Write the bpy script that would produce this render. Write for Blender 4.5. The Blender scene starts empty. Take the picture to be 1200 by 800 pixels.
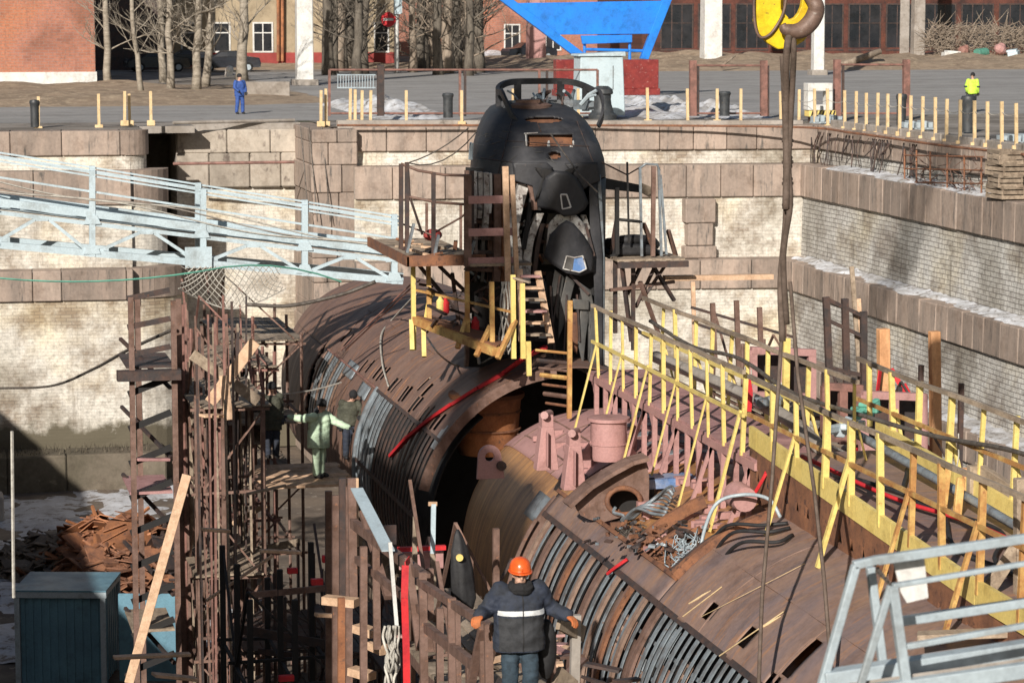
import bpy, bmesh, math, random
from mathutils import Vector, Matrix
from mathutils.bvhtree import BVHTree
random.seed(7)
R_=math.radians
sc=bpy.context.scene
COL=sc.collection
# ---------------------------------------------------------------- camera (world origin is the photographer's eye)
FPX=3200.0
PH=math.atan(0.125)
TH=math.atan(720*math.cos(PH)/FPX)
fw=Vector((math.sin(TH)*math.cos(PH),math.cos(TH)*math.cos(PH),-math.sin(PH)))
rt=Vector((math.cos(TH),-math.sin(TH),0))
up=rt.cross(fw)
def ray(x,y): return rt*((x-600)/FPX)+up*((400-y)/FPX)+fw
def P(x,y,Y):
    d=ray(x,y); return d*(Y/d.y)
def PX(x,y,X):
    d=ray(x,y); return d*(X/d.x)
def PZ(x,y,Z):
    d=ray(x,y); return d*(Z/d.z)
QZ=-5.0; FZ=-18.4
X0,Z0=14.2,-11.5
# ---------------------------------------------------------------- materials
def newmat(name):
    m=bpy.data.materials.new(name); m.use_nodes=True
    nt=m.node_tree; b=nt.nodes['Principled BSDF']
    return m,nt,b
def N(nt,t,**k):
    n=nt.nodes.new(t)
    for a,v in k.items(): setattr(n,a,v)
    return n
def ramp(nt,stops):
    r=N(nt,'ShaderNodeValToRGB'); e=r.color_ramp.elements
    while len(e)>1: e.remove(e[-1])
    e[0].position=stops[0][0]; e[0].color=(*stops[0][1],1)
    for p,c in stops[1:]:
        x=e.new(p); x.color=(*c,1)
    return r
def noise_node(nt,vec,scale,detail=6,rough=.6):
    n=N(nt,'ShaderNodeTexNoise'); n.inputs['Scale'].default_value=scale; n.inputs['Detail'].default_value=detail; n.inputs['Roughness'].default_value=rough
    nt.links.new(vec,n.inputs['Vector']); return n
def mapping(nt,sc_=(1,1,1),gen='geom'):
    if gen=='geom':
        g=N(nt,'ShaderNodeNewGeometry'); src=g.outputs['Position']
    else:
        g=N(nt,'ShaderNodeTexCoord'); src=g.outputs['Object']
    mp=N(nt,'ShaderNodeMapping'); mp.inputs['Scale'].default_value=sc_
    nt.links.new(src,mp.inputs['Vector']); return mp.outputs['Vector']
def mixc(nt,a,b,f,mode='MIX'):
    m=N(nt,'ShaderNodeMix',data_type='RGBA',blend_type=mode)
    for s,v in ((m.inputs[0],f),(m.inputs[6],a),(m.inputs[7],b)):
        if isinstance(v,(int,float)): s.default_value=v
        elif isinstance(v,tuple): s.default_value=(*v,1)
        else: nt.links.new(v,s)
    return m.outputs[2]
def M(name,c1,c2=None,c3=None,scale=2.0,stretch=(1,1,1),rough=.7,metal=0.,bump=.3,fine=25,thr=(.42,.6),thr3=(.6,.68),island=.25,dirt=None):
    """worn painted/rusty/stone surface: c1 base, c2 large patches, c3 small sharp patches"""
    m,nt,b=newmat(name)
    v=mapping(nt,stretch); vf=mapping(nt,(1,1,1))
    n1=noise_node(nt,v,scale,8,.65)
    c2=c2 or tuple(x*.6 for x in c1)
    r1=ramp(nt,[(thr[0],c1),(thr[1],c2)]); nt.links.new(n1.outputs['Fac'],r1.inputs[0])
    col=r1.outputs[0]
    if c3:
        n3=noise_node(nt,v,scale*3.7,9,.7)
        r3=ramp(nt,[(thr3[0],(0,0,0)),(thr3[1],(1,1,1))]); nt.links.new(n3.outputs['Fac'],r3.inputs[0])
        col=mixc(nt,col,c3,r3.outputs[0])
    n2=noise_node(nt,vf,fine,5,.7)
    r2=ramp(nt,[(.25,(.80,.80,.80)),(.75,(1.14,1.14,1.14))]); nt.links.new(n2.outputs['Fac'],r2.inputs[0])
    col=mixc(nt,col,r2.outputs[0],1.0,'MULTIPLY')
    nd=noise_node(nt,vf,scale*.9+.6,7,.75); rd=ramp(nt,[(.50,(1,1,1)),(.72,(.62,.58,.55))]); nt.links.new(nd.outputs['Fac'],rd.inputs[0])
    col=mixc(nt,col,rd.outputs[0],1.0,'MULTIPLY')
    if island:
        g=N(nt,'ShaderNodeNewGeometry'); ri=ramp(nt,[(0,(1-island,)*3),(1,(1+island,)*3)])
        nt.links.new(g.outputs['Random Per Island'],ri.inputs[0])
        col=mixc(nt,col,ri.outputs[0],1.0,'MULTIPLY')
    nt.links.new(col,b.inputs['Base Color'])
    rr=ramp(nt,[(.3,(rough*.75,)*3),(.7,(min(1,rough*1.2),)*3)]); nt.links.new(n1.outputs['Fac'],rr.inputs[0])
    nt.links.new(rr.outputs[0],b.inputs['Roughness'])
    b.inputs['Metallic'].default_value=metal
    if bump:
        bp=N(nt,'ShaderNodeBump'); bp.inputs['Strength'].default_value=bump; bp.inputs['Distance'].default_value=.02
        nt.links.new(n2.outputs['Fac'],bp.inputs['Height']); nt.links.new(bp.outputs[0],b.inputs['Normal'])
    return m
def brickmat(name,axis,b1,b2,mortar,bw,bh,stain,moss=None,white=(.5,.5,.47),joint=.22,bump=.35):
    """whitewashed, flaking brick; axis = horizontal axis of the wall"""
    m,nt,b=newmat(name)
    g=N(nt,'ShaderNodeNewGeometry'); sp=N(nt,'ShaderNodeSeparateXYZ'); nt.links.new(g.outputs['Position'],sp.inputs[0])
    cb=N(nt,'ShaderNodeCombineXYZ'); nt.links.new(sp.outputs[axis],cb.inputs[0]); nt.links.new(sp.outputs[2],cb.inputs[1])
    # slight warp so courses are not ruler straight
    wn=noise_node(nt,cb.outputs[0],.35,3,.5); wv=N(nt,'ShaderNodeVectorMath',operation='MULTIPLY_ADD'); wv.inputs[1].default_value=(.12,.12,0)
    nt.links.new(wn.outputs['Color'],wv.inputs[0]); nt.links.new(cb.outputs[0],wv.inputs[2])
    br=N(nt,'ShaderNodeTexBrick'); nt.links.new(wv.outputs[0],br.inputs['Vector'])
    br.inputs['Scale'].default_value=1; br.inputs['Brick Width'].default_value=bw; br.inputs['Row Height'].default_value=bh
    br.inputs['Mortar Size'].default_value=.014; br.inputs['Mortar Smooth'].default_value=.3
    br.inputs['Color1'].default_value=(*b1,1); br.inputs['Color2'].default_value=(*b2,1); br.inputs['Mortar'].default_value=(*mortar,1)
    n1=noise_node(nt,cb.outputs[0],.4,10,.74); r1=ramp(nt,[(.40,(0,0,0)),(.54,(1,1,1))]); nt.links.new(n1.outputs['Fac'],r1.inputs[0])
    n5=noise_node(nt,cb.outputs[0],5,6,.8); r5=ramp(nt,[(.3,tuple(x*.45 for x in white)),(.5,white),(.75,tuple(min(.8,x*1.25) for x in white))]); nt.links.new(n5.outputs['Fac'],r5.inputs[0])
    # whitewash survives on brick faces, less in joints
    k=N(nt,'ShaderNodeMath',operation='MULTIPLY'); inv=N(nt,'ShaderNodeMath',operation='MULTIPLY_ADD'); inv.inputs[1].default_value=-joint; inv.inputs[2].default_value=1
    nt.links.new(br.outputs['Fac'],inv.inputs[0]); nt.links.new(inv.outputs[0],k.inputs[0]); nt.links.new(r1.outputs[0],k.inputs[1])
    col=mixc(nt,br.outputs['Color'],r5.outputs[0],k.outputs[0])
    nb=noise_node(nt,cb.outputs[0],.22,6,.6); rb_=ramp(nt,[(.35,(.62,.60,.56)),(.5,(1,1,1)),(.68,(1.08,1.0,.82))]); nt.links.new(nb.outputs['Fac'],rb_.inputs[0]); col=mixc(nt,col,rb_.outputs[0],1.0,'MULTIPLY')
    # vertical water stains
    mp=N(nt,'ShaderNodeMapping'); mp.inputs['Scale'].default_value=(1.6,.13,1); nt.links.new(cb.outputs[0],mp.inputs[0])
    n3=noise_node(nt,mp.outputs[0],1.1,8,.75); r3=ramp(nt,[(.55,(0,0,0)),(.72,(.85,.85,.85))]); nt.links.new(n3.outputs['Fac'],r3.inputs[0])
    col=mixc(nt,col,stain,r3.outputs[0])
    if moss:
        n4=noise_node(nt,cb.outputs[0],.9,8,.7)
        mr=N(nt,'ShaderNodeMapRange'); mr.inputs[1].default_value=moss[1]; mr.inputs[2].default_value=moss[2]; mr.inputs[3].default_value=1; mr.inputs[4].default_value=0
        nt.links.new(sp.outputs[2],mr.inputs[0])
        ad=N(nt,'ShaderNodeMath',operation='ADD'); nt.links.new(mr.outputs[0],ad.inputs[0]); nt.links.new(n4.outputs['Fac'],ad.inputs[1])
        r4=ramp(nt,[(.82,(0,0,0)),(1.05,(1,1,1))]); nt.links.new(ad.outputs[0],r4.inputs[0])
        col=mixc(nt,col,moss[0],r4.outputs[0])
    nt.links.new(col,b.inputs['Base Color']); b.inputs['Roughness'].default_value=.9
    bp=N(nt,'ShaderNodeBump'); bp.inputs['Strength'].default_value=bump; bp.inputs['Distance'].default_value=.03
    hm=N(nt,'ShaderNodeMath',operation='MULTIPLY_ADD'); hm.inputs[1].default_value=-1.0; nt.links.new(br.outputs['Fac'],hm.inputs[0]); nt.links.new(n5.outputs['Fac'],hm.inputs[2])
    nt.links.new(hm.outputs[0],bp.inputs['Height']); nt.links.new(bp.outputs[0],b.inputs['Normal'])
    return m
m={}
m['hull']=M('hull_plate_maroon',(.22,.132,.098),(.15,.093,.077),(.36,.165,.075),scale=.55,stretch=(.5,2.6,.5),rough=.6,bump=.35,fine=9,thr=(.38,.62),thr3=(.54,.68),island=.0)
m['hull_deck']=M('deck_plate_violet_brown',(.27,.172,.13),(.19,.14,.135),(.38,.19,.09),scale=.7,stretch=(.45,2.6,.45),rough=.58,bump=.35,fine=9,thr=(.38,.60),thr3=(.55,.69),island=0)
m['pressure']=M('brushed_orange_rust',(.50,.25,.085),(.28,.15,.085),(.16,.09,.06),scale=.8,stretch=(.35,7,.35),rough=.45,metal=.1,bump=.12,fine=18,thr=(.4,.62),thr3=(.55,.7),island=0)
m['pinkprimer']=M('pink_primer',(.43,.24,.225),(.33,.175,.165),(.25,.13,.1),scale=1.5,rough=.6,bump=.12,thr=(.5,.75),thr3=(.66,.72),island=.08)
m['pinkdeck']=M('pink_deck_boards',(.42,.235,.225),(.30,.16,.16),(.17,.10,.09),scale=1.2,rough=.65,bump=.2,thr=(.45,.65),thr3=(.6,.68),island=.15)
m['rust']=M('dark_rust',(.16,.075,.045),(.25,.11,.055),(.08,.04,.03),scale=2.0,rough=.8,bump=.4,thr3=(.55,.65),island=.3)
m['orange_rust']=M('orange_rust',(.34,.14,.06),(.20,.085,.045),(.10,.06,.045),scale=1.4,rough=.8,bump=.4,thr3=(.58,.66),island=.3)
m['rib_pink']=M('rib_pinkish_steel',(.36,.25,.195),(.22,.14,.105),(.14,.07,.05),scale=2.2,rough=.45,metal=.2,bump=.15,island=.2)
m['rib_grey']=M('rib_blue_grey',(.24,.28,.31),(.15,.16,.17),(.2,.11,.07),scale=3,rough=.45,metal=.2,bump=.2,thr=(.45,.6),thr3=(.6,.68),island=.3)
m['black_rubber']=M('sail_black_coating',(.022,.023,.027),(.045,.045,.05),(.10,.085,.075),scale=1.6,rough=.6,bump=.35,fine=7,thr=(.38,.62),thr3=(.62,.72),island=0)
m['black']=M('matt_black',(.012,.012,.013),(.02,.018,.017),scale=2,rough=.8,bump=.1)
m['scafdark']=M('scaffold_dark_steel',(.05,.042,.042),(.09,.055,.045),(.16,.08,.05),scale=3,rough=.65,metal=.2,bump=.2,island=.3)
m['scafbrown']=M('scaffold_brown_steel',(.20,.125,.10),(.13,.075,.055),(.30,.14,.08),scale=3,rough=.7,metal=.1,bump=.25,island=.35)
m['scafred']=M('scaffold_red_lead',(.26,.13,.105),(.15,.08,.065),scale=3,rough=.7,bump=.2,island=.3)
m['plank']=M('fresh_pink_timber',(.62,.42,.28),(.5,.33,.21),(.35,.22,.14),scale=1.6,stretch=(4,1,4),rough=.8,bump=.2,island=.22)
m['oldwood']=M('old_grey_timber',(.34,.27,.2),(.22,.17,.125),(.13,.1,.08),scale=1.8,stretch=(4,1,4),rough=.85,bump=.3,island=.3)
m['orangewood']=M('orange_planed_timber',(.66,.36,.18),(.55,.28,.13),scale=1.2,stretch=(4,4,1),rough=.7,bump=.1,island=.1)
m['yellow']=M('yellow_paint',(.74,.59,.20),(.66,.50,.15),(.38,.17,.05),scale=1.6,rough=.5,bump=.12,thr=(.45,.7),thr3=(.63,.70),island=.12)
m['yellowrust']=M('yellow_paint_rusting_orange',(.60,.40,.14),(.42,.21,.07),(.3,.12,.05),scale=2.4,rough=.6,bump=.2,thr=(.38,.55),thr3=(.58,.68),island=.15)
m['paleyellow']=M('pale_yellow_timber_paint',(.68,.52,.30),(.6,.44,.24),(.4,.3,.18),scale=3,rough=.7,bump=.1,island=.12)
m['palestone']=M('pale_weathered_stone',(.42,.37,.31),(.30,.26,.215),(.16,.13,.11),scale=.7,stretch=(1,1,.6),rough=.9,bump=.5,fine=6,thr=(.4,.6),thr3=(.56,.66),island=.18)
m['skyblue']=M('light_blue_paint',(.48,.58,.63),(.40,.50,.55),(.30,.24,.2),scale=1.1,rough=.45,bump=.08,thr=(.45,.75),thr3=(.7,.76),island=.06)
m['greyblue']=M('grey_blue_paint',(.40,.47,.51),(.33,.39,.43),(.22,.2,.18),scale=2,rough=.4,bump=.08,thr=(.45,.75),thr3=(.67,.74),island=.05)
m['signblue']=M('bright_blue_paint',(.02,.22,.75),(.02,.18,.62),scale=.8,rough=.4,bump=.05,island=.04)
m['container']=M('container_teal_blue',(.13,.27,.35),(.10,.21,.28),(.17,.12,.08),scale=.8,rough=.5,bump=.1,thr3=(.68,.74),island=.03)
m['white']=M('white_paint',(.68,.68,.66),(.58,.58,.56),(.4,.36,.32),scale=1.5,rough=.6,bump=.1,thr3=(.7,.78),island=.05)
m['red']=M('red_cloth',(.62,.025,.03),(.48,.02,.03),scale=3,rough=.65,bump=.15,island=.05)
m['asphalt']=M('grey_asphalt',(.34,.33,.32),(.24,.235,.23),(.20,.185,.17),scale=.22,stretch=(.5,1.6,1),rough=.9,bump=.3,fine=6,thr=(.4,.65),thr3=(.55,.7),island=0)
m['quay']=M('quay_concrete',(.30,.27,.24),(.15,.13,.11),(.32,.29,.26),scale=.35,rough=.92,bump=.4,fine=5,thr=(.4,.6),thr3=(.58,.66),island=0)
m['verge']=M('dry_grass_verge',(.36,.27,.19),(.24,.18,.125),(.46,.36,.25),scale=.6,rough=.95,bump=.8,fine=9,thr=(.4,.6),thr3=(.52,.62),island=0)
m['snow']=M('dirty_snow',(.66,.68,.72),(.40,.39,.38),(.2,.175,.155),scale=.9,rough=.8,bump=.5,fine=5,thr=(.42,.62),thr3=(.54,.62),island=0)
m['floor']=M('dock_floor_mud',(.16,.125,.095),(.10,.08,.065),(.28,.24,.2),scale=.5,rough=.9,bump=.6,fine=5,thr3=(.58,.64),island=0)
m['floorsnow']=M('dock_floor_slush',(.52,.54,.58),(.42,.42,.44),(.18,.15,.13),scale=.55,rough=.75,bump=.6,fine=4,thr=(.45,.65),thr3=(.53,.6),island=0)
m['greyplate']=M('weathered_grey_plate',(.105,.10,.092),(.07,.07,.068),(.15,.11,.08),scale=1.5,rough=.6,bump=.25,fine=9,thr3=(.58,.68),island=.1)
m['palerib']=M('mottled_pale_rib',(.60,.59,.56),(.32,.29,.27),(.10,.07,.06),scale=2.6,rough=.6,bump=.3,fine=14,thr=(.45,.58),thr3=(.54,.62),island=.15)
m['granite']=M('pink_granite_blocks',(.35,.272,.222),(.24,.195,.165),(.11,.098,.088),scale=.9,stretch=(1.6,1.6,.22),rough=.85,bump=.4,fine=8,thr=(.4,.62),thr3=(.56,.66),island=.22)
m['concrete']=M('stained_concrete',(.34,.31,.28),(.25,.22,.19),(.15,.13,.11),scale=.6,rough=.9,bump=.35,fine=7,thr3=(.58,.66),island=.1)
m['moss']=M('mossy_wet_stone',(.14,.115,.085),(.10,.085,.06),(.2,.17,.12),scale=.5,rough=.9,bump=.6,fine=7,island=.1)
m['brickfar']=brickmat('whitewashed_brick_far',0,(.34,.29,.23),(.24,.19,.145),(.19,.16,.13),.40,.13,(.2,.165,.13),moss=((.11,.095,.065),-17.3,-15.4),white=(.62,.59,.53))
m['brickright']=brickmat('whitewashed_brick_right',1,(.33,.30,.265),(.22,.195,.17),(.12,.10,.09),.5,.17,(.11,.095,.08),white=(.54,.53,.50),joint=.85,bump=.8)
m['brickred']=brickmat('red_brick_building',0,(.36,.15,.10),(.25,.105,.075),(.30,.22,.19),.5,.17,(.22,.10,.075),white=(.40,.17,.115),joint=1.,bump=.6)
m['brickdark']=brickmat('dark_red_brick_building',0,(.07,.025,.02),(.04,.018,.016),(.04,.028,.026),.3,.1,(.02,.014,.013),white=(.13,.045,.032))  # brick colour darkened to stand for the shade on this facade
m['cream']=M('cream_render',(.42,.34,.23),(.33,.27,.185),(.2,.16,.12),scale=.4,rough=.9,bump=.2,island=0)
m['redband']=M('red_painted_plinth',(.33,.05,.045),(.25,.045,.04),scale=.6,rough=.8,bump=.1,island=0)
m['redgranite']=M('polished_red_granite',(.26,.045,.04),(.19,.03,.03),(.4,.2,.18),scale=2.5,rough=.35,bump=.05,thr3=(.6,.64),island=0)
m['bark']=M('grey_bark',(.30,.245,.19),(.19,.15,.115),(.10,.08,.065),scale=2.5,stretch=(1.5,1.5,.5),rough=.95,bump=.7,fine=10,island=0)
m['birch']=M('pale_birch_bark',(.34,.30,.245),(.22,.19,.15),(.08,.07,.06),scale=2.2,stretch=(.6,.6,2.4),rough=.9,bump=.4,fine=10,thr3=(.6,.64),island=0)
m['darkbark']=M('dark_bark',(.145,.125,.10),(.085,.072,.058),(.2,.18,.14),scale=2.5,stretch=(1.5,1.5,.5),rough=.95,bump=.7,fine=10,island=0)
m['steelrope']=M('wire_rope',(.13,.115,.10),(.09,.075,.065),scale=6,rough=.6,metal=.3,bump=.3)
m['sling']=M('old_brown_sling',(.13,.095,.075),(.09,.065,.05),scale=5,rough=.85,bump=.4)
m['hookyellow']=M('crane_block_yellow',(.80,.60,.02),(.72,.5,.02),(.06,.05,.04),scale=2.5,rough=.45,bump=.12,thr3=(.63,.66),island=0)
m['hooksteel']=M('hook_brown_steel',(.17,.11,.085),(.11,.07,.055),(.24,.2,.17),scale=4,rough=.6,metal=.1,bump=.15)
m['navy']=M('navy_jacket_cloth',(.022,.030,.052),(.03,.036,.05),scale=6,rough=.85,bump=.35,fine=60,island=0)
m['charcoal']=M('charcoal_jacket_cloth',(.035,.037,.042),(.028,.03,.034),scale=6,rough=.9,bump=.35,fine=60,island=0)
m['trouser']=M('blue_grey_trousers',(.035,.06,.085),(.03,.05,.07),scale=6,rough=.9,bump=.3,fine=60,island=0)
m['mint']=M('mint_green_suit',(.56,.72,.53),(.48,.63,.46),scale=4,rough=.85,bump=.3,fine=40,island=0)
m['khaki']=M('dark_khaki_coat',(.07,.072,.05),(.05,.052,.038),scale=5,rough=.9,bump=.3,fine=50,island=0)
m['workblue']=M('royal_blue_overall',(.035,.09,.33),(.03,.075,.26),scale=4,rough=.8,bump=.2,fine=40,island=0)
m['hivis']=M('fluorescent_yellow_jacket',(.55,.85,.08),(.48,.76,.07),scale=4,rough=.7,bump=.2,fine=40,island=0)
m['helmet']=M('orange_hard_hat',(.80,.13,.025),(.74,.11,.02),scale=2,rough=.28,bump=.03,island=0)
m['glove']=M('orange_work_glove',(.60,.16,.045),(.45,.16,.06),(.2,.16,.05),scale=9,rough=.85,bump=.4,fine=80,island=0)
m['reflect']=M('reflective_tape',(.72,.74,.76),(.62,.64,.66),scale=8,rough=.35,bump=.1,island=0)
m['skin']=M('skin',(.58,.36,.27),(.52,.30,.22),scale=8,rough=.55,bump=.1,fine=60,island=0)
m['knit']=M('dark_knitted_wool',(.012,.012,.014),(.02,.02,.022),scale=20,rough=.95,bump=.8,fine=70,island=0)
m['rope']=M('pale_rope',(.5,.48,.43),(.38,.36,.32),scale=8,rough=.9,bump=.4)
m['tyre']=M('tyre_rubber',(.02,.02,.02),scale=5,rough=.85,bump=.2)
m['carpaint']=M('dark_car_paint',(.03,.035,.045),(.028,.03,.04),scale=1,rough=.25,metal=.3,bump=.02,island=0)
m['glass']=M('window_glass',(.015,.018,.022),(.03,.03,.034),scale=.5,rough=.3,bump=.03,island=.3)
m['bollard']=M('black_iron_bollard',(.035,.04,.045),(.055,.06,.065),(.1,.08,.06),scale=3,rough=.55,bump=.2,island=0)
m['tarpblack']=M('black_canvas',(.014,.014,.016),(.022,.022,.024),scale=4,rough=.7,bump=.3,fine=12,island=0)
m['greenpaint']=M('faded_green_paint',(.12,.36,.27),(.1,.28,.22),scale=2,rough=.6,bump=.1)
m['bluetarp']=M('blue_tarpaulin',(.10,.20,.42),(.3,.35,.45),scale=1.2,rough=.5,bump=.3)
# ---------------------------------------------------------------- mesh builder
class MB:
    def __init__(s): s.v=[]; s.f=[]
    def add(s,vs,fs):
        o=len(s.v); s.v+= [Vector(a) for a in vs]; s.f+=[[i+o for i in f] for f in fs]; return s
    def box(s,x0,x1,y0,y1,z0,z1):
        return s.add([(x0,y0,z0),(x1,y0,z0),(x1,y1,z0),(x0,y1,z0),(x0,y0,z1),(x1,y0,z1),(x1,y1,z1),(x0,y1,z1)],
            [(0,3,2,1),(4,5,6,7),(0,1,5,4),(1,2,6,5),(2,3,7,6),(3,0,4,7)])
    def beam(s,p,q,w,h=None,upv=(0,0,1),w2=None,h2=None):
        p=Vector(p);q=Vector(q);h=h or w; d=(q-p).normalized(); u=Vector(upv)
        if abs(d.dot(u))>.98: u=Vector((0,1,0))
        r=d.cross(u).normalized(); u=r.cross(d).normalized()
        w2=w2 or w; h2=h2 or h
        vs=[p-r*w/2-u*h/2,p+r*w/2-u*h/2,p+r*w/2+u*h/2,p-r*w/2+u*h/2,q-r*w2/2-u*h2/2,q+r*w2/2-u*h2/2,q+r*w2/2+u*h2/2,q-r*w2/2+u*h2/2]
        return s.add(vs,[(0,3,2,1),(4,5,6,7),(0,1,5,4),(1,2,6,5),(2,3,7,6),(3,0,4,7)])
    def tube(s,pts,r,n=8,cap=True):
        pts=[Vector(a) for a in pts]; k=len(pts)
        rs=r if isinstance(r,(list,tuple)) else [r]*k
        base=len(s.v); prev=None
        for i,p in enumerate(pts):
            d=(pts[min(i+1,k-1)]-pts[max(i-1,0)])
            if d.length<1e-9: d=Vector((0,0,1))
            d.normalize()
            if prev is None:
                a=Vector((0,0,1)) if abs(d.z)<.9 else Vector((1,0,0)); r1=d.cross(a).normalized()
            else:
                r1=(prev-d*prev.dot(d)).normalized()
            prev=r1; r2=d.cross(r1)
            for j in range(n):
                t=2*math.pi*j/n; s.v.append(p+(r1*math.cos(t)+r2*math.sin(t))*rs[i])
        for i in range(k-1):
            for j in range(n):
                a=base+i*n+j;b=base+i*n+(j+1)%n; s.f.append([a,b,b+n,a+n])
        if cap: s.f.append([base+j for j in range(n)][::-1]); s.f.append([base+(k-1)*n+j for j in range(n)])
        return s
    def lathe(s,c,prof,n=16,axis='z',cap=True):
        c=Vector(c); base=len(s.v)
        for (r,h) in prof:
            for j in range(n):
                t=2*math.pi*j/n; a,b=r*math.cos(t),r*math.sin(t)
                s.v.append(c+(Vector((a,b,h)) if axis=='z' else Vector((a,h,b)) if axis=='y' else Vector((h,a,b))))
        for i in range(len(prof)-1):
            for j in range(n):
                a=base+i*n+j;b=base+i*n+(j+1)%n; s.f.append([a,b,b+n,a+n])
        if cap:
            s.f.append([base+j for j in range(n)][::-1]); s.f.append([base+(len(prof)-1)*n+j for j in range(n)])
        return s
    def prism(s,poly,vec):
        n=len(poly); vec=Vector(vec); a=[Vector(p) for p in poly]
        return s.add(a+[p+vec for p in a],[list(range(n))[::-1],list(range(n,2*n))]+[[i,(i+1)%n,(i+1)%n+n,i+n] for i in range(n)])
    def ell(s,c,r,n=12,k=8,rot=None):
        c=Vector(c); base=len(s.v)
        for i in range(k+1):
            ph=math.pi*i/k
            for j in range(n):
                t=2*math.pi*j/n; o=Vector((r[0]*math.sin(ph)*math.cos(t),r[1]*math.sin(ph)*math.sin(t),r[2]*math.cos(ph)))
                if rot: o=rot@o
                s.v.append(c+o)
        for i in range(k):
            for j in range(n):
                a=base+i*n+j;b=base+i*n+(j+1)%n; s.f.append([a,a+n,b+n,b])
        return s
    def xf(s,mat):
        s.v=[mat@p for p in s.v]; return s
    def build(s,name,mat,parent=None,smooth=False,mods=()):
        off=Vector(parent['_w']) if parent is not None else Vector((0,0,0))
        me=bpy.data.meshes.new(name); me.from_pydata([tuple(p-off) for p in s.v],[],s.f)
        bm=bmesh.new(); bm.from_mesh(me); bmesh.ops.remove_doubles(bm,verts=bm.verts,dist=1e-6)
        bmesh.ops.recalc_face_normals(bm,faces=bm.faces); bm.to_mesh(me); bm.free()
        me.materials.append(mat if not isinstance(mat,str) else m[mat])
        if smooth:
            me.polygons.foreach_set('use_smooth',[True]*len(me.polygons))
            if smooth=='auto':
                try: me.set_sharp_from_angle(angle=R_(38))
                except Exception: pass
        o=bpy.data.objects.new(name,me); COL.objects.link(o)
        if parent is not None: o.parent=parent
        o['_w']=tuple(off)
        for fn in mods: fn(o)
        return o
def tag(o,label=None,cat=None,group=None,kind=None):
    if label: o['label']=label
    if cat: o['category']=cat
    if group: o['group']=group
    if kind: o['kind']=kind
    return o
def thing(name,loc,label,cat,group=None):
    o=bpy.data.objects.new(name,None); COL.objects.link(o); o.location=loc; o['_w']=tuple(loc); o.empty_display_size=.2
    return tag(o,label,cat,group)
def copy_tree(o,parent=None):
    c=o.copy(); COL.objects.link(c)
    if parent is not None: c.parent=parent
    for ch in list(o.children): copy_tree(ch,c)
    return c
def bevel(w,seg=1):
    def f(o):
        b=o.modifiers.new('bevel','BEVEL'); b.width=w; b.segments=seg; b.limit_method='ANGLE'
    return f
def solid(t,off=-1):
    def f(o):
        b=o.modifiers.new('thick','SOLIDIFY'); b.thickness=t; b.offset=off
    return f
def single(mb,name,mat,label,cat,group=None,kind=None,**k):
    return tag(mb.build(name,mat,None,**k),label,cat,group,kind)
def sag(p,q,s,n=14,wob=0):
    p=Vector(p);q=Vector(q); out=[]
    for i in range(n+1):
        t=i/n; a=p.lerp(q,t); a.z-=s*4*t*(1-t)
        if wob and 0<i<n: a+=Vector((random.uniform(-wob,wob),random.uniform(-wob,wob),random.uniform(-wob,wob)))
        out.append(a)
    return out
def curve(ctrl,n=8):
    """Catmull-Rom through points"""
    c=[Vector(a) for a in ctrl]; c=[c[0]*2-c[1]]+c+[c[-1]*2-c[-2]]; out=[]
    for i in range(1,len(c)-2):
        for j in range(n):
            t=j/n; a,b,d,e=c[i-1],c[i],c[i+1],c[i+2]
            out.append(.5*((2*b)+(d-a)*t+(2*a-5*b+4*d-e)*t*t+(3*b-a-3*d+e)*t**3))
    out.append(c[-2]); return out
ORD=['first','second','third','fourth','fifth','sixth','seventh','eighth','ninth','tenth','eleventh','twelfth','thirteenth','fourteenth','fifteenth','sixteenth','seventeenth','eighteenth','nineteenth','twentieth','twenty-first','twenty-second','twenty-third','twenty-fourth','twenty-fifth','twenty-sixth','twenty-seventh','twenty-eighth']
# ================================================================ SETTING
def wall_dir(p0,p1):
    d=(Vector((p1[0]-p0[0],p1[1]-p0[1],0))); L=d.length; d.normalize(); n=Vector((d.y,-d.x,0)); return d,n,L
# n points to the right of p0->p1 : into the dock
COURSES=[(0,-5,-5.95,'c'),(-.12,-5.95,-6.5,'b'),(1.0,-6.5,-7.78,'c'),(.9,-7.78,-10.2,'b'),(2.0,-10.2,-11.35,'c'),(1.9,-11.35,-13.7,'b'),(3.0,-13.7,-14.7,'c'),(2.9,-14.7,FZ,'b')]
def blocks(mb,p0,p1,off,z0,z1,depth,lmin=.75,lmax=1.5,jit=.02,ext=0):
    d,n,L=wall_dir(p0,p1); t=-ext
    if abs(d.x)>.9: lmin,lmax=1.0,2.9
    while t<L+ext:
        l=random.uniform(lmin,lmax); e=min(t+l,L+ext)
        if e-t>.08:
            j=random.uniform(-jit,jit); a=Vector((p0[0],p0[1],0))+d*(t+.012)+n*(off+j); b=Vector((p0[0],p0[1],0))+d*(e-.012)+n*(off+j)
            zt=z1+random.uniform(-.02,.012); bt=random.uniform(0,.03)
            vs=[(a.x,a.y,z0),(b.x,b.y,z0),tuple((b-n*depth)[:2])+(z0,),tuple((a-n*depth)[:2])+(z0,)]
            a2=a-n*bt;b2=b-n*bt
            vs+=[(a2.x,a2.y,zt),(b2.x,b2.y,zt),tuple((b-n*depth)[:2])+(zt,),tuple((a-n*depth)[:2])+(zt,)]
            mb.add(vs,[(0,3,2,1),(4,5,6,7),(0,1,5,4),(1,2,6,5),(2,3,7,6),(3,0,4,7)])
        t=e
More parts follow.
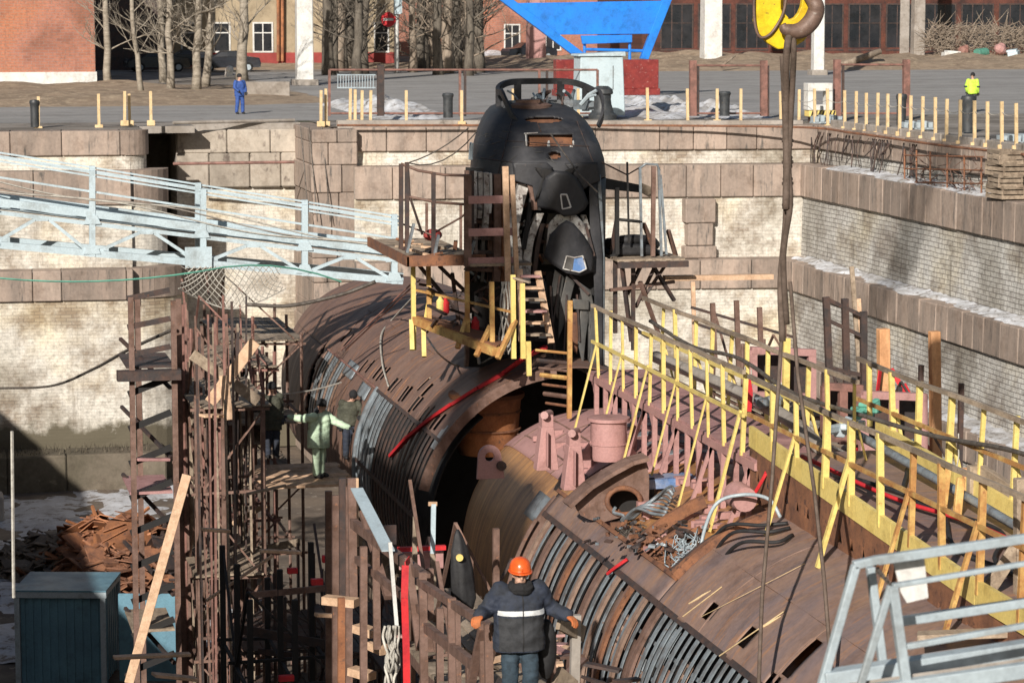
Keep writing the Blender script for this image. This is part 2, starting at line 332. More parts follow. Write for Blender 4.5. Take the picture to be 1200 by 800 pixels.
def dock_wall(p0,p1,brick,label,ext=0,courses=COURSES,snow=()):
    d,n,L=wall_dir(p0,p1)
    o=thing('dock_wall',(p0[0],p0[1],FZ),label,'wall','stepped walls of the dry dock')
    for off,zt,zb,k in courses:
        if k=='c':
            mb=MB(); blocks(mb,p0,p1,off,zb,zt,1.6,ext=ext); mb.build('granite_course','granite',o,mods=[bevel(.03)])
        else:
            mb=MB(); a=Vector((p0[0],p0[1],0))-d*ext; b=Vector((p1[0],p1[1],0))+d*ext
            nx=max(2,int((L+2*ext)/.7)); nz=max(2,int((zt-zb)/.35)); vs=[];fs=[]
            for i in range(nz+1):
                for j in range(nx+1):
                    q=a.lerp(b,j/nx)+n*(off+.10*(1-i/nz)+random.uniform(-.022,.022)-.05); vs.append((q.x,q.y,zb+(zt-zb)*i/nz))
            for i in range(nz):
                for j in range(nx):
                    k0=i*(nx+1)+j; fs.append((k0,k0+1,k0+nx+2,k0+nx+1))
            mb.add(vs,fs); mb.build('brick_face',brick,o)
    mb=MB(); a=Vector((p0[0],p0[1],0))-d*ext; b=Vector((p1[0],p1[1],0))+d*ext
    # core behind the facing (also closes the ledges)
    for off,zt,zb,k in courses:
        A=a+n*(off-.15);B=b+n*(off-.15); C=b-n*3;D=a-n*3
        mb.add([(A.x,A.y,zb),(B.x,B.y,zb),(C.x,C.y,zb),(D.x,D.y,zb),(A.x,A.y,zt-.03),(B.x,B.y,zt-.03),(C.x,C.y,zt-.03),(D.x,D.y,zt-.03)],[(0,3,2,1),(4,5,6,7),(0,1,5,4),(1,2,6,5),(2,3,7,6),(3,0,4,7)])
    mb.build('wall_core','concrete',o)
    return o
CR=(36.0,104.7)
w_right=dock_wall((36,104.7),(36,-12),'brickright','long right hand wall of the dry dock, whitewashed brick with pink granite ledges')
FARC=COURSES[:5]+[(1.9,-11.35,FZ,'b')]
w_far=dock_wall((17.4,106.8),(36.4,104.7),'brickfar',courses=FARC,label='far end wall of the dock behind the submarine tower, pale brick between granite bands')
w_left=dock_wall((-7.6,-12),(-7.6,106.3),'brickfar','left hand wall of the dry dock beyond the light blue gangway')
w_pier=dock_wall((-9,107.2),(8.6,106.2),'brickfar',courses=FARC,label='pale rounded pier of brick and granite at the far left end of the dock')
# rounded corner of that pier
rc=thing('pier_corner',(8.6,107.2,FZ),'rounded granite and brick corner of the far left pier beside the dark recess','wall')
for off,zt,zb,k in FARC:
    mb=MB(); r=1.0+off*.75; nseg=8
    for i in range(nseg):
        a0=-math.pi/2+ i*math.pi/2/nseg; a1=a0+math.pi/2/nseg-(.008 if k=='c' else -.0005)
        c=Vector((8.4,106.2+1.0,0)); vs=[]
        for z in (zb,zt):
            for a,rr in ((a0,.0),(a1,.0),(a1,r),(a0,r)): vs.append((c.x+rr*math.cos(a),c.y+rr*math.sin(a),z-(.0 if k=='c' else .004)))
        mb.add(vs,[(0,1,2,3),(7,6,5,4),(0,4,5,1),(1,5,6,2),(2,6,7,3),(3,7,4,0)])
    mb.build('granite_course' if k=='c' else 'brick_face','granite' if k=='c' else 'brickfar',rc)
# recess between pier and end wall
rec=thing('recess_wall',(12,111,FZ),'stone back wall of the shadowed recess beside the far left pier','wall')
mb=MB(); blocks(mb,(10.9,111.4),(16,111.2),0,-6.2,-5.25,1.5,.9,1.8); blocks(mb,(10.9,111.4),(16,111.2),.05,-7.6,-6.2,1.5,1.2,2.2); mb.build('granite_course','palestone',rec,mods=[bevel(.05)])
mb=MB(); mb.box(10.9,16,111.5,114,FZ,-7.62); mb.build('brick_face','brickfar',rec)
mb=MB(); mb.box(10.9,16,111.6,114,-7.7,-5.0); mb.box(8.6,11.5,110,122,-5.3,-5.02); mb.box(8.6,11.5,119,120,FZ,-5.3); mb.box(11.3,11.5,112,120,FZ,-5.3); mb.box(7.6,9.0,107.4,113,FZ,-5.03); mb.build('wall_core','concrete',rec)
mb=MB(); mb.tube([P(203,192,108.5),P(345,190,107.5)],.06); mb.build('handrail','scafred',rec)
mb=MB(); mb.tube([P(203,144,110.3),P(345,141,112)],.07); 
for x in (262,300,345): mb.tube([P(x,144,112),P(x,152,112)],.06)
mb.build('quay_rail','concrete',rec)
# stone pier between the recess and the end wall
pp=thing('stone_pier',(16.6,107,FZ),'weathered stone pier right of the dark recess with chains hanging down','wall')
mb=MB(); z=FZ; 
while z<-5.05:
    h=random.uniform(.7,1.1); h=min(h,-5.05-z+.001); j=random.uniform(-.04,.04); w_=random.uniform(.5,1.2); mb.box(15.7+j,15.7+w_,106.3+j,113,z+.01,z+h); mb.box(15.72+w_,17.5,106.3-j,113,z+.01,z+h); z+=h
mb.build('granite_course','granite',pp,mods=[bevel(.04)])
mb=MB()
for x in (352,362,377): mb.tube(curve([P(x,148,106.7),P(x+4,190,106.3),P(x+10,260,105.9)],6),.022)
mb.build('chain','steelrope',pp)
# plinth at the foot of the far left pier
mb=MB(); blocks(mb,(-9,103.2),(9.5,102.6),0,FZ-.1,-17.0,2.5,1.5,3); single(mb,'low_plinth','moss','low mossy stone plinth along the foot of the far left pier','wall',mods=[bevel(.06)])
# plants on it
gm=MB()
for i in range(900):
    p=Vector((random.uniform(-8,9),random.uniform(102.9,104.6),-17.02)); a=random.uniform(0,6.28); l=random.uniform(.08,.35); w=.02
    t=p+Vector((random.uniform(-.12,.12),random.uniform(-.12,.12),l)); d=Vector((math.cos(a),math.sin(a),0))*w
    gm.add([p-d,p+d,t],[(0,1,2)])
tag(gm.build('moss_and_grass','moss'),'olive grass and moss growing on the low plinth','grass',kind='stuff')
# brick quoin pier on end wall
q=thing('quoin_pier',(34,104.9,FZ),'stack of large pink granite quoin blocks where the end wall meets the right wall','wall')
mb=MB()
for i,(a,b_) in enumerate([(-7.82,-8.8),(-8.8,-9.7),(-9.7,-10.2)]):
    w=(.62,.52,.66)[i]; c=P(826,250,103.4).x; mb.box(c-w,c+w,103.93-.02*i,106,b_+.01,a-.01)
mb.build('granite_block','granite',q,mods=[bevel(.04)])
# floor
def grid(name,mat,x0,x1,y0,y1,zf,nx,ny,label=None,kind='structure',smooth=True):
    mb=MB(); vs=[];fs=[]
    for i in range(ny+1):
        for j in range(nx+1):
            x=x0+(x1-x0)*j/nx;y=y0+(y1-y0)*i/ny; vs.append((x,y,zf(x,y)))
    for i in range(ny):
        for j in range(nx):
            k=i*(nx+1)+j; fs.append((k,k+1,k+nx+2,k+nx+1))
    mb.add(vs,fs); o=mb.build(name,mat,None,smooth=smooth); tag(o,label,kind=kind); return o
from mathutils import noise as mn
grid('dock_floor','floor',-8,40,-14,112,lambda x,y:FZ+.12*mn.noise(Vector((x*.5,y*.5,0))),60,120)
grid('floor_snow','floorsnow',-7.5,10.6,76,102.7,lambda x,y:FZ+.05+.28*mn.noise(Vector((x*.35,y*.3,3)))+.08*mn.noise(Vector((x*2,y*1.5,3))),90,130,'grey slushy snow lying on the dock floor','stuff')
# ground of the quays
mb=MB()
def quad(x0,x1,y0,y1): 
    o=len(mb.v); mb.add([(x0,y0,QZ),(x1,y0,QZ),(x1,y1,QZ),(x0,y1,QZ)],[(0,1,2,3)])
quad(-600,-9.2,-400,107.4); quad(37.5,900,-400,107.5); quad(-600,900,113.2,3000); quad(-600,9.2,107.4,113.2); quad(16.6,900,107.5,113.2); quad(-9.2,37.5,-400,-14)
tag(mb.build('quay_ground','quay'),kind='structure')
g=lambda x,y:PZ(x,y,QZ)
def flat(name,mat,pts,dz,label=None,kind='structure'):
    mb=MB(); mb.add([(p[0],p[1],QZ+dz) for p in pts],[tuple(range(len(pts)))]); o=mb.build(name,mat); tag(o,label,kind=kind); return o
flat('road','asphalt',[(-200,113.4),(300,113.4),(300,200),(22,190),(21,133),(-200,128)],.004)
def mound(name,mat,x0,x1,y0,y1,h,label,kind='structure',nx=80,ny=40,fr=.25,seed=0):
    def zf(x,y):
        u=(x-x0)/(x1-x0);v=(y-y0)/(y1-y0); e=min(1,min(u,1-u)*8)*min(1,min(v,1-v)*6)
        return QZ-.03+e*(h*(.45+.8*abs(mn.noise(Vector((x*fr,y*fr,seed)))))+.12*h*mn.noise(Vector((x*2,y*1.3,seed))))
    return grid(name,mat,x0,x1,y0,y1,zf,nx,ny,label,kind)
mound('grass_verge','verge',-60,22,130,164,.55,None)
mound('grass_verge','verge',38,170,186,222,1.0,None,nx=160)
mound('grass_verge','verge',20,62,196,232,.5,None)
def snowpile(px0,px1,yb,yt,h,label,seed):
    a=g(px0,yb);b=g(px1,yb);c=g((px0+px1)/2,yt)
    mb=MB(); vs=[];fs=[];nx,ny=40,24
    for i in range(ny+1):
        for j in range(nx+1):
            u=j/nx;v=i/ny; x=a.x+(b.x-a.x)*u;y=a.y+(c.y-a.y)*v
            e=max(0,1-((u-.5)*2)**2)**.6*max(0,1-((v-.5)*2)**2)**.6
            n_=.55+.9*mn.noise(Vector((x*.9,y*.5,seed)))+.3*mn.noise(Vector((x*3,y*2,seed)))
            vs.append((x,y,QZ-.05+e*h*max(0,n_)))
    for i in range(ny):
        for j in range(nx):
            k=i*(nx+1)+j; fs.append((k,k+1,k+nx+2,k+nx+1))
    mb.add(vs,fs); tag(mb.build('snow_heap','snow',smooth=True),label,'snow',kind='stuff')
snowpile(446,548,141,120,.7,'dirty snow heap on the quay left of the tower',1)
snowpile(848,925,140,112,.7,'dirty snow heap behind the black sling on the quay',2)
snowpile(770,850,141,122,.35,'thin grey snow heap right of the light blue cabinet',3)
snowpile(560,640,70,58,.9,'far bluish snow heap in front of the distant brick building',4)
snowpile(735,830,139,120,.4,'broken grey snow beside the low pipe fence',5)
# snow along ledges
def ledge_snow(name,p0,p1,off,z,w,label,th=.09,seed=0,dens=.45):
    d,n,L=wall_dir(p0,p1); mb=MB(); k=int(L/.25); nw=7; vs=[];fs=[]
    for i in range(k+1):
        t=L*i/k; ww=w*(dens+.75*mn.noise(Vector((t*.35,seed,0)))+.35*mn.noise(Vector((t*1.7,seed,4)))); ww=max(.0,min(w*.98,ww))
        for j in range(nw+1):
            u=j/nw; q=Vector((p0[0],p0[1],0))+d*t+n*(off+ww*u); zz=z+th*math.sqrt(max(0,1-u*u))*(.6+.6*mn.noise(Vector((t*2,u*2,seed)))) if ww>.02 else z-.05
            vs.append((q.x,q.y,zz-.02))
    for i in range(k):
        for j in range(nw):
            a=i*(nw+1)+j; fs.append((a,a+1,a+nw+2,a+nw+1))
    mb.add(vs,fs); tag(mb.build('ledge_snow','snow',smooth=True),label,'snow',kind='stuff')
ledge_snow('s',(36,101),(36,84),-.0,-6.5,1.0,'strip of snow on the upper granite ledge of the right wall',.2,1,.95)
ledge_snow('s',(35,103),(35,30),-.05,-10.2,1.05,'long strip of snow on the middle granite ledge of the right wall',.2,2,.7)
ledge_snow('s',(34,90),(34,20),-.05,-13.7,1.05,'wide snow on the lowest granite ledge of the right wall',.2,3,.85)
# kerb beam along quay edges
mb=MB(); mb.beam(P(395,146,107.6)+Vector((0,0,.0)),P(560,146,107.6),.5,.35); mb.beam(P(560,146.5,107.4),P(940,146,105.9),.5,.35)
single(mb,'kerb_beam','concrete','grey timber kerb beam along the far edge of the quay','kerb',mods=[bevel(.03)])
mb=MB(); 
y=104
while y>60: mb.beam((36.5,y,-4.9),(36.5,y-3.9,-4.9),.5,.3); y-=4
single(mb,'kerb_beam','concrete','grey timber kerb beam along the top of the right hand wall','kerb',mods=[bevel(.03)])
# ================================================================ FAR BACKGROUND
def box_building(name,x0,x1,y0,y1,h,wallm,label,windows=(),plinth=None,band=None,roofm='scafdark',framem='white'):
    o=thing(name,((x0+x1)/2,y0,QZ),label,'building')
    mb=MB(); mb.box(x0,x1,y0,y1,QZ-.2,QZ+h); mb.build('wall',wallm,o)
    mb=MB(); mb.box(x0-.4,x1+.4,y0-.4,y1+.4,QZ+h+.002,QZ+h+.4); mb.build('roof',roofm,o)
    if plinth: mb=MB(); mb.box(x0-.08,x1+.08,y0-.08,y0+.3,QZ-.1,QZ+plinth[0]); mb.build('plinth',plinth[1],o)
    for (a,b,c,d) in windows:
        mb=MB(); f=.12
        mb.box(a-f,b+f,y0-.07,y0+.02,d,d+f); mb.box(a-f,b+f,y0-.12,y0+.02,c-f,c); mb.box(a-f,a,y0-.07,y0+.02,c,d); mb.box(b,b+f,y0-.07,y0+.02,c,d)
        k=max(1,round((b-a)/.8))
        for i in range(1,k): x=a+(b-a)*i/k; mb.box(x-.04,x+.04,y0-.05,y0+.02,c,d)
        mb.box(a,b,y0-.045,y0+.02,(c+d)/2+.3,(c+d)/2+.38)
        w=mb.build('window',framem,o); mb=MB(); mb.box(a,b,y0-.02,y0+.01,c,d); mb.build('pane','glass',w)
    return o
a=P(112,95,166)
box_building('brick_building',-45,a.x,166,190,9.5,'brickred','plain sunlit red brick building with white plinth at the far left',plinth=(.72,'white'))
b0=P(196,73,206);b1=P(462,73,206)
wins=[]
for px0,px1 in ((214,230),(252,268),(298,318),(402,416),(440,454)):
    A=P(px0,60,206);B=P(px1,28,206); wins.append((A.x,B.x,A.z,B.z))
box_building('cream_building',b0.x,b1.x,206,225,9,'cream','cream rendered building with a red plinth behind the bare trees',windows=wins,plinth=(1.05,'redband'))
mb=MB(); 
for x in (326,331): mb.tube([P(x,72,205.6),P(x,-20,205.6)],.12)
single(mb,'orange_pillar','orange_rust','narrow rusty orange pillar on the front of the cream building','pillar')
box_building('brick_workshop',P(466,62,240).x,P(700,62,240).x,240,262,11,'brickred','distant red brick workshop seen between dark trees and the blue sign',windows=[(P(x,58,240).x,P(x+16,58,240).x,P(x,58,240).z,P(x,30,240).z) for x in (482,592,640)])
wins=[]
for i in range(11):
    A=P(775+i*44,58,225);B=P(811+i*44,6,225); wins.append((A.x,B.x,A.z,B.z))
box_building('dark_brick_workshop',P(752,70,225).x,P(1300,70,225).x,225,245,11,'brickdark','long dark red brick workshop with large dim windows across the right background',windows=wins,plinth=(.9,'brickdark'),framem='scafdark')  # dark wall colour and frames stand in for shade
box_building('dark_shed',P(113,80,196).x,P(196,80,196).x,198,215,9,'scafdark','dark shed in the gap between the brick and cream buildings')
# trees
def tree(name,base,h,r,lean,mat,label,group,nb=9,seed=0,first=.25):
    rnd=random.Random(seed); o=thing(name,base,label,'tree',group)
    b=Vector(base); pts=[];rs=[]
    for i in range(11):
        t=i/10; pts.append(b+Vector((lean*h*t+rnd.uniform(-.07,.07)*(1 if 0<i else 0),rnd.uniform(-.07,.07),h*t-.1))); rs.append(r*(1.25 if i==0 else 1)*(1-.62*t))
    mb=MB(); mb.tube(pts,rs,9); mb.build('trunk',mat,o,smooth=True)
    cr=MB()
    def branch(p,d,l,rr,lev):
        q=[p];v=d.copy()
        for i in range(5):
            v=(v+Vector((rnd.uniform(-.25,.25),rnd.uniform(-.25,.25),rnd.uniform(-.12,.25)))).normalized(); q.append(q[-1]+v*l/5)
        cr.tube(q,[rr*(1-.8*i/5) for i in range(6)],5 if lev==0 else 3,cap=False)
        if lev<2:
            for k in range(4 if lev==0 else 3):
                i=rnd.randint(1,4); branch(q[i],(v+Vector((rnd.uniform(-1,1),rnd.uniform(-1,1),rnd.uniform(-.4,.7)))).normalized(),l*.55,rr*.5,lev+1)
    for k in range(nb):
        t=first+(1-first)*k/nb; p=pts[int(t*10)]; a=rnd.uniform(0,6.28)
        branch(p,Vector((math.cos(a),math.sin(a)*.7,rnd.uniform(.1,.9))).normalized(),rnd.uniform(1.4,3.0)*h/9*(1.2-t*.5),min(r*.22,.07),0)
    cr.build('crown',mat,o,smooth=True)
    return o
Ltrees=[(12,95,1.1,4,.03,'darkbark','thin dark bare tree in front of the red brick wall'),
(92,97,1.15,3,-.12,'bark','slender leaning bare sapling against the red brick wall'),
(127,103,0,11,-.02,'birch','straight pale trunk just right of the red brick building'),
(166,112,0,8,-.09,'birch','thin pale trunk leaning left, second right of the brick building'),
(192,97,0,11,-.04,'birch','pale trunk left of the parked dark cars, third of the bare row'),
(200,108,0,11,-.01,'birch','pale trunk standing close against its left neighbour before the cars'),
(230,108,0,13,.05,'birch','pale trunk in front of the dark cars, leaning slightly right'),
(240,104,0,12,.12,'birch','pale trunk leaning right beside the blue dressed worker'),
(284,95,0,16,.03,'birch','thick mottled pale trunk behind the blue dressed worker')]
for i,(x,y,_,w,ln,mt,lb) in enumerate(Ltrees):
    b=g(x,y); s=FPX/ (b.y/math.cos(TH)); tree('bare_tree',(b.x,b.y,QZ),11,w/2/s*.82,ln,mt,lb,'bare trees at the left of the far quay',nb=18,seed=i,first=.2)
xs=[381,391,402,414,424,433,447,461,473,484,492,503,514,523,534,545,552]
xs=sorted(xs+[386,397,408,419,440,467,479,498,508,529,540,549,560]); xs=[x for x in xs if not 428<x<482]
for i,x in enumerate(xs):
    y=77+ (i*37%13); b=g(x,y); s=FPX/(b.y/math.cos(TH)); w=(12,15,10,14,12,16,11)[i%7]
    tree('dark_tree',(b.x,b.y,QZ),12,w/2/s,(.02,-.03,.01,.04,-.02)[i%5],'darkbark' if i%3 else 'bark','dark bare trunk, %s from the left in the grove by the no entry sign'%(ORD+['last'])[min(i,28)],'dark trees in the grove behind the road',nb=15,seed=50+i,first=.16)
for i,(x,y) in enumerate([(785,64),(800,66),(818,63),(868,64),(884,62),(912,66),(940,62),(982,61),(1002,62),(1022,63),(1040,62),(1092,60),(1108,61),(1128,60),(1148,62),(1165,61),(1185,60)]):
    b=g(x,y); tree('dark_tree',(b.x,b.y,QZ),12,.22,(.05,-.03,.02)[i%3],'darkbark','dark bare tree, %s from the left before the dark workshop'%ORD[i],'dark trees in front of the dark workshop',nb=12,seed=90+i,first=.15)
# pillars
def pillar(x,y,w,mat,label,taper=.9):
    b=g(x,y); s=FPX/(b.y/math.cos(TH)); r=w/2/s; o=thing('pillar',(b.x,b.y,QZ),label,'pillar','tall pillars behind the far quay')
    mb=MB(); mb.beam((b.x,b.y,QZ-.1),(b.x,b.y,QZ+14),2*r,2*r,w2=2*r*taper,h2=2*r*taper); mb.build('shaft',mat,o,mods=[bevel(.05)])
    mb=MB(); mb.box(b.x-r*1.5,b.x+r*1.5,b.y-r*1.5,b.y+r*1.5,QZ-.1,QZ+.35); mb.build('base','concrete',o,mods=[bevel(.04)])
pillar(357,100,19,'white','bright white square pillar left of the no entry sign')
pillar(833,77,22,'white','broad white pillar left of the crane hook')
pillar(958,88,13,'white','narrow white pillar just right of the crane hook')
pillar(1058,68,12,'concrete','beige concrete pillar, left one of a close pair')
pillar(1075,72,14,'concrete','light concrete pillar, right one of a close pair')
pillar(628,74,20,'pinkprimer','faded pink column left of the blue sign frame')
mb=MB(); a=P(965,83,190); mb.tube([P(968,84,190),P(1032,60,190)],[.3,.22],10); single(mb,'felled_log','bark','long fallen log lying on the verge beside the narrow white pillar','log',smooth=True)
mb=MB(); mb.tube([P(845,78,186),P(862,65,186)],[.12,.06],8); single(mb,'broken_branch','bark','short leaning broken branch right of the broad white pillar','branch',smooth=True)
# debris on the right verge
for i,(x,y,w,mt,lb) in enumerate([(1117,65,26,'white','long pale blue white board lying on the right verge'),(1129,60,14,'scafred','reddish rusty tank lying behind the pale board'),(1150,62,18,'greenpaint','light green drum lying on its side on the right verge'),(1172,58,18,'pinkprimer','pinkish brown sack of rubble on the right verge'),(1188,63,24,'skyblue','pale blue panel heap at the right edge of the verge')]):
    c=P(x,y,205); mb=MB(); L=w/2/15.3; rot=Matrix.Translation(c)@Matrix.Rotation(R_((5,25,-3,30,-8)[i]),4,'Y')@Matrix.Rotation(R_(15*i),4,'Z')
    if mt=='white' or mt=='skyblue':
        mb.box(-L,L,-.4,.4,-.18,.18); mb.box(-L*.7,L*.6,-.3,.5,.18,.34)
    elif mt=='greenpaint': mb.lathe((0,0,0),[(.02,-L),(.36,-L),(.36,-L*.4),(.38,-L*.36),(.36,-L*.3),(.36,L*.4),(.38,L*.44),(.36,L*.5),(.36,L),(.02,L)],16,'x')
    else:
        mb.ell((0,0,0),(L,.5,.42),9,6); mb.ell((L*.3,.1,.2),(L*.5,.4,.4),8,5)
    mb.xf(rot); single(mb,('board','tank','drum','rubble_sack','panel_heap')[i],mt,lb,('board','tank','drum','sack','panels')[i],mods=[bevel(.02)])
bm_=MB(); rnd=random.Random(4)
for i in range(700):
    x=rnd.uniform(1085,1215);y=rnd.uniform(30,60); p=P(x,y,rnd.uniform(206,214)); d=Vector((rnd.uniform(-1,1),rnd.uniform(-.5,.5),rnd.uniform(-.5,.7))).normalized()*rnd.uniform(.5,1.8)
    bm_.tube([p,p+d*.5+Vector((0,0,-.06)),p+d],[.04,.03,.012],4)
tag(bm_.build('brushwood_heap','bark'),'tangled heap of cut brushwood before the dark workshop','brushwood',kind='stuff')
# ---- no entry sign
b=g(465,86); s_=FPX/(b.y/math.cos(TH))
o=thing('road_sign',(b.x,b.y,QZ),'round red no entry sign on a white pole','road sign')
mb=MB(); mb.tube([(b.x,b.y,QZ-.1),(b.x,b.y,QZ+6.2)],.16,12); mb.build('pole','white',o,smooth=True)
c=P(455,23,b.y-.25); rr=8.6/s_
mb=MB(); mb.lathe(c,[(.001,-.03),(rr,-.03),(rr,.03),(.001,.03)],28,'y',cap=False); d_=mb.build('sign_disc','red',o)
mb=MB(); mb.box(c.x-rr*.68,c.x+rr*.68,c.y-.045,c.y-.032,c.z-rr*.17,c.z+rr*.17); mb.build('white_bar','white',d_)
mb=MB(); mb.beam(c+Vector((rr*.6,.06,0)),Vector((b.x,b.y-.1,c.z)),.06); mb.build('bracket','greybl' if False else 'greyblue',o)
mb=MB(); a=P(466,15,b.y-.2); mb.box(a.x-.28,a.x+.3,a.y-.06,a.y+.02,a.z-.1,a.z+.9); mb.build('blue_plate','skyblue',o)
# ---- blue sign frame
o=thing('sign_frame',(P(690,70,137).x,137,QZ),'big bright blue angular sign frame standing on the far quay','sign')
def pl(pts,Y,th,name,mat='signblue',par=o):
    mb=MB(); mb.prism([P(x,y,Y) for x,y in pts],(0,th,0)); return mb.build(name,mat,par,mods=[bevel(.02)])
pl([(583,-2),(594,-6),(684,62),(677,69)],137,.35,'left_leg'.replace('left_','slanted_'))
pl([(779,-6),(790,-6),(760,70),(751,69)],137,.35,'slanted_leg')
pl([(604,4),(779,1),(763,40),(650,41)],137.06,.2,'sign_panel')
pl([(681,42),(741,41),(741,50),(683,52)],137.02,.2,'lower_panel')
mb=MB(); mb.tube([P(685,50,137.3),P(685,75,137.3)],.08); mb.tube([P(738,50,137.3),P(738,75,137.3)],.08); mb.tube([P(684,58,137.3),P(758,60,137.3)],.08); mb.build('stay','signblue',o)
# ---- red granite parapet
for (x0,x1,yb,lb) in ((652,680,105,'red granite parapet block left of the light blue cabinet'),(728,772,104,'red granite parapet block right of the light blue cabinet')):
    a=P(x0,yb,118);c=P(x1,70,118); mb=MB(); mb.box(a.x,c.x,118,118.6,a.z,c.z); mb.box(a.x-.06,c.x+.06,117.94,118.66,a.z-.3,a.z-.003); single(mb,'granite_parapet','redgranite',lb,'parapet','red granite parapet blocks',mods=[bevel(.02)])
# ---- cabinet
a=P(679,136,112);c=P(733,63,112)
o=thing('control_cabinet',(a.x,112,QZ),'light blue metal cabinet with a sloping roof on the quay','cabinet')
mb=MB(); mb.prism([(a.x,112,a.z),(c.x,112,a.z),(c.x-.1,112,c.z-.12),(a.x+.05,112,c.z-.12)],(0,1.2,0)); mb.build('body','skyblue',o,mods=[bevel(.03)])
mb=MB(); mb.prism([(a.x-.08,111.9,c.z-.11),(c.x,111.9,c.z-.11),(c.x-.02,111.9,c.z+.08),(a.x-.05,111.9,c.z-.02)],(0,1.4,0)); mb.build('roof','skyblue',o,mods=[bevel(.02)])
mb=MB(); mb.box(c.x-.55,c.x-.53,111.98,111.997,a.z+1.1,c.z-.5); mb.build('door_seam','scafdark',o)
# ---- capstan
def capstan(x,yb,yt,w,label):
    b=P(x,yb,110); t=P(x,yt,110); h=t.z-b.z; r=w/2/28; o=thing('capstan',(b.x,110,b.z),label,'capstan')
    mb=MB(); mb.lathe(b,[(r*1.25,0),(r*1.25,h*.12),(r*1.0,h*.2),(r*.95,h*.28)],20); mb.build('base','bollard',o,smooth='auto')
    mb=MB(); mb.lathe(b,[(r*.95,h*.281),(r*.8,h*.45),(r*.75,h*.6),(r*.78,h*.7),(r*.74,h*.74)],20); mb.build('barrel','bollard',o,smooth='auto')
    mb=MB(); mb.lathe(b,[(r*.85,h*.741),(r*.95,h*.78),(r*.9,h*.9),(r*.5,h*1.0),(.001,h)],20); mb.build('cap','bollard',o,smooth='auto')
capstan(706,139,101,26,'black iron mooring capstan in front of the light blue cabinet')
def bollard(x,yb,yt,w,Y,label):
    b=P(x,yb,Y);t=P(x,yt,Y);h=t.z-b.z; r=w/2/(3090/Y); o=thing('bollard',(b.x,Y,b.z),label,'bollard','black iron bollards on the quay')
    mb=MB(); mb.lathe(b,[(r*.86,0),(r*.86,h*.7),(r*.9,h*.8),(r*1.0,h*.86)],18); mb.build('post','bollard',o,smooth='auto')
    mb=MB(); mb.lathe(b,[(r*1.0,h*.861),(r*1.06,h*.92),(r*.9,h*.985),(r*.3,h),(.001,h)],18); mb.build('cap','bollard',o,smooth='auto')
bollard(41,149,117,11,109,'black bollard at the far left end of the quay')
bollard(525,138,109,13,110,'black bollard just left of the submarine tower')
bollard(849,136,107,14,110,'black bollard right of the grey snow')
bollard(1056,147,110,13,103,'black bollard beside the brown pipe fence on the right')
bollard(1134,155,112,17,97,'tall black bollard in front of the worker in yellow')
# ---- yellow quay stakes
FOOT=[(45,152,113,109),(116,150,110,109),(146,145,107,109),(152,145,110,109.4),(177,145,107,109),(376,146,106,108),(382,146,104,108.4),(410,144,104,108),(416,144,105,108),(424,145,106,108),(434,146,106,107.6),(476,146,106,107.5),(541,146,106,107.3),(601,134,104,111),(678,140,104,107),(759,144,103,106.6),(806,146,104,106.4),(840,144,104,106.2),(868,146,104,106.1)]
RT=[(915,147,107),(936,148,105),(955,149,104),(970,150,104),(990,152,106),(1003,154,107),(1015,156,109),(1028,158,109),(1040,157,110),(1054,158,110),(1067,159,112),(1081,163,113),(1096,165,114),(1109,167,116),(1125,169,117),(1142,171,118),(1157,172,119),(1174,174,119),(1191,175,121)]
def stake(px,yb,yt,Y,label,grp):
    b=P(px,yb,Y);t=P(px,yt,Y); o=thing('quay_stake',(b.x,Y,b.z),label,'stake',grp)
    mb=MB(); ln=random.uniform(-.03,.03); mb.beam(b,t+Vector((ln,0,0)),.11,.07); mb.build('post','paleyellow',o)
    mb=MB(); mb.beam(b+Vector((-.16,-.03,.02)),b+Vector((.16,-.03,.02)),.12,.22); mb.build('foot_block','paleyellow',o,mods=[bevel(.02)])
for i,(x,yb,yt,Y) in enumerate(FOOT): stake(x,yb,yt,Y,'pale yellow wooden stake on the far quay edge, %s counted from the left'%ORD[i],'stakes along the far quay edge')
for i,(x,yb,yt) in enumerate(RT):
    Y=PX(x,yb,36.3).y; stake(x,yb,yt,Y,'pale yellow stake of the dense row above the right wall, %s from the hook sling'%ORD[i],'stakes above the right dock wall')
mb=MB()
for a_,b_ in zip(RT[:-1],RT[1:]):
    Ya=PX(a_[0],a_[1],36.3).y;Yb=PX(b_[0],b_[1],36.3).y; mb.tube(sag(P(a_[0],a_[2]+12,Ya),P(b_[0],b_[2]+12,Yb),.12,6),.012,4)
single(mb,'stake_rope','rope','thin cord sagging between the yellow stakes above the right wall','rope')
# ---- brown pipe fences
def pipefence(posts,yt,yb,Y,label,mat='rust',alt=()):
    o=thing('pipe_fence',P(posts[0],yb,Y),label,'fence')
    for i,x in enumerate(posts):
        mb=MB(); w=.28 if x in alt else .1; mb.beam(P(x,yb+2,Y),P(x,yt-6 if x in alt else yt,Y),w,w*.7); mb.build('fence_post',mat if (i%2==0) else 'scafdark',o)
    mb=MB(); mb.tube([P(posts[0],yt,Y),P(posts[-1],yt,Y)],.045); mb.build('top_rail',mat,o)
    mb=MB(); mb.tube([P(posts[0],yb-1,Y),P(posts[-1],yb-1,Y)],.045); mb.build('bottom_rail',mat,o)
    return o
pipefence([386,446,539,545,632,641,700],82,134,112,'rusty pipe fence behind the windscreen of the submarine tower','scafred',alt=(446,))
pipefence([812,818,895,900],77,134,111,'rusty pipe fence right of the thin grey snow','scafred',alt=(812,895))
pipefence([981,988,1062],76,134,108,'rusty pipe frame fence right of the striped barrier box','scafred',alt=(981,1062))
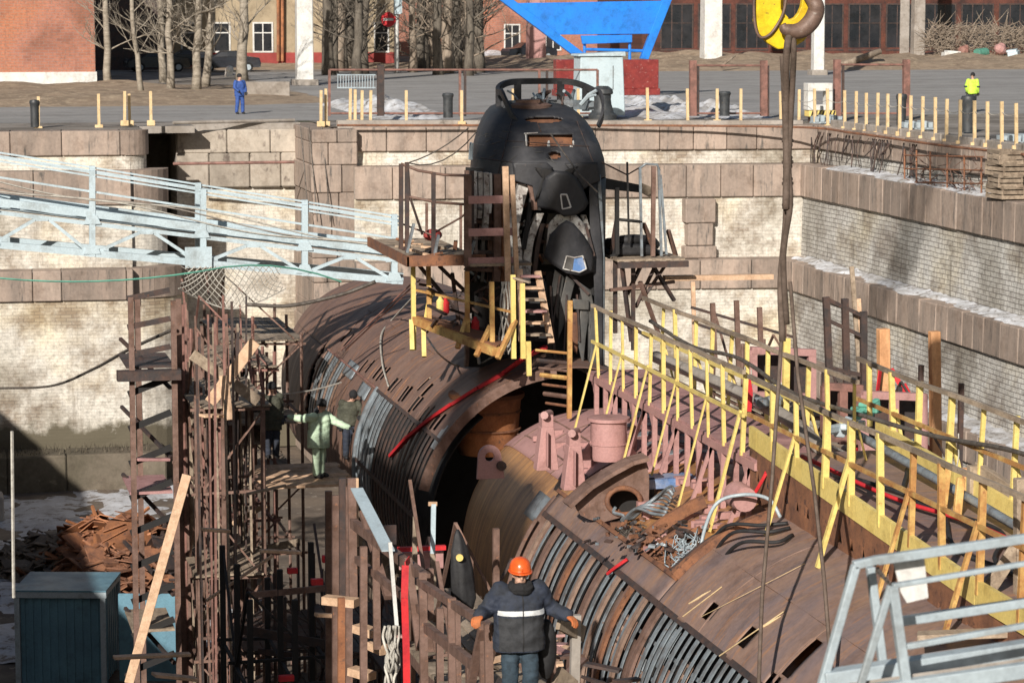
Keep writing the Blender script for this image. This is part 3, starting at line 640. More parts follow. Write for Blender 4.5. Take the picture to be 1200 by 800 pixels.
# light grid fence left
o=thing('mesh_fence',P(400,104,125),'low grey railing fence on the road left of the tower','fence')
mb=MB(); 
for i in range(14): mb.tube([P(396+i*3.2,104,125),P(396+i*3.2,88,125)],.02,4)
mb.build('bars','greyblue',o); mb=MB(); mb.tube([P(395,88,125),P(440,88,125)],.03,5); mb.tube([P(395,103,125),P(440,103,125)],.03,5); mb.build('rails','greyblue',o)
# ---- striped barrier box
o=thing('barrier_box',P(964,140,107.6),'white open box with a yellow and black striped skirt on the quay','barrier')
Y=107.4
def fr(a,b,c,d,name,mat,Y=Y,th=.6,par=o): 
    p=P(a,d,Y);q=P(b,c,Y); mb=MB(); mb.box(p.x,q.x,Y,Y+th,p.z,q.z); return mb.build(name,mat,par,mods=[bevel(.015)])
fr(947,976,97.5,107,'top_panel','white'); fr(947,953.5,107.2,129.5,'side_panel','white'); fr(969.5,976,107.2,129.5,'side_panel','white'); fr(953.7,969.3,123,129.5,'lower_panel','white')
fr(948,980,129.7,137,'striped_skirt','yellow')
st=[c for c in o.children if c.name.startswith('striped')][0]
mb=MB()
for i in range(7):
    x=950+i*4.2; mb.prism([P(x,136.6,Y-.012),P(x+1.9,136.6,Y-.012),P(x+4.2,130,Y-.012),P(x+2.3,130,Y-.012)],(0,.01,0))
mb.build('black_stripes','black',st)
fr(952,974,137.2,147,'base','scafdark')
for i,(x,y,Y2,lb) in enumerate([(800,146,106,'a'),(968,140,106,''),(1073,147,99,''),(1190,163,89,'')]):
    if i==0: continue
    a=P(x,y,Y2); mb=MB()
    for k in range(5): mb.box(a.x-.5+k*.25,a.x-.34+k*.25,a.y-.1,a.y+.5,a.z-.1,a.z+.12+.05*(k%2))
    mb.box(a.x-.55,a.x+.8,a.y-.05,a.y+.45,a.z-.16,a.z-.1)
    single(mb,'cable_clamp_rack','greyblue',['','small blue grey clamp rack below the striped barrier box','small blue grey clamp rack beside the brown fence post','blue grey clamp rack at the right end of the stake row'][i],'rack')
# hose / cable along quay edge
mb=MB(); mb.tube(curve([P(395,147,106.4),P(560,147,105.8),P(700,147,105.4),P(930,149,103.6),PX(1000,156,35.6),PX(1100,170,35.6),PX(1200,181,35.6)],8),.05,6)
single(mb,'quay_hose','rust','long rust brown pipe running along the quay edge below the stakes','pipe')
mb=MB(); rnd=random.Random(3)
for i in range(34):
    x=rnd.uniform(940,1075); y=152+(x-940)*.13; Xx=35.3; a=PX(x,y,35.8); L=rnd.uniform(.5,1.9)
    mb.tube(curve([a,a+Vector((-.1,rnd.uniform(-.4,.4),-L*.4)),a+Vector((-.15,rnd.uniform(-.7,.7),-L))],5),rnd.uniform(.015,.035),5)
tag(mb.build('hanging_cables','scafdark'),'tangle of dark cables hanging over the top of the right wall','cables',kind='stuff')
# net / rubble basket
o=thing('wire_basket',PX(1110,235,35.4),'rusty wire basket frame standing on the snowy upper ledge','basket')
mb=MB()
for x in (1074,1090,1110,1130,1150,1060): mb.tube([PX(x,176+(x-1074)*.1,35.3),PX(x,222+(x-1074)*.1,35.3)],.035,5)
for k in (0,.35,.7): mb.tube([PX(1060,182+k*45,35.3),PX(1152,184+k*45,35.3)],.03,5)
mb.build('frame','rust',o)
mb=MB()
for i in range(60):
    x=rnd.uniform(1072,1150);y=rnd.uniform(185,222);a=PX(x,y,35.3); mb.tube([a,a+Vector((rnd.uniform(-.2,.2),rnd.uniform(-1,1),rnd.uniform(-.5,.5)))],.015,4)
mb.build('wire_tangle','scafbrown',o)
# crates
for i in range(4):
    y=232-i*13.5; a=PX(1178,y,35.3); mb=MB(); rr=Matrix.Translation(a)@Matrix.Rotation(R_((4,-6,8,-3)[i]),4,'Z')
    for zz in (0,.16,.32):
        mb.box(-.4,.4,-.62,-.58,zz,zz+.12); mb.box(-.4,.4,.58,.62,zz,zz+.12); mb.box(-.42,-.4,-.6,.6,zz,zz+.12); mb.box(.4,.42,-.6,.6,zz,zz+.12)
    for xx in (-.38,.38):
        for yy in (-.56,.56): mb.box(xx-.03,xx+.03,yy-.03,yy+.03,0,.44)
    mb.box(-.4,.4,-.6,.6,0,.03); mb.xf(rr); single(mb,'wooden_crate','oldwood',['slatted wooden crate at the bottom of the stack on the right ledge','slatted crate second from the bottom of the stack on the right ledge','slatted crate second from the top of the stack on the right ledge','slatted crate on top of the stack on the right ledge'][i],'crate','crates stacked on the right ledge')
# ---- cars
def car(x,y,rz,label,mat='carpaint'):
    b=g(x,y); o=thing('parked_car',(b.x,b.y,QZ),label,'car','dark cars parked behind the trees')
    T=Matrix.Translation(b)@Matrix.Rotation(rz,4,'Z')
    prof=[(-2.2,.3),(-2.25,.7),(-2.1,.92),(-1.2,1.02),(-.6,1.42),(.6,1.46),(1.35,1.05),(2.15,.95),(2.25,.6),(2.2,.3)]
    vs=[];fs=[];n=len(prof)
    for j,(yy,k) in enumerate(((-.82,.96),(-.86,1),(.86,1),(.82,.96))):
        for (px,pz) in prof:
            ins=.16 if pz>1.1 else 0; vs.append((px*k,yy*(1-ins) ,pz))
    for j in range(3):
        for i in range(n): fs.append((j*n+i,j*n+(i+1)%n,(j+1)*n+(i+1)%n,(j+1)*n+i))
    fs.append(list(range(n))[::-1]); fs.append(list(range(3*n,4*n)))
    mb=MB(); mb.add(vs,fs); mb.xf(T); mb.build('body',mat,o,smooth='auto',mods=[bevel(.05,2)])
    for sy in (-1,1):
        mb=MB(); mb.add([(-1.0,sy*.87,1.05),(1.15,sy*.87,1.05),(.55,sy*.76,1.38),(-.5,sy*.76,1.36)],[(0,1,2,3)])
        mb.xf(T); mb.build('side_window','glass',o)
    for wx in (-1.35,1.35):
        for wy in (-.85,.85):
            mb=MB(); mb.lathe((wx,wy-.1,.32),[(.001,0),(.32,0),(.34,.05),(.34,.15),(.32,.2),(.001,.2)],18,'y',cap=False); mb.xf(T); w=mb.build('wheel','tyre',o)
            mb=MB(); mb.lathe((wx,wy-.115,.32),[(.001,0),(.2,0),(.2,.23),(.001,.23)],14,'y',cap=False); mb.xf(T); mb.build('rim','greyblue',w)
car(184,84,.1,'dark parked car left of the pale trunks, partly hidden'); car(224,81,.05,'dark blue parked car in the middle behind the pale trunks'); car(268,84,-.1,'dark parked car nearest to the blue dressed worker'); car(620,70,.2,'low black parked car behind the submarine tower')
mb=MB(); mb.prism([P(265,90,158),P(273,90,158),P(272,82,158),P(266,82,158)],(0,.8,0)); mb.ell(P(269,82,158.2),(.25,.3,.25),8,6); single(mb,'white_sack','white','small white sack at the foot of the trees behind the blue worker','sack')
mb=MB(); a=P(283,118,141);c=P(340,101,141); mb.box(a.x,c.x,141,142,QZ,QZ+.8); single(mb,'concrete_block','concrete','long low concrete block beside the white pillar','concrete block',mods=[bevel(.04)])
# ================================================================ SUBMARINE
sub=thing('submarine',(X0,60,Z0-3.5),'huge rust brown submarine with a stripped black tower, lying in the dry dock','submarine')
def cyl(Y,th,R,cx=X0,cz=Z0):
    t=R_(th); return Vector((cx-R*math.sin(t),Y,cz+R*math.cos(t)))
def hullgrid(name,mat,Y0,Y1,t0,t1,Rf,dY,dt,hole=None,thick=.03,par=sub,noise_amp=.0,smooth=True,edge=None):
    ny=max(1,round((Y1-Y0)/dY)); nt_=max(1,round((t1-t0)/dt)); mb=MB(); vs=[];fs=[]
    for i in range(ny+1):
        Y=Y0+(Y1-Y0)*i/ny
        for j in range(nt_+1):
            th=t0+(t1-t0)*j/nt_; R=Rf(Y) if callable(Rf) else Rf
            if noise_amp: R+=noise_amp*mn.noise(Vector((Y*.9,th*.05,1.7)))+noise_amp*.5*mn.noise(Vector((Y*2.6,th*.12,5)))
            vs.append(cyl(Y,th,R))
    for i in range(ny):
        for j in range(nt_):
            Yc=Y0+(Y1-Y0)*(i+.5)/ny; tc=t0+(t1-t0)*(j+.5)/nt_
            if hole and hole(Yc,tc): continue
            k=i*(nt_+1)+j; fs.append((k,k+1,k+nt_+2,k+nt_+1))
    mb.add(vs,fs); return mb.build(name,mat,par,smooth=smooth,mods=[solid(thick,-1)])
def Rout(Y): return 3.48-(.0125*(Y-76.5)**2 if Y>76.5 else 0)
YA=57.8
slots=[(58.9,51),(59.25,52),(60.2,51),(60.55,52),(61.7,50.5),(62.0,51.5),(63.2,50),(63.5,51),(64.6,50),(64.95,50.5),(66.3,49),(66.7,50),(67.2,50),(68.3,50.5),(69.0,52),(71.5,66),(72.1,65),(72.6,47),(73.2,46),(61.9,44),(62.6,43)]
def hole1(Y,t):
    for (a,b) in slots:
        if abs(Y-a)<.11 and abs(t-b)<3.4: return True
    # jagged torn opening on the far flank
    if 53<t<92:
        c=74.5+.3*mn.noise(Vector((t*.08,0,0)))+.02*(70-t); w=(.30+.3*mn.noise(Vector((t*.15,7,0))))*min(1,(t-53)/8)
        if abs(Y-c)<w+.12*mn.noise(Vector((t*.7,Y*3,2))): return True
    return False
# upper casing shell with the slot row
hullgrid('outer_casing','hull',YA,92.5,-95,56,Rout,.08,.8,hole1,.014,noise_amp=.03)
# lower flank panels and rib windows of the forward part
hullgrid('flank_panel','hull',66.0,70.6,56.05,108,lambda Y:Rout(Y)-.01,.2,2,None,.04,noise_amp=.015)
hullgrid('flank_panel','hull',74.0,92.5,56.05,108,lambda Y:Rout(Y)-.01,.1,1,hole1,.04,noise_amp=.02)
hullgrid('inner_plating','black',YA+.3,85,38,112,lambda Y:Rout(Y)-.42,.5,3,None,.03)  # black colour stands in for shade behind the slots and ribs
def arc_bar(name,mat,Y,w,t0,t1,R,h,par=sub,tilt=0,dt=2.5,round_=False):
    mb=MB(); n=max(3,int((t1-t0)/dt)); vs=[];fs=[]
    for i in range(n+1):
        th=t0+(t1-t0)*i/n; yo=tilt*(i/n)
        if round_:
            for k in range(8):
                a=k*math.pi/4; vs.append(cyl(Y+yo+w/2*math.cos(a),th,R-h/2+w/2*math.sin(a)))
        else:
            for (dy,dr) in ((-w/2,0),(w/2,0),(w/2,-h),(-w/2,-h)): vs.append(cyl(Y+yo+dy,th,R+dr))
    k=8 if round_ else 4
    for i in range(n):
        for j in range(k): fs.append((i*k+j,i*k+(j+1)%k,(i+1)*k+(j+1)%k,(i+1)*k+j))
    fs.append(tuple(range(k))[::-1]); fs.append(tuple(range(n*k,n*k+k)))
    mb.add(vs,fs); return mb.build(name,mat,par,smooth=bool(round_))
for i in range(9): arc_bar('rib','rib_grey' if i%3 else 'rib_pink',70.8+i*.37,.15,56.3,104,3.47,.03)
for i in range(20): arc_bar('rib','rib_grey' if i>13 else 'scafdark',YA+.55+i*.395,.17 if i>13 else .12,56.3,106,3.47,.03)  # ribs near the rim coloured dark to carry the shade there
arc_bar('flange','rib_grey',66.0,.12,55,112,3.53,.28)
arc_bar('flange','scafbrown',YA+.02,.10,5,75,3.50,.22)
arc_bar('flange','rib_grey',YA+.35,.28,50,60,3.495,.03)
for (Ya,Yb,ta,tb) in ((69.2,70.6,53,60),(66.6,67.8,57,63)):
    hullgrid('patched_plate','rib_grey',Ya,Yb,ta,tb,3.51,.3,1,None,.03)
# longitudinal stringers at the seam
def stringer(name,mat,Y0,Y1,th,R,w,h):
    mb=MB(); n=max(1,int((Y1-Y0)/1.5))
    for i in range(n): 
        a=cyl(Y0+(Y1-Y0)*i/n,th,R(Y0+(Y1-Y0)*i/n) if callable(R) else R);b=cyl(Y0+(Y1-Y0)*(i+1)/n,th,R(Y0+(Y1-Y0)*(i+1)/n) if callable(R) else R)
        t=R_(th); mb.beam(a,b,w,h,upv=(-math.sin(t),0,math.cos(t)))
    return mb.build(name,mat,sub)
stringer('stringer','scafred',66,74,55.8,lambda Y:Rout(Y)+.02,.05,.05)
stringer('stringer','scafdark',YA,66,56.2,3.47,.08,.06)
stringer('stringer','scafdark',20,48.4,53.2,3.49,.10,.05)
stringer('stringer','scafdark',YA,66,86,3.44,.1,.08)
# weld seams across the casing: thin proud rings
for Y in (60.9,64.1,67.6,70.4,73.4): arc_bar('weld_seam','hull',Y,.035,-60,55,Rout(Y)+.012,.03)
stringer('weld_seam','hull',YA,74,30,lambda Y:Rout(Y)+.004,.03,.02)
# ---- pressure hull
def Rp(Y): return 3.08-(.045*(Y-53.4)**2 if Y>53.4 else 0)
hullgrid('pressure_hull','pressure',20,60.5,-80,118,Rp,.35,3,None,.05)
hullgrid('pressure_hull_plating','pinkprimer',47.6,57.5,-60,41,lambda Y:Rp(Y)+.03,.35,3,None,.03)
for Y in (49.2,51.0,52.8,54.6): arc_bar('weld_seam','scafbrown',Y,.03,-50,41,Rp(Y)+.045,.02)
for th in (22,34): stringer('weld_seam','scafbrown',47.7,56,th,lambda Y:Rp(Y)+.045,.03,.02)
for i in range(5): arc_bar('deck_batten','rib_grey',48.6+i*1.1,.34,-30,9,Rp(48.6+i*1.1)+.05,.03)
hullgrid('patched_plate','rib_grey',48.6,50.6,48,58,3.16,.5,2,None,.04)
arc_bar('flange','scafbrown',48.45,.12,47,120,3.52,.30)
arc_bar('flange','scafbrown',48.3,.05,56,120,3.60,.06)
# dark inner bulkhead closing the cavity under the casing
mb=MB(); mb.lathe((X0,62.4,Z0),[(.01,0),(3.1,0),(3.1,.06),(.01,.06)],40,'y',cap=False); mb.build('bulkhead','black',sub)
# orange round tank below casing rim
mb=MB(); mb.lathe(P(570,520,59.6),[(.62,-.2),(.70,.0),(.78,1.0),(.86,1.1),(.86,1.18),(.01,1.18)],24); t_=mb.build('air_tank','orange_rust',sub,smooth='auto')
mb=MB()
for k in (.35,.75): mb.lathe(P(570,520,59.6)+Vector((0,0,k)),[(.77,0),(.79,0),(.79,.04),(.77,.04)],24)
mb.build('tank_band','rust',t_)
# ---- near rib field
rnd=random.Random(11)
Y=47.9;i=0
while Y>27.5 and i<74:
    k=i%3
    far=i<30
    if k==0 and far: arc_bar('rib',('rib_pink','scafbrown','rib_pink','rust')[(i//3)%4],Y,.15,53.6,118,3.50,.05); Y-=.31
    elif k==1 or not far: arc_bar('rib','rib_grey',Y,.09 if i%2 else .13,54,120,3.47,.02); Y-=.30 if not far else .26
    else: arc_bar('rib','rib_grey' if i%2 else 'scafbrown',Y,.10,53.6,116,3.45,.02); Y-=.27
    i+=1
hullgrid('inner_plating','black',20,48.2,50,120,3.12,.5,4,None,.03)  # painted black so the gaps between the ribs read as shade
for j in range(24):
    Yc=rnd.uniform(30,43); t=rnd.uniform(55,84); hullgrid('filler_plate',('rib_grey','scafbrown','rib_pink')[j%3],Yc,Yc+rnd.choice((.24,.6,.95)),t,t+rnd.uniform(4,13),3.42,.3,3,None,.01)
for th in (62,70,79): stringer('stringer','rib_grey',29,41,th,3.38,.06,.02)
# ---- near deck plates
def hole2(Y,t):
    for (a,b,wy,wt) in NEAR_SLOTS:
        if abs(Y-a)<wy and abs(t-b)<wt: return True
    return False
NEAR_SLOTS=[]
def cylhit(x,y,R):
    d=ray(x,y); a=d.x**2+d.z**2; b=-2*(d.x*X0+d.z*Z0); c=X0*X0+Z0*Z0-R*R; D=b*b-4*a*c
    if D<0: return None
    p=d*((-b-math.sqrt(D))/2/a); return p,p.y,math.degrees(math.atan2(X0-p.x,p.z-Z0))
for x,y,wy,wt in ((831,717,.17,2.4),(877,747,.17,3.0),(938,770,.17,5.5),(905,798,.15,2)):
    h=cylhit(x,y,3.5); NEAR_SLOTS.append((h[1],h[2],wy,wt))
hullgrid('deck_plating','hull_deck',18,40.6,-62,53,3.5,.09,.8,hole2,.014,noise_amp=.03)
hullgrid('deck_edge_strip','hull_deck',40.6,48.45,45.5,53,3.5,.3,1.5,None,.04,noise_amp=.015)
hullgrid('deck_plating','hull_deck',40.6,48.45,-62,-22,3.5,.4,3,None,.04)
stringer('deck_stringer','rust',40.6,48.4,45.2,3.52,.07,.12)
arc_bar('flange','rust',40.62,.14,-20,45,3.62,.30)
arc_bar('flange','scafdark',41.1,.06,-5,45,3.5,.18)
arc_bar('flange','rust',43.6,.10,20,45,3.42,.2)
for Y in (23,27,31,35,38.4): arc_bar('weld_seam','hull_deck',Y,.03,-60,54,3.512,.03)
for th in (12,33): stringer('weld_seam','hull_deck',18,40.5,th,3.506,.03,.02)
# chalk marks
for (a,b,w) in (((800,722),(846,687),.04),((843,768),(920,715),.04),((822,722),(943,660),.02)):
    pts=[cylhit(a[0]+(b[0]-a[0])*k/8,a[1]+(b[1]-a[1])*k/8,3.53)[0] for k in range(9)]
    mb=MB(); mb.tube(pts,w/4.5,4); mb.build('paint_mark','paleyellow',sub)
for (cx,cy) in ((818,702),(900,732)):
    mb=MB()
    for k in range(4):
        a=cylhit(cx-11+k*3,cy+5-k*1.5,3.525)[0];b=cylhit(cx+6+k*3,cy-6-k*1.5,3.525)[0]; mb.tube([a,(a+b)/2,b],.009,4)
    mb.build('paint_mark','paleyellow',sub)
# web frame with an oval opening
def Hh(x,y,Y): return P(x,y,Y)
mb=MB(); Yw=45.6
outer=[(672,590),(690,573),(714,558),(738,545),(757,540),(761,560),(760,598),(735,604),(705,612),(682,606)]
n=20; oc=(731,587); hole=[(oc[0]+19.5*math.cos(2*math.pi*k/n)+2*math.sin(2*math.pi*k/n),oc[1]+15.5*math.sin(2*math.pi*k/n)) for k in range(n)]
# ring of quads from hole to outline (sampled by angle)
def outline_at(a):
    best=None
    for i in range(len(outer)):
        p=outer[i];q=outer[(i+1)%len(outer)]; dx,dy=math.cos(a),math.sin(a); ex,ey=q[0]-p[0],q[1]-p[1]; den=dx*ey-dy*ex
        if abs(den)<1e-9: continue
        t=((p[0]-oc[0])*ey-(p[1]-oc[1])*ex)/den; u=((p[0]-oc[0])*dy-(p[1]-oc[1])*dx)/den
        if t>0 and -1e-6<=u<=1.000001 and (best is None or t<best): best=t
    best=best or 30; return (oc[0]+dx_(a)*best,oc[1]+math.sin(a)*best)
dx_=math.cos
vs=[];fs=[]
for k in range(n*2):
    a=2*math.pi*k/(n*2); h_=(oc[0]+19.5*math.cos(a),oc[1]+15.5*math.sin(a)); o_=outline_at(a)
    vs+= [P(*h_,Yw),P(*o_,Yw)]
for k in range(n*2): a=2*k;b=2*((k+1)%(n*2)); fs.append((a,a+1,b+1,b))
mb.add(vs,fs); web=mb.build('web_frame','orange_rust' if False else 'scafbrown',sub,mods=[solid(.06)])
mb=MB(); ring=[P(oc[0]+19.5*math.cos(2*math.pi*k/28),oc[1]+15.5*math.sin(2*math.pi*k/28),Yw-.02) for k in range(29)]; mb.tube(ring,.05,6); mb.build('opening_rim','rust',web,smooth=True)
mb=MB(); top=[(664,594),(690,571),(714,556),(738,543),(757,538)]
for a,b in zip(top[:-1],top[1:]): mb.beam(P(a[0],a[1]-3,Yw),P(b[0],b[1]-3,Yw),.5,.07,upv=(0,0,1))
mb.build('top_flange','scafbrown',web)
mb=MB(); 
a=[P(672,590,Yw+.5),P(700,567,Yw+.5),P(740,546,Yw+.5),P(757,540,Yw+.5)]
for p_,q_ in zip(a[:-1],a[1:]): mb.beam(p_,q_,.06,.3)
mb.build('back_web','scafbrown',web)
# oval dark sealing behind the opening : inner trunk wall
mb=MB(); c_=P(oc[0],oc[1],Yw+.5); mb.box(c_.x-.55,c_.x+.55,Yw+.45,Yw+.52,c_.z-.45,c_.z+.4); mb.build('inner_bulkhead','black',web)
# pipe/cable clutter in the opened trench
def cableset(name,label,ctrls,r,mat='scafdark',group=None):
    mb=MB()
    for c in ctrls: mb.tube(curve(c,6),r*random.uniform(.7,1.2),6)
    return tag(mb.build(name,mat,smooth=True),label,'cables',group)
rnd=random.Random(5)
def onhull(x,y,R=3.12): 
    h=cylhit(x,y,R); return h[0]
def clutter(cx,cy,w,h,n,seed,R=3.15,lift=.12):
    r=random.Random(seed); out=[]
    for i in range(n):
        a=(cx+r.uniform(-w,w)*.5,cy+r.uniform(-h,h)*.5); pts=[]
        for k in range(4):
            q=(a[0]+r.uniform(-w,w)*.45,a[1]+r.uniform(-h,h)*.4); p=onhull(*q,R); p.z+=r.uniform(0,lift); pts.append(p)
        out.append(pts)
    return out
cableset('cable_bundle','bundle of cut grey cables spread below the oval opening',[[onhull(728+i*2,612-i*.6,3.2),onhull(745+i*3,606-i*1.5,3.3)+Vector((0,0,.15)),onhull(764+i*3,602-i*3.2+6,3.2)+Vector((0,0,.1+.02*i)),onhull(776+i*1.6,600-i*4+12,3.2)+Vector((.05,0,.12))] for i in range(8)],.028,'rib_grey')
cableset('wiring_tangle','fine tangle of grey wiring lying in the opened trench',clutter(745,630,36,16,46,3),.010,'steelrope')
cableset('wiring_tangle','heap of rusty wire and dirty pipe stubs near the red hose end',clutter(790,662,46,26,60,4),.014,'rust')
cableset('wiring_tangle','pale silver wiring ends beside the black cable loops',clutter(800,655,26,34,50,9,lift=.2),.010,'greyblue')
o=tag(MB().tube(curve([onhull(822,672,3.2),onhull(822,650,3.3)+Vector((0,0,.2)),onhull(838,624,3.5)+Vector((0,0,.45)),onhull(868,610,3.5)+Vector((0,0,.42)),onhull(900,606,3.5)+Vector((0,0,.3)),onhull(915,606,3.5)],8),.03,8).build('hose','greyblue',smooth=True),'light grey hose arching over the rusty frame beside the black cables','hose')
for i,(dx,dy,lb) in enumerate(((4,6,'thick black cable loop directly below the pale hose'),(12,14,'second black cable loop curving below the pale hose'),(22,26,'lowest black cable loop lying on the deck plate'))):
    tag(MB().tube(curve([onhull(820+dx,678,3.2),onhull(826+dx,650+dy*.6,3.3)+Vector((0,0,.15)),onhull(848+dx,628+dy,3.5)+Vector((0,0,.25)),onhull(888+dx,618+dy,3.5)+Vector((0,0,.12)),onhull(922+dx*.3,612+dy*.7,3.5)+Vector((0,0,.05))],8),.03,8).build('cable_loop','tarpblack',smooth=True),lb,'cable','black cable loops on the deck')
for (a,b) in (((828,660),(845,640)),((852,640),(905,615)),((700,640),(735,655)),((770,640),(815,610)),((760,650),(820,620))):
    mb=MB(); mb.beam(onhull(*a,3.22),onhull(*b,3.22),.12,.12); mb.build('trench_bar','rust',sub)
rnd=random.Random(21)
for i in range(26):
    a=(rnd.uniform(690,850),0); a=(a[0],590+(a[0]-690)*.42+rnd.uniform(-4,26)); b=(a[0]+rnd.uniform(-16,24),a[1]+rnd.uniform(-14,8))
    mb=MB(); k=rnd.choice((.05,.08,.14)); mb.beam(onhull(*a,3.2),onhull(*b,3.2),k,rnd.choice((.04,.1))); mb.build('trench_scrap',('rust','scafbrown','scafdark','pinkprimer')[i%4],sub)
mb=MB(); c=onhull(772,568,3.2); mb.box(c.x-.5,c.x+.7,c.y-.1,c.y+.5,c.z-.05,c.z+.12); mb.build('trench_box','bluetarp',sub)
# pink round fittings
mb=MB(); c=P(868,582,41.5); mb.lathe(c,[(.01,-.25),(.2,-.25),(.22,-.1),(.22,.25),(.01,.25)],16,'y'); mb.build('pink_fitting','pinkprimer',sub,smooth='auto')
mb=MB(); c=P(680,588,46.5); mb.ell(c,(.12,.12,.12),10,8); mb.build('pink_fitting','pinkprimer',sub,smooth=True)
# pink roller fairlead brackets
def fairlead(x,yb,yt,Y,w,label):
    b=P(x,yb,Y);t=P(x-2,yt,Y); h=t.z-b.z; k=w/2/(3090/Y)
    o=bpy.data.objects.new('x',None) if False else None
    mb=MB(); mb.prism([(b.x-k,Y,b.z-.1),(b.x+k,Y,b.z-.1),(b.x+k*.55,Y,b.z+h*.68),(b.x-k*.55,Y,b.z+h*.68)],(0,.30,0))
    mb.box(b.x-k*.2,b.x-k*.12,Y-.16,Y-.002,b.z,b.z+h*.62)
    r=mb.build('fairlead_stand','pinkprimer',sub,mods=[bevel(.015)])
    mb=MB(); mb.box(b.x-k*.5,b.x+k*.5,Y+.02,Y+.28,b.z+h*.68+.002,b.z+h*.9); mb.tube([(b.x-k*.45,Y-.12,b.z+h*.92),(b.x+k*.55,Y+.35,b.z+h*.88)],.075,10); mb.build('roller','pinkprimer',r,smooth='auto')
    return r
fairlead(642,545,480,48.8,27,''); fairlead(674,568,501,48.0,27,'')
# lifting eye
mb=MB(); Ye=49.6; c=P(574,535,Ye); nn=24; vs=[];fs=[]
for k in range(nn):
    a=2*math.pi*k/nn; vs.append(c+Vector((.09*math.cos(a),0,.09*math.sin(a))))
for k in range(nn):
    a=2*math.pi*k/nn; r=.22
    p=c+Vector((r*math.cos(a),0,r*math.sin(a)))
    if math.sin(a)<-.1: p=c+Vector((r*1.25*math.cos(a)+.02,0,-.42))
    vs.append(p)
for k in range(nn): fs.append((k,nn+k,nn+(k+1)%nn,(k+1)%nn))
mb.add(vs,fs); mb.build('lifting_eye','pinkprimer',sub,mods=[solid(.08)])
mb=MB(); mb.lathe(P(587,545,Ye),[(.06,-.1),(.09,-.1),(.09,.02),(.06,.02)],12,'y'); mb.build('small_ring','scafdark',sub)
# pink drum
c=P(713,532,48.8); mb=MB(); mb.lathe(c,[(.32,-.1),(.34,0),(.34,.62),(.40,.64),(.40,.70),(.28,.71),(.01,.71)],28); dr=mb.build('drum','pinkprimer',sub,smooth='auto')
for s in (-1,1):
    mb=MB(); mb.prism([c+Vector((s*.33,0,-.1)),c+Vector((s*.62,0,-.1)),c+Vector((s*.33,0,.28))],(0,.04,0)); mb.build('drum_gusset','pinkprimer',dr)
mb=MB(); mb.lathe(c+Vector((0,0,.2)),[(.342,0),(.36,0),(.36,.03),(.342,.03)],28); mb.build('drum_band','pinkprimer',dr)
# ---- walkway casing over the hull
DZ=-7.40; DXL,DXR=13.4,14.75
mb=MB()
y=41.8
while y<52.6:
    mb.box(DXL,DXR,y,y+.28,DZ-.05+random.uniform(-.012,.012),DZ); y+=.29
mb.build('deck_boards','pinkdeck',sub)
for X in (DXL,DXR): 
    mb=MB(); mb.box(X-.04,X+.04,41.8,52.9,DZ-.18,DZ-.052); mb.build('deck_beam','pinkprimer',sub)
i=0;y=42.2
while y<52.8:
    for X in (DXL,DXR):
        zb=Z0+math.sqrt(max(.1,Rp(y)**2-(X-X0)**2)); mb=MB(); mb.beam((X,y,zb),(X,y,DZ-.18),.09,.06)
        if i%3==0: mb.beam((X-.35 if X<X0 else X+.35,y,zb-.05),(X,y,DZ-.2),.06,.06)
        if i%2==0: mb.prism([(X-.03,y,DZ-.18),(X-.03,y+.3,DZ-.18),(X-.03,y,DZ-.5)],(.05,0,0))
        mb.build('deck_strut','pinkprimer',sub)
    y+=.72;i+=1
rnd=random.Random(9)
for i in range(30):
    Yc=rnd.uniform(42.5,55); X=rnd.uniform(12.5,13.6); zb=Z0+math.sqrt(Rp(Yc)**2-(X-X0)**2); mb=MB(); l=rnd.uniform(.2,.6)
    mb.box(X-l/2,X+l/2,Yc,Yc+.14,zb-.02,zb+rnd.uniform(.04,.14)); mb.build('deck_lug','pinkprimer',sub)
# near casing: brown deck between perforated yellow topped webs
NXL,NXR=13.42,15.6; ND=-7.55
TILT=.055
def tilt(o):
    for v in o.data.vertices: v.co.z+=TILT*(max(v.co.y+sub['_w'][1],31.5)-40)+.17
    return o
mb=MB()
y=16
while y<41.5: mb.box(NXL+.05,NXR-.05,y,y+1.5,ND-.05,ND); y+=1.51
tilt(mb.build('casing_deck','hull_deck',sub))
def webplate(X,Y0_,Y1_,par=sub):
    # perforated lower web
    mb=MB(); zb=Z0+math.sqrt(3.5**2-(X-X0)**2)-.28; step=.5; y=Y0_
    vs=[]
    while y<Y1_:
        a=y;b=min(y+step,Y1_); zt=ND+.02
        # quads leaving a small triangular opening
        zm=(zb+zt)/2; h1=zm-.08;h2=zm+.12
        mb.add([(X,a,zb),(X,b,zb),(X,b,h1),(X,a,h1)],[(0,1,2,3)]); mb.add([(X,a,h2),(X,b,h2),(X,b,zt),(X,a,zt)],[(0,1,2,3)])
        mb.add([(X,a,h1),(X,a+.16,h1),(X,a+.24,h2),(X,a,h2)],[(0,1,2,3)]); mb.add([(X,a+.36,h1),(X,b,h1),(X,b,h2),(X,a+.30,h2)],[(0,1,2,3)])
        y+=step
    w_=tilt(mb.build('perforated_web','rust',par,mods=[solid(.03,0)]))
    for v in w_.data.vertices: v.co.z=max(v.co.z,zb-.6-sub['_w'][2])
    mb=MB(); y=Y0_
    while y<Y1_:
        b=min(y+3.1,Y1_); mb.box(X-.035,X+.035,y,b-.01,ND+.025,ND+.36); y+=3.1
    tilt(mb.build('yellow_toe_board','yellow',par))
webplate(NXL,17,42.2); webplate(NXR,17,42.2)
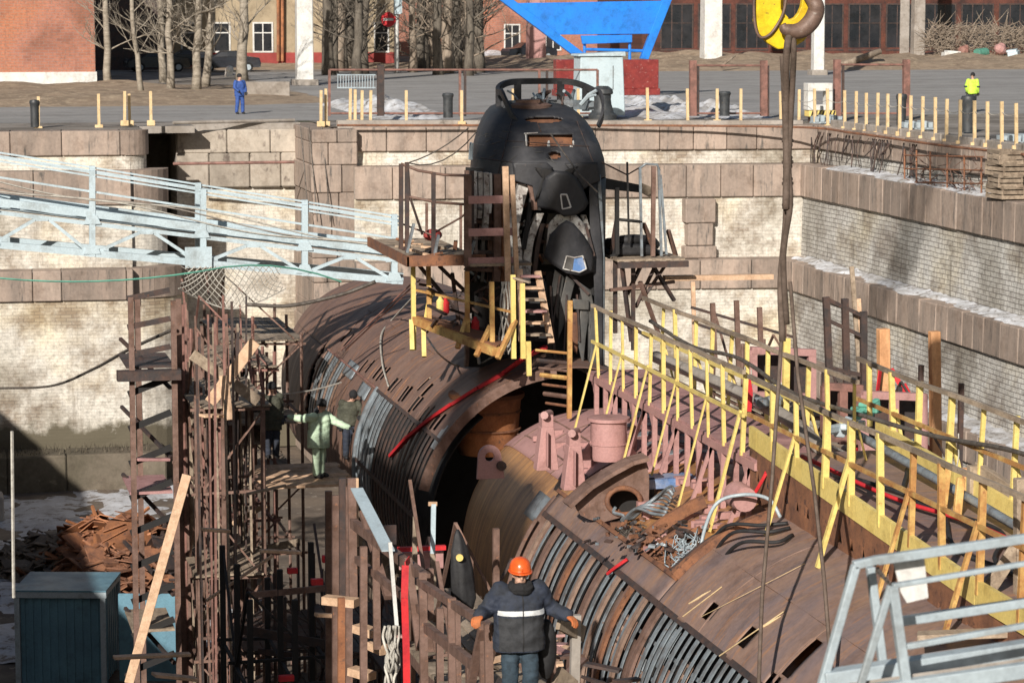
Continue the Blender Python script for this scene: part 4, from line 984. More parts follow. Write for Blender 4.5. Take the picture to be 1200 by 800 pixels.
# ---- SAIL (tower)
SX=14.08; SY=59.6
SPROF=[(-4.0,1.53,0,6.6),(-3.6,1.50,.1,6.5),(-3.28,1.42,.35,6.3),(-3.0,1.32,.7,6.1),(-2.8,1.21,1.05,5.9),(-2.62,1.07,1.5,5.7),(-2.5,.93,1.9,5.5),(-2.43,.75,2.3,5.2),(-2.40,.45,2.8,4.8),(-2.39,.05,3.4,4.2)]
def sail_sec(z):
    """half width, near Y offset, length at height z"""
    if z<=SPROF[0][0]:
        k=(-4.0-z)/4; return 1.53-.02*k,-.05*k,6.6
    for p,q in zip(SPROF[:-1],SPROF[1:]):
        if z<=q[0]:
            t=(z-p[0])/(q[0]-p[0]); return tuple(p[i]+(q[i]-p[i])*t for i in (1,2,3))
    return SPROF[-1][1:]
YAW=R_(7)
def sail_pt(a,z,grow=0):
    """a = angle, 0 faces the viewer, positive to the right; blunt near end, long taper away"""
    hw,y0,y1=sail_sec(z); hw+=grow; c,s_=math.sin(a),-math.cos(a)
    near=min(1.5,(y1-y0)*.4)
    if s_<0: x=hw*math.copysign(abs(c)**.72,c); y=y0-grow+near+near*-1*abs(s_)**.8
    else:
        x=hw*math.copysign(abs(c)**1.15,c); y=y0+near+(y1-y0-near+grow)*s_
    return Vector((SX+x*math.cos(YAW)+y*math.sin(YAW),SY+y*math.cos(YAW)-x*math.sin(YAW),z))
def sail_ring(z,n=64,grow=0): return [sail_pt(2*math.pi*k/n,z,grow) for k in range(n)]
def loft(rings,mb=None,cap_top=True,keep=None):
    mb=mb or MB(); n=len(rings[0]); vs=[p for r in rings for p in r]; fs=[]
    for i in range(len(rings)-1):
        for j in range(n):
            if keep and not keep(i,j): continue
            fs.append((i*n+j,i*n+(j+1)%n,(i+1)*n+(j+1)%n,(i+1)*n+j))
    if cap_top: fs.append(tuple((len(rings)-1)*n+j for j in range(n)))
    mb.add(vs,fs); return mb
NS=96
zs=[-4.1+(1.64)*(i/26) for i in range(27)]
def sail_hole(i,j):
    # angle 0 = facing camera ; openings cut in the cap
    z=(zs[i]+zs[i+1])/2
    r0=sail_ring(z,NS)[j]; p=r0; 
    x,y=proj2(p)
    if y<200 and p.y<66:
        if 617<x<671 and 157<y<171 : return False
        if ((x-648)/9)**2+((y-182)/4.2)**2<1: return False
        if ((x-637)/23)**2+((y-140)/4)**2<1: return False
    return True
def proj2(p):
    q=Vector((p.dot(rt),p.dot(up),p.dot(fw))); return 600+FPX*q.x/q.z,400-FPX*q.y/q.z
zs=[-4.0+1.61*(1-(1-i/80)**1.6) for i in range(81)]; NS=300
rings=[sail_ring(z,NS) for z in zs]
mb=loft(rings,keep=sail_hole); cap=mb.build('tower_cap','black_rubber',sub,smooth=True,mods=[solid(.05,-1)])
mb=loft([sail_ring(z-.12,48,-.2) for z in [-4.0+1.4*(1-(1-i/10)**1.5) for i in range(11)]]); mb.build('inner_lining','rust',cap,smooth=True)
mb=MB(); mb.tube([P(643,172,60.1),P(643,166,60.3)],.035,8); mb.tube([P(649,189,59.9),P(649,184,60.1)],.04,8); mb.build('lamp_fitting','white',cap)
# far/right body panels below the cap
def sail_panel(name,mat,a0,a1,z0,z1,grow=0,nz=8):
    n=24; vs=[];fs=[]
    for i in range(nz+1):
        z=z0+(z1-z0)*i/nz
        for k in range(n+1): vs.append(sail_pt(R_(a0+(a1-a0)*k/n),z,grow))
    for i in range(nz):
        for k in range(n): q_=i*(n+1)+k; fs.append((q_,q_+1,q_+n+2,q_+n+1))
    mb=MB(); mb.add(vs,fs); return mb.build(name,mat,sub,smooth=True,mods=[solid(.04,-1)])
sail_panel('tower_side','black_rubber',48,178,-8.1,-4.03)
sail_panel('tower_side','black_rubber',-178,-100,-8.1,-4.03)
mb=MB(); mb.lathe((SX+.2,SY+2.6,-8.2),[(.95,0),(.95,4.1)],24); mb.build('inner_trunk','rust',sub)
# exposed frames on the left front
def SP(x,y,Y=SY): return P(x,y,Y)
def strip(pts,w,Y,th,name,mat,par=sub,dy=0):
    """vertical plate following pixel points, w in px"""
    mb=MB(); L=[];Rr=[]
    for (x,y) in pts: L.append(P(x-w/2,y,Y));Rr.append(P(x+w/2,y,Y))
    vs=L+Rr+[p+Vector((0,th,0)) for p in L]+[p+Vector((0,th,0)) for p in Rr]; n=len(pts); fs=[]
    for i in range(n-1):
        fs+= [(i,i+1,n+i+1,n+i),(2*n+i,3*n+i,3*n+i+1,2*n+i+1),(i,2*n+i,2*n+i+1,i+1),(n+i,n+i+1,3*n+i+1,3*n+i)]
    fs+= [(0,n,3*n,2*n),(n-1,3*n-1,4*n-1,2*n-1)]
    mb.add(vs,fs); return mb.build(name,mat,par)
for i,(x,w,mt,dy,y1) in enumerate(((548,4,'scafbrown',.5,430),(556,6,'palerib',.2,262),(563,5,'palerib',.22,256),(570,6,'palerib',.15,268),(575,3,'white',.2,250),(583,8,'scafbrown',.3,330),(590,5,'rust',.4,330),(601,5,'scafdark',.35,300),(558,3,'scafdark',.6,330),(566,4,'greyplate',.62,330),(574,5,'scafbrown',.66,330))):
    strip([(x,200+i*.8),(x+.5,(200+y1)/2),(x,y1-10),(x-1,y1)],w,SY+dy,.18,'tower_frame',mt)
strip([(614,216),(610,232),(605,252),(602,270),(606,294),(606,330)],12,SY+.05,.2,'tower_frame','palerib')
strip([(621,216),(625,228),(627,246)],6,SY-.1,.12,'tower_frame','scafbrown')
strip([(623,232),(619,262),(614,292)],5,SY+.0,.1,'tower_frame','black')  # no frame: black strip painted in for the dark slit
strip([(633,250),(627,265),(621,282),(618,302),(617,330)],9,SY+.05,.2,'tower_frame','palerib')
strip([(636,262),(630,290),(626,325)],5,SY+.1,.2,'tower_frame','scafdark')
strip([(648,250),(644,275),(641,310)],12,SY+.55,.1,'tower_frame','greyplate')
strip([(684,252),(690,272),(697,300)],6,SY+.1,.12,'tower_frame','palerib')
for y in (222,239,262,281,297,318): 
    mb=MB(); mb.beam(P(546,y-3,SY+.62),P(650,y+3,SY+.4),.05,.08); mb.build('tower_stringer','scafdark' if y%2 else 'scafbrown',sub)
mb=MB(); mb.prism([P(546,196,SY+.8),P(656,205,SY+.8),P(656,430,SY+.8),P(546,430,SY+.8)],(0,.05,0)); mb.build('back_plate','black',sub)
rnd=random.Random(44)
for i in range(34):
    x=rnd.uniform(550,650);y=rnd.uniform(205,420); mb=MB(); mb.beam(P(x,y,SY+rnd.uniform(.1,.6)),P(x+rnd.uniform(-9,9),y+rnd.uniform(-16,16),SY+rnd.uniform(.2,.7)),rnd.uniform(.03,.09),.05); mb.build('torn_bracket',('rust','greyplate','scafdark','palerib','scafbrown')[i%5],sub)
def shield(name,mat,pts,Y,bulge=.35,th=.05,par=sub,n=None):
    """curved plate: pixel outline pushed towards the viewer in its middle"""
    xs=[p[0] for p in pts]; cx=sum(xs)/len(xs); cy=sum(p[1] for p in pts)/len(pts); hw=(max(xs)-min(xs))/2
    vs=[];fs=[];K=6;n=len(pts)
    for k in range(K+1):
        for (x,y) in pts:
            xx=cx+(x-cx)*k/K; yy=cy+(y-cy)*k/K; b=1-((xx-cx)/hw)**2; vs.append(P(xx,yy,Y-bulge*b))
    for k in range(K):
        for j in range(n): fs.append((k*n+j,k*n+(j+1)%n,(k+1)*n+(j+1)%n,(k+1)*n+j))
    mb=MB(); mb.add(vs,fs); return mb.build(name,mat,par,smooth=True,mods=[solid(th,0)])
def dens(pts,m_=4):
    out=[]
    for a,b in zip(pts,pts[1:]+pts[:1]):
        for k in range(m_): out.append((a[0]+(b[0]-a[0])*k/m_,a[1]+(b[1]-a[1])*k/m_))
    return out
s1=shield('front_shield','black_rubber',dens([(640,207),(650,200),(665,201),(674,207),(683,222),(689,238),(684,246),(674,252),(661,254),(651,247),(640,245),(628,242),(630,230)]),SY-.05,.30)
shield('cap_tongue','black_rubber',dens([(600,190),(640,190),(648,197),(640,207),(632,222),(627,236),(624,218),(603,212)]),SY-.08,.06)
shield('cap_tongue','black_rubber',dens([(662,192),(700,190),(703,212),(692,216),(684,222),(674,207)]),SY-.08,.06)
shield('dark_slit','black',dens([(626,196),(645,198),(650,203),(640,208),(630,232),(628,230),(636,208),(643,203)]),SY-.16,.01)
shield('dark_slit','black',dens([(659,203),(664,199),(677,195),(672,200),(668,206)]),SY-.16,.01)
mb=MB(); f=[(657,228),(664,228),(669,243),(659,245)]
for a,b in zip(f,f[1:]+f[:1]): mb.tube([P(*a,SY-.37),P(*b,SY-.37)],.02,5)
pf=mb.build('porthole_frame','white',s1)
mb=MB(); mb.prism([P(*q,SY-.35) for q in f],(0,.012,0)); mb.build('pane','greyplate',pf)
shield('throat_ring','palerib',dens([(643,262),(652,252),(662,250),(675,252),(684,262),(692,286),(688,288),(678,270),(670,261),(662,259),(655,264),(650,278),(646,290),(640,290)]),SY-.1,.12)
s2=shield('lower_nose','black_rubber',dens([(645,275),(656,263),(664,258),(672,262),(684,276),(697,300),(696,318),(680,323),(664,320),(645,308),(638,300)]),SY-.15,.34)
mb=MB(); f=[(664,300),(673,302),(683,300),(687,315),(679,319),(660,315)]
for a,b in zip(f,f[1:]+f[:1]): mb.tube([P(*a,SY-.55),P(*b,SY-.55)],.016,5)
wf_=mb.build('window_frame','palerib',s2)
mb=MB(); mb.prism([P(*q,SY-.53) for q in ((664,300),(673,302),(671,317),(660,315))],(0,.015,0)); mb.build('window_pane','greyplate',wf_)
mb=MB(); mb.prism([P(*q,SY-.53) for q in ((673,302),(683,300),(687,315),(679,319),(671,317))],(0,.015,0)); mb.build('window_pane','bluetarp',wf_)
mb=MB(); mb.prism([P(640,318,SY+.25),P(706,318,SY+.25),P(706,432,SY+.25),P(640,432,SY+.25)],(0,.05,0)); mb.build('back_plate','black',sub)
for (pts,mt,dy) in (([(650,316),(661,325),(653,375),(645,345)],'greyplate',0),([(664,322),(673,331),(661,380),(654,398),(655,360)],'greyplate',-.05),([(678,330),(692,340),(698,370),(701,430),(690,430),(692,380),(681,347)],'greyplate',0),([(671,350),(690,352),(690,363),(672,362)],'greyplate',-.1),([(664,366),(680,366),(676,415),(664,404)],'rust',.1),([(680,362),(690,365),(686,395),(683,430),(677,402)],'greyplate',-.02),([(641,360),(650,385),(652,430),(640,430)],'scafdark',.05),([(690,210),(699,214),(706,300),(706,430),(698,430),(696,330),(691,260)],'black_rubber',.05),([(700,205),(704,205),(708,300),(708,430),(705,430),(703,300)],'rib_grey',.1)):  # last narrow blue-grey strip paints a highlight along the right leg
    shield('fairing_leg',mt,dens(pts,3),SY-.1+dy,.02)
for (a,b) in (((645,335),(650,428)),((664,345),(660,428)),((676,345),(679,400)),((656,322),(645,400)),((686,262),(696,300)),((668,322),(690,345))):
    mb=MB(); mb.beam(P(*a,SY-.2),P(*b,SY-.2),.035,.06); mb.build('fairing_stiffener','scafdark',sub)
mb=MB(); f=[(550,222),(553,222),(552,237),(549.5,237)]; 
mb.tube([P(551.5,168,SY+1.0),P(553.5,168,SY+.9),P(552.5,187,SY+.9),P(550.2,187,SY+1.0),P(551.5,168,SY+1.0)],.03,5); mb.build('side_port','greyblue',cap)
def cappt(x,y):
    d=ray(x,y); best=None
    h=CAPBV.ray_cast(Vector((0,0,0)),d.normalized(),200.); return h[0]
CAPBV=BVHTree.FromPolygons([v.co+Vector(sub['_w']) for v in cap.data.vertices],[tuple(p.vertices) for p in cap.data.polygons])
def capline(pts,r,name,mat):
    q=[cappt(*p) for p in pts]; q=[p-ray(0,0).normalized()*0+Vector((0,-.012,.004)) for p in q if p is not None]
    if len(q)>1: mb=MB(); mb.tube(q,r,4); mb.build(name,mat,cap)
def lerp2(a,b,n=12): return [(a[0]+(b[0]-a[0])*k/n,a[1]+(b[1]-a[1])*k/n) for k in range(n+1)]
for a_,b_ in (((600,140),(583,205)),((592,165),(690,172)),((676,142),(697,195)),((560,185),(612,192)),((630,145),(634,155))): capline(lerp2(a_,b_),.012,'seam','scafdark')
rnd=random.Random(71)
for i in range(26):
    a_=(rnd.uniform(565,690),rnd.uniform(145,205)); b_=(a_[0]+rnd.uniform(-14,14),a_[1]+rnd.uniform(-6,10)); capline(lerp2(a_,b_,5),.006,'scratch','greyplate')
for (a_,b_) in (((614,157),(630,156)),((655,170),(671,172)),((671,157),(672,170)),((616,158),(617,171))): capline(lerp2(a_,b_,6),.018,'torn_edge','palerib')
# diagonal lifting cable over the cap
tag(MB().tube(curve([P(625,133,62),P(640,150,60.6),P(660,178,59.6),P(680,205,58.9),P(700,225,59)],5),.02,5).build('stay_cable','steelrope'),'thin dark cable running diagonally over the black tower cap','cable')
# ---- open bridge windscreen
wf=[]
zt=P(620,96,62.6).z; zb=P(620,128,62.3).z
CX,CY=14.72,62.0
def scr(k,z,out=0):
    a=math.pi*k; hx=1.12+out; hy=1.0+out
    return Vector((CX-hx*math.copysign(abs(math.cos(a))**.8,math.cos(a)),CY+hy*math.sin(a)**.7 if math.sin(a)>0 else CY,z))
mb=MB(); K=28
for band,(za,zb_) in enumerate(((zt-.07,zt+.07),)):
    vs=[];fs=[]
    for k in range(K+1):
        kk=k/K; drop=.22*abs(math.cos(math.pi*kk))**4
        for o_ in (0,.09): 
            for z in (za,zb_): p=scr(kk,z-drop,o_); vs.append(p)
    for k in range(K):
        q=k*4
        for (a,b) in ((0,1),(1,3),(3,2),(2,0)): fs.append((q+a,q+b,q+4+b,q+4+a))
    fs+=[(0,1,3,2),(K*4,K*4+2,K*4+3,K*4+1)]; mb.add(vs,fs)
ws=mb.build('windscreen_frame','black_rubber',sub,smooth='auto')
for kk in (.16,.38,.62,.84):
    mb=MB(); drop=.22*abs(math.cos(math.pi*kk))**4; mb.beam(scr(kk,-2.6,.04),scr(kk,zt-drop,.04),.16,.10); mb.build('windscreen_post','black_rubber',ws)
# big curved side pillars toward the camera
for sx in (-1,1):
    mb=MB(); pts=[Vector((CX+sx*1.14,62.0,zt-.2)),Vector((CX+sx*1.16,61.7,zt-.26)),Vector((CX+sx*1.14,61.4,zt-.45)),Vector((CX+sx*1.05,61.1,zt-.75)),Vector((CX+sx*.92,60.95,zt-.98))]
    pts=curve(pts,5)
    for a,b in zip(pts[:-1],pts[1:]): mb.beam(a,b,.06,.15 if sx<0 else .12,upv=(0,0,1))
    mb.build('side_pillar','black_rubber',ws)
mb=MB(); 
for k in range(13):
    kk=k/12; p=scr(kk,-2.45,-.1); q=scr(min(1,(k+1)/12),-2.45,-.1)
    if k<12: mb.beam(p,q,.12,.22)
mb.build('cockpit_coaming','rib_grey',ws)
rnd=random.Random(2)
for i in range(16):
    a=Vector((CX+rnd.uniform(-.9,.9),rnd.uniform(61.5,63),-2.42)); b=a+Vector((rnd.uniform(-.4,.4),rnd.uniform(-.6,.6),rnd.uniform(.05,.35))); mb=MB(); mb.tube([a,(a+b)/2+Vector((0,0,.06)),b],rnd.uniform(.02,.05),6); mb.build('bridge_fitting',('rib_grey','scafdark','greyblue')[i%3],ws)
mb=MB(); mb.lathe(P(622,127,62.0),[(.5,0),(.5,.08),(.35,.14),(.35,.2),(.01,.22)],20); mb.build('hatch_ring','scafbrown',ws,smooth='auto')
# ================================================================ RAILINGS ON THE CASING
def railing(X,Y0_,Y1_,zd,h,label,step=1.05,brace=0,mat='yellow',mid=True,railmat='oldwood',tall=(),rusty_from=0,lean=.55,w=.06,tl=0):
    o=thing('railing',(X,Y1_,zd),label,'railing','yellow railings along the submarine walkways')
    y=Y0_;i=0
    while y<=Y1_:
        mm='yellowrust' if (y<rusty_from) else mat
        ww=w*random.uniform(.8,1.25); hh=h*random.uniform(.97,1.03)
        if i in tall: hh*=1.18; ww*=1.7
        jx=random.uniform(-.07,.07); bz=zd+(tl*(y-40)+.17 if tl else 0)
        mb=MB(); mb.beam((X,y,bz-.12),(X+jx,y+random.uniform(-.03,.03),zd+hh),ww,ww*.8); mb.build('post',mm,o)
        if brace and i%2==0:
            s=brace; xb=X+s*lean; zb=Z0+math.sqrt(max(.1,3.5**2-(xb-X0)**2)) if y<40.6 else Z0+math.sqrt(max(.1,3.1**2-(xb-X0)**2))
            mb=MB(); mb.beam((xb,y,zb),(X+s*.03,y,zd+h*.52),ww*.85,ww*.6); mb.build('brace',mm,o)
        y+=step*random.uniform(.88,1.12);i+=1
    mb=MB(); pts=[]; k=int((Y1_-Y0_)/1.5)+1
    for j in range(k+1): pts.append((X-.04,Y0_-.2+(Y1_-Y0_+.4)*j/k,zd+h+random.uniform(-.02,.02)))
    for a,b in zip(pts[:-1],pts[1:]): mb.beam(a,b,.06,.07)
    mb.build('top_rail',railmat,o)
    if mid:
        mb=MB()
        for a,b in zip(pts[:-1],pts[1:]): mb.beam((a[0],a[1],zd+h*.47),(b[0],b[1],zd+h*.47),.05,.06)
        mb.build('mid_rail',mat if rusty_from<30 else 'yellowrust',o)
    return o
railing(13.40,42.6,52.3,DZ,1.35,'pale yellow railing along the near edge of the pink walkway',step=.98,brace=-1,mid=True,rusty_from=0)
railing(14.78,41.0,53.5,DZ,1.35,'yellow railing along the far edge of the pink walkway, cables tied to it',step=1.15,brace=1,tall=(3,))
railing(13.42,27.5,42.0,ND+.30,1.15,'rust streaked yellow railing with slanting braces beside the brown deck plates',step=1.2,brace=-1,tall=(0,),rusty_from=35.5,lean=.5,w=.085,tl=.055)
railing(15.64,29.5,43.0,ND+.30,1.25,'yellow railing at the right edge of the brown casing deck',step=1.2,brace=1,rusty_from=31,w=.08,tl=.055)
# ladder/post at the tower end
def post(x0,y0,x1,y1,Y,w,name,mat,label,cat='post',group=None,Y2=None):
    mb=MB(); mb.beam(P(x0,y0,Y),P(x1,y1,Y2 or Y),w,w*.75); return single(mb,name,mat,label,cat,group,mods=[bevel(.006)])
# lagged pipe along the walkway
tag(MB().tube(curve([(14.55,52,DZ+.35),(14.52,47,DZ+.42),(14.5,43.6,DZ+.38),(14.4,41.5,DZ+.2)],8),.12,12).build('lagged_pipe','concrete',smooth=True),'thick grey lagged pipe lying along the pink walkway','pipe')
tag(MB().tube(curve([(14.7,53,DZ+.95),(14.72,50,DZ+.8),(14.72,47,DZ+.95),(14.73,44,DZ+.75),(14.9,41,DZ+.8),(15.4,39,DZ+.75),(15.58,36,DZ+.95),(15.6,33,DZ+.8),(15.62,30,DZ+.9)],8),.038,8).build('cable_run','steelrope',smooth=True),'thick bundle of dark cables tied along the yellow railings','cables')
mb=MB(); rnd=random.Random(31)
for i in range(12):
    y=rnd.uniform(30,52); X=14.72 if y>42 else 15.6; mb=MB(); mb.tube([(X,y,DZ+.85),(X+.02,y+.02,DZ+.5),(X,y+.05,DZ+.3)],.012,4); single(mb,'cable_tie','rope','loose pale cord dangling from the dark cable bundle on the railing','cord','cords dangling from the cable bundle')
rnd=random.Random(8)
TP=lambda L_: [(a,b,c+.055*(b-40)+.17) for a,b,c in L_]
for i,(p,mt,lb) in enumerate([([(13.9,41,ND+.1),(14.3,38,ND+.12),(14.9,36,ND+.14),(15.3,33,ND+.1)],'red','thin red hose snaking over the brown casing deck'),([(14.1,40,ND+.06),(14.8,37.5,ND+.07),(14.2,35,ND+.06),(14.9,32.5,ND+.07),(14.3,30,ND+.06)],'tarpblack','long black cable crossing the brown casing deck'),([(15.3,40,ND+.06),(14.6,38,ND+.07),(15.2,36,ND+.06),(14.4,34,ND+.07),(15.2,31,ND+.06)],'tarpblack','second black cable weaving along the right toe board'),([(15.0,42,ND+.3),(15.1,40,ND+.28),(15.2,37,ND+.26),(15.25,34,ND+.25)],'rib_grey','grey conduit lying beside the right toe board of the casing deck')]):
    tag(MB().tube(curve(TP(p),8),.035 if i<3 else .07,6).build(('hose','cable','cable','conduit')[i],mt,smooth=True),lb,('hose','cable','cable','conduit')[i])
mb=MB(); pl_=curve([P(470,528,61.5),P(520,492,60.9),P(560,462,59.2),P(600,430,58.5),P(640,407,58.4)],6)
pl_=[onhull(x,y,3.54) for x,y in ((458,534),(478,512),(505,490),(530,473),(560,454),(590,437))]+[P(616,418,58.0),P(640,406,58.2)]
for a,b in zip(pl_[:-1],pl_[1:]): mb.beam(a,b,.12,.07)
single(mb,'hose','red','broad flat red hose draped down over the brown casing from the tower foot','hose')
mb=MB(); pts=[P(882,582,41.4),P(897,556,41.3),P(903,540,41.8),P(940,540,40)]
mb.tube(curve(pts,6),.03,6); single(mb,'hose','red','short bright red hose rising from the trench to the perforated web','hose')
mb=MB(); mb.tube(curve([onhull(712,672,3.56),onhull(722,664,3.58),onhull(735,655,3.55)],5),.03,6); single(mb,'hose','red','short red hose end lying across the brown edge strip','hose')
# thin cables on forward casing
mb=MB(); mb.tube(curve([P(487,345,64),onhull(462,372,3.56),onhull(447,392,3.55),onhull(448,425,3.55),onhull(455,452,3.53)],8),.025,5); single(mb,'cable','rope','thin pale cable hanging down the brown casing from the left platform','cable')
mb=MB(); mb.tube(curve([P(500,395,57.5),P(515,415,57.2),onhull(535,428,3.54),onhull(560,427,3.54),P(590,410,59)],8),.022,5); single(mb,'cable','rope','thin pale cable sagging below the small yellow platform','cable')
mb=MB(); 
for d in (0,5): mb.tube([P(487+d,328,66),P(400+d,410,69.5)],.022,5)
single(mb,'air_lines','scafred','pair of thin red lines running from the gangway end down to the casing','hose')
tag(MB().tube(sag(P(400,448,69),P(330,462,67.5),.05,4),.02,5).build('cord','rope'),'thin cord stretched from the casing to the worker in dark khaki','cord')
# ================================================================ TOWER PLATFORMS
def plat(name,loc,label): return thing(name,loc,label,'scaffold','scaffold platforms around the tower')
o=plat('work_platform',P(535,300,61),'rusty work platform with railing left of the black tower')
pz=P(535,300,60).z
xa=P(470,295,60).x; xb=P(545,300,60).x
mb=MB(); x=xa
for i in range(7): mb.box(xa,SX-1.62,59.2+i*.72,59.2+i*.72+.66,pz+random.uniform(-.01,.01),pz+.05)
mb.build('plank_deck','oldwood',o)
mb=MB(); mb.box(xa-.05,SX-1.5,59.0,59.08,pz-.12,pz+.12); mb.box(xa-.06,xa,59.0,64.2,pz-.12,pz+.1); mb.build('edge_board','rust',o)
for i,(x,y0,y1) in enumerate(((470,192,292),(477,190,296),(508,202,298),(547,206,310),(553,200,312))):
    mb=MB(); mb.beam(P(x,y1,59.3),P(x,y0,59.3),.09,.07); mb.build('post','scafdark',o)
mb=MB(); z_=P(0,0,1).z
def rr(pts,Y,r,name,mat,par): mb=MB(); mb.tube([P(x,y,Y) for x,y in pts],r,6); return mb.build(name,mat,par,smooth=True)
rr([(470,192),(490,200),(520,205),(552,206)],59.3,.035,'top_rail','scafbrown',o)
rr([(477,230),(510,237),(552,240)],59.3,.035,'mid_rail','scafbrown',o)
rr([(470,262),(505,275),(540,255),(546,250)],59.5,.025,'cable_rail','scafbrown',o)
rr([(478,195),(480,230),(495,275)],59.3,.03,'brace','scafdark',o)
for (a,b) in (((477,296),(485,262)),((508,305),(514,275)),((548,312),(556,282))):
    mb=MB(); mb.beam(P(*a,59.15),P(*b,59.15),.12,.05); mb.build('toe_strut','rib_grey',o)
rnd=random.Random(14)
for i in range(14):
    p=Vector((rnd.uniform(xa+.1,SX-1.8),rnd.uniform(59.3,63),pz+.07)); d=Vector((rnd.uniform(-.5,.5),rnd.uniform(-.6,.6),rnd.uniform(0,.2))); mb=MB(); mb.beam(p,p+d,.09,.05); mb.build('loose_timber',('oldwood','plank','rust','scafdark')[i%4],o)
mb=MB(); mb.ell(P(507,278,60)+Vector((0,0,.05)),(.22,.2,.14),10,7); single(mb,'cloth_bundle','redband','dark red cloth bundle on the left tower platform','cloth',smooth=True)
# back posts
for x in (478,500,540):
    mb=MB(); mb.beam(P(x,300,63.5),P(x,238,63.5),.06,.06); mb.build('post','scafbrown',o)
# struts under platform
for (a,b,w) in (((492,312),(560,395),.10),((515,312),(585,380),.10),((545,315),(603,352),.09),((560,320),(500,390),.06),((530,320),(540,400),.08),((575,318),(560,395),.08)):
    mb=MB(); mb.beam(P(*a,60.2),P(*b,60.8),w,w*.6); mb.build('under_strut','scafdark' if w!=.09 else 'greyblue',o)
# front strip platform before the tower
o=plat('front_platform',P(590,310,58.8),'narrow plank platform with pink boards directly in front of the tower')
a=P(548,308,58.9);b=P(620,312,58.9)
mb=MB(); mb.box(a.x,b.x,58.6,59.3,a.z-.06,a.z); mb.build('plank_deck','oldwood',o)
for (y,x0,x1) in ((234,549,602),(272,549,602),(306,549,602)):
    p=P(x0,y+5,58.7);q=P(x1,y-5,58.7); mb=MB(); mb.box(p.x,q.x,58.7,58.74,p.z,q.z); mb.build('pink_board','pinkprimer',o)
mb=MB(); mb.beam(P(548,312,58.75),P(548,205,58.75),.16,.08); mb.build('post','scafbrown',o)
for (x0,y0,x1,y1,w,mt,lb) in ((592,195,597,400,.13,'plank','long upright fresh timber in front of the tower, left of two'),(600,205,606,330,.10,'plank','upright fresh timber leaning in front of the tower, right of two')):
    mb=MB(); mb.beam(P(x0,y0,58.3),P(x1,y1,58.3),w,.07); single(mb,'timber_upright',mt,lb,'timber')
# ladder to the walkway
o=thing('wooden_ladder',P(640,400,57.8),'broad wooden step ladder with pale treads at the foot of the tower','ladder')
mb=MB(); mb.beam(P(630,318,58.2),P(646,402,57.6),.13,.08); mb.build('stile','plank',o)
mb=MB(); mb.beam(P(609,316,58.2),P(611,400,57.6),.13,.08); mb.build('stile','plank',o)
for i in range(6):
    t=(i+.4)/6; mb=MB(); mb.beam(P(609+2*t,318+82*t,58.15-.6*t),P(631+15*t,318+82*t,58.15-.6*t),.25,.05); mb.build('tread',('pinkdeck','plank','oldwood')[i%3],o)
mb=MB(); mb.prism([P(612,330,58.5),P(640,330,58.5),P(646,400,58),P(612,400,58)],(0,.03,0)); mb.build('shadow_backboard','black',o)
# yellow small platform left of tower foot
o=thing('yellow_platform',P(540,390,57.5),'small rusty yellow guard platform standing on the brown casing','platform')
def yp(a,b,Ya,Yb,w,mt,name,par=None): mb=MB(); mb.beam(P(*a,Ya),P(*b,Yb),w,w*.8); return mb.build(name,mt,par or o)
yp((488,375),(582,412),60.2,56.4,.22,'yellowrust','deck_beam')
mb=MB(); mb.prism([P(488,372,60.2),P(505,372,61.4),P(598,400,57.6),P(582,408,56.4)],(0,0,.05)); mb.build('deck_plate','rust',o)
for (x,y0,y1,Y) in ((485,310,410,60.2),(503,312,375,60.0),(548,318,402,58.2),(577,330,410,57),(602,322,420,56.6),(613,332,420,56.2),(620,400,440,55.8)):
    yp((x,y1),(x-1,y0),Y,Y,.10,'yellow' if x<500 or x>600 else 'yellowrust','post')
for (a,b,Y) in (((483,410),(482,375),60.2),((497,418),(496,380),60),((536,408),(548,370),58.3),((558,417),(575,382),57.2),((583,420),(604,375),56.6)):
    yp(a,b,Y-.35,Y,.10,'yellowrust' if a[0]>530 else 'yellow','brace')
yp((488,340),(602,366),60.2,56.6,.06,'yellowrust','top_rail'); yp((500,372),(505,343),60.1,60,.1,'yellow','brace')
yp((600,325),(621,331),56.6,56.2,.05,'oldwood','top_rail')
for (x,y,mt,lb) in ((516,357,'yellow','small yellow gas bottle in the yellow guard platform'),(522,359,'red','small red bottle beside the yellow one in the guard platform'),(557,381,'red','small bright red pot at the right of the guard platform')):
    c=P(x,y+8,59); mb=MB(); mb.lathe(c,[(.08,0),(.09,.04),(.09,.24),(.04,.3),(.04,.34),(.001,.34)],12); single(mb,'bottle' if x<550 else 'pot',mt,lb,'bottle' if x<550 else 'pot',smooth='auto')
mb=MB(); rnd=random.Random(77)
for i in range(26):
    x=rnd.uniform(505,600);y=rnd.uniform(330,395); a=P(x,y,rnd.uniform(58.5,61)); b=P(x+rnd.uniform(-22,22),y+rnd.uniform(-15,15),rnd.uniform(59,61)); mb.beam(a,b,rnd.uniform(.03,.09),.05)
tag(mb.build('tower_foot_rubble','scafdark'),'dark jumble of bars and plates packed at the left foot of the tower','scrap',kind='stuff')
mb=MB()
for i in range(7):
    x=588+i*2; mb.tube(curve([P(x,330,57.6),P(x+rnd.uniform(-5,5),360,57.5),P(x+rnd.uniform(-4,8),395,57.3),P(x+rnd.uniform(-6,6),415,57.2)],6),.018,4)
single(mb,'rope_hank','rope','hank of pale ropes hanging in front of the tower foot','rope')
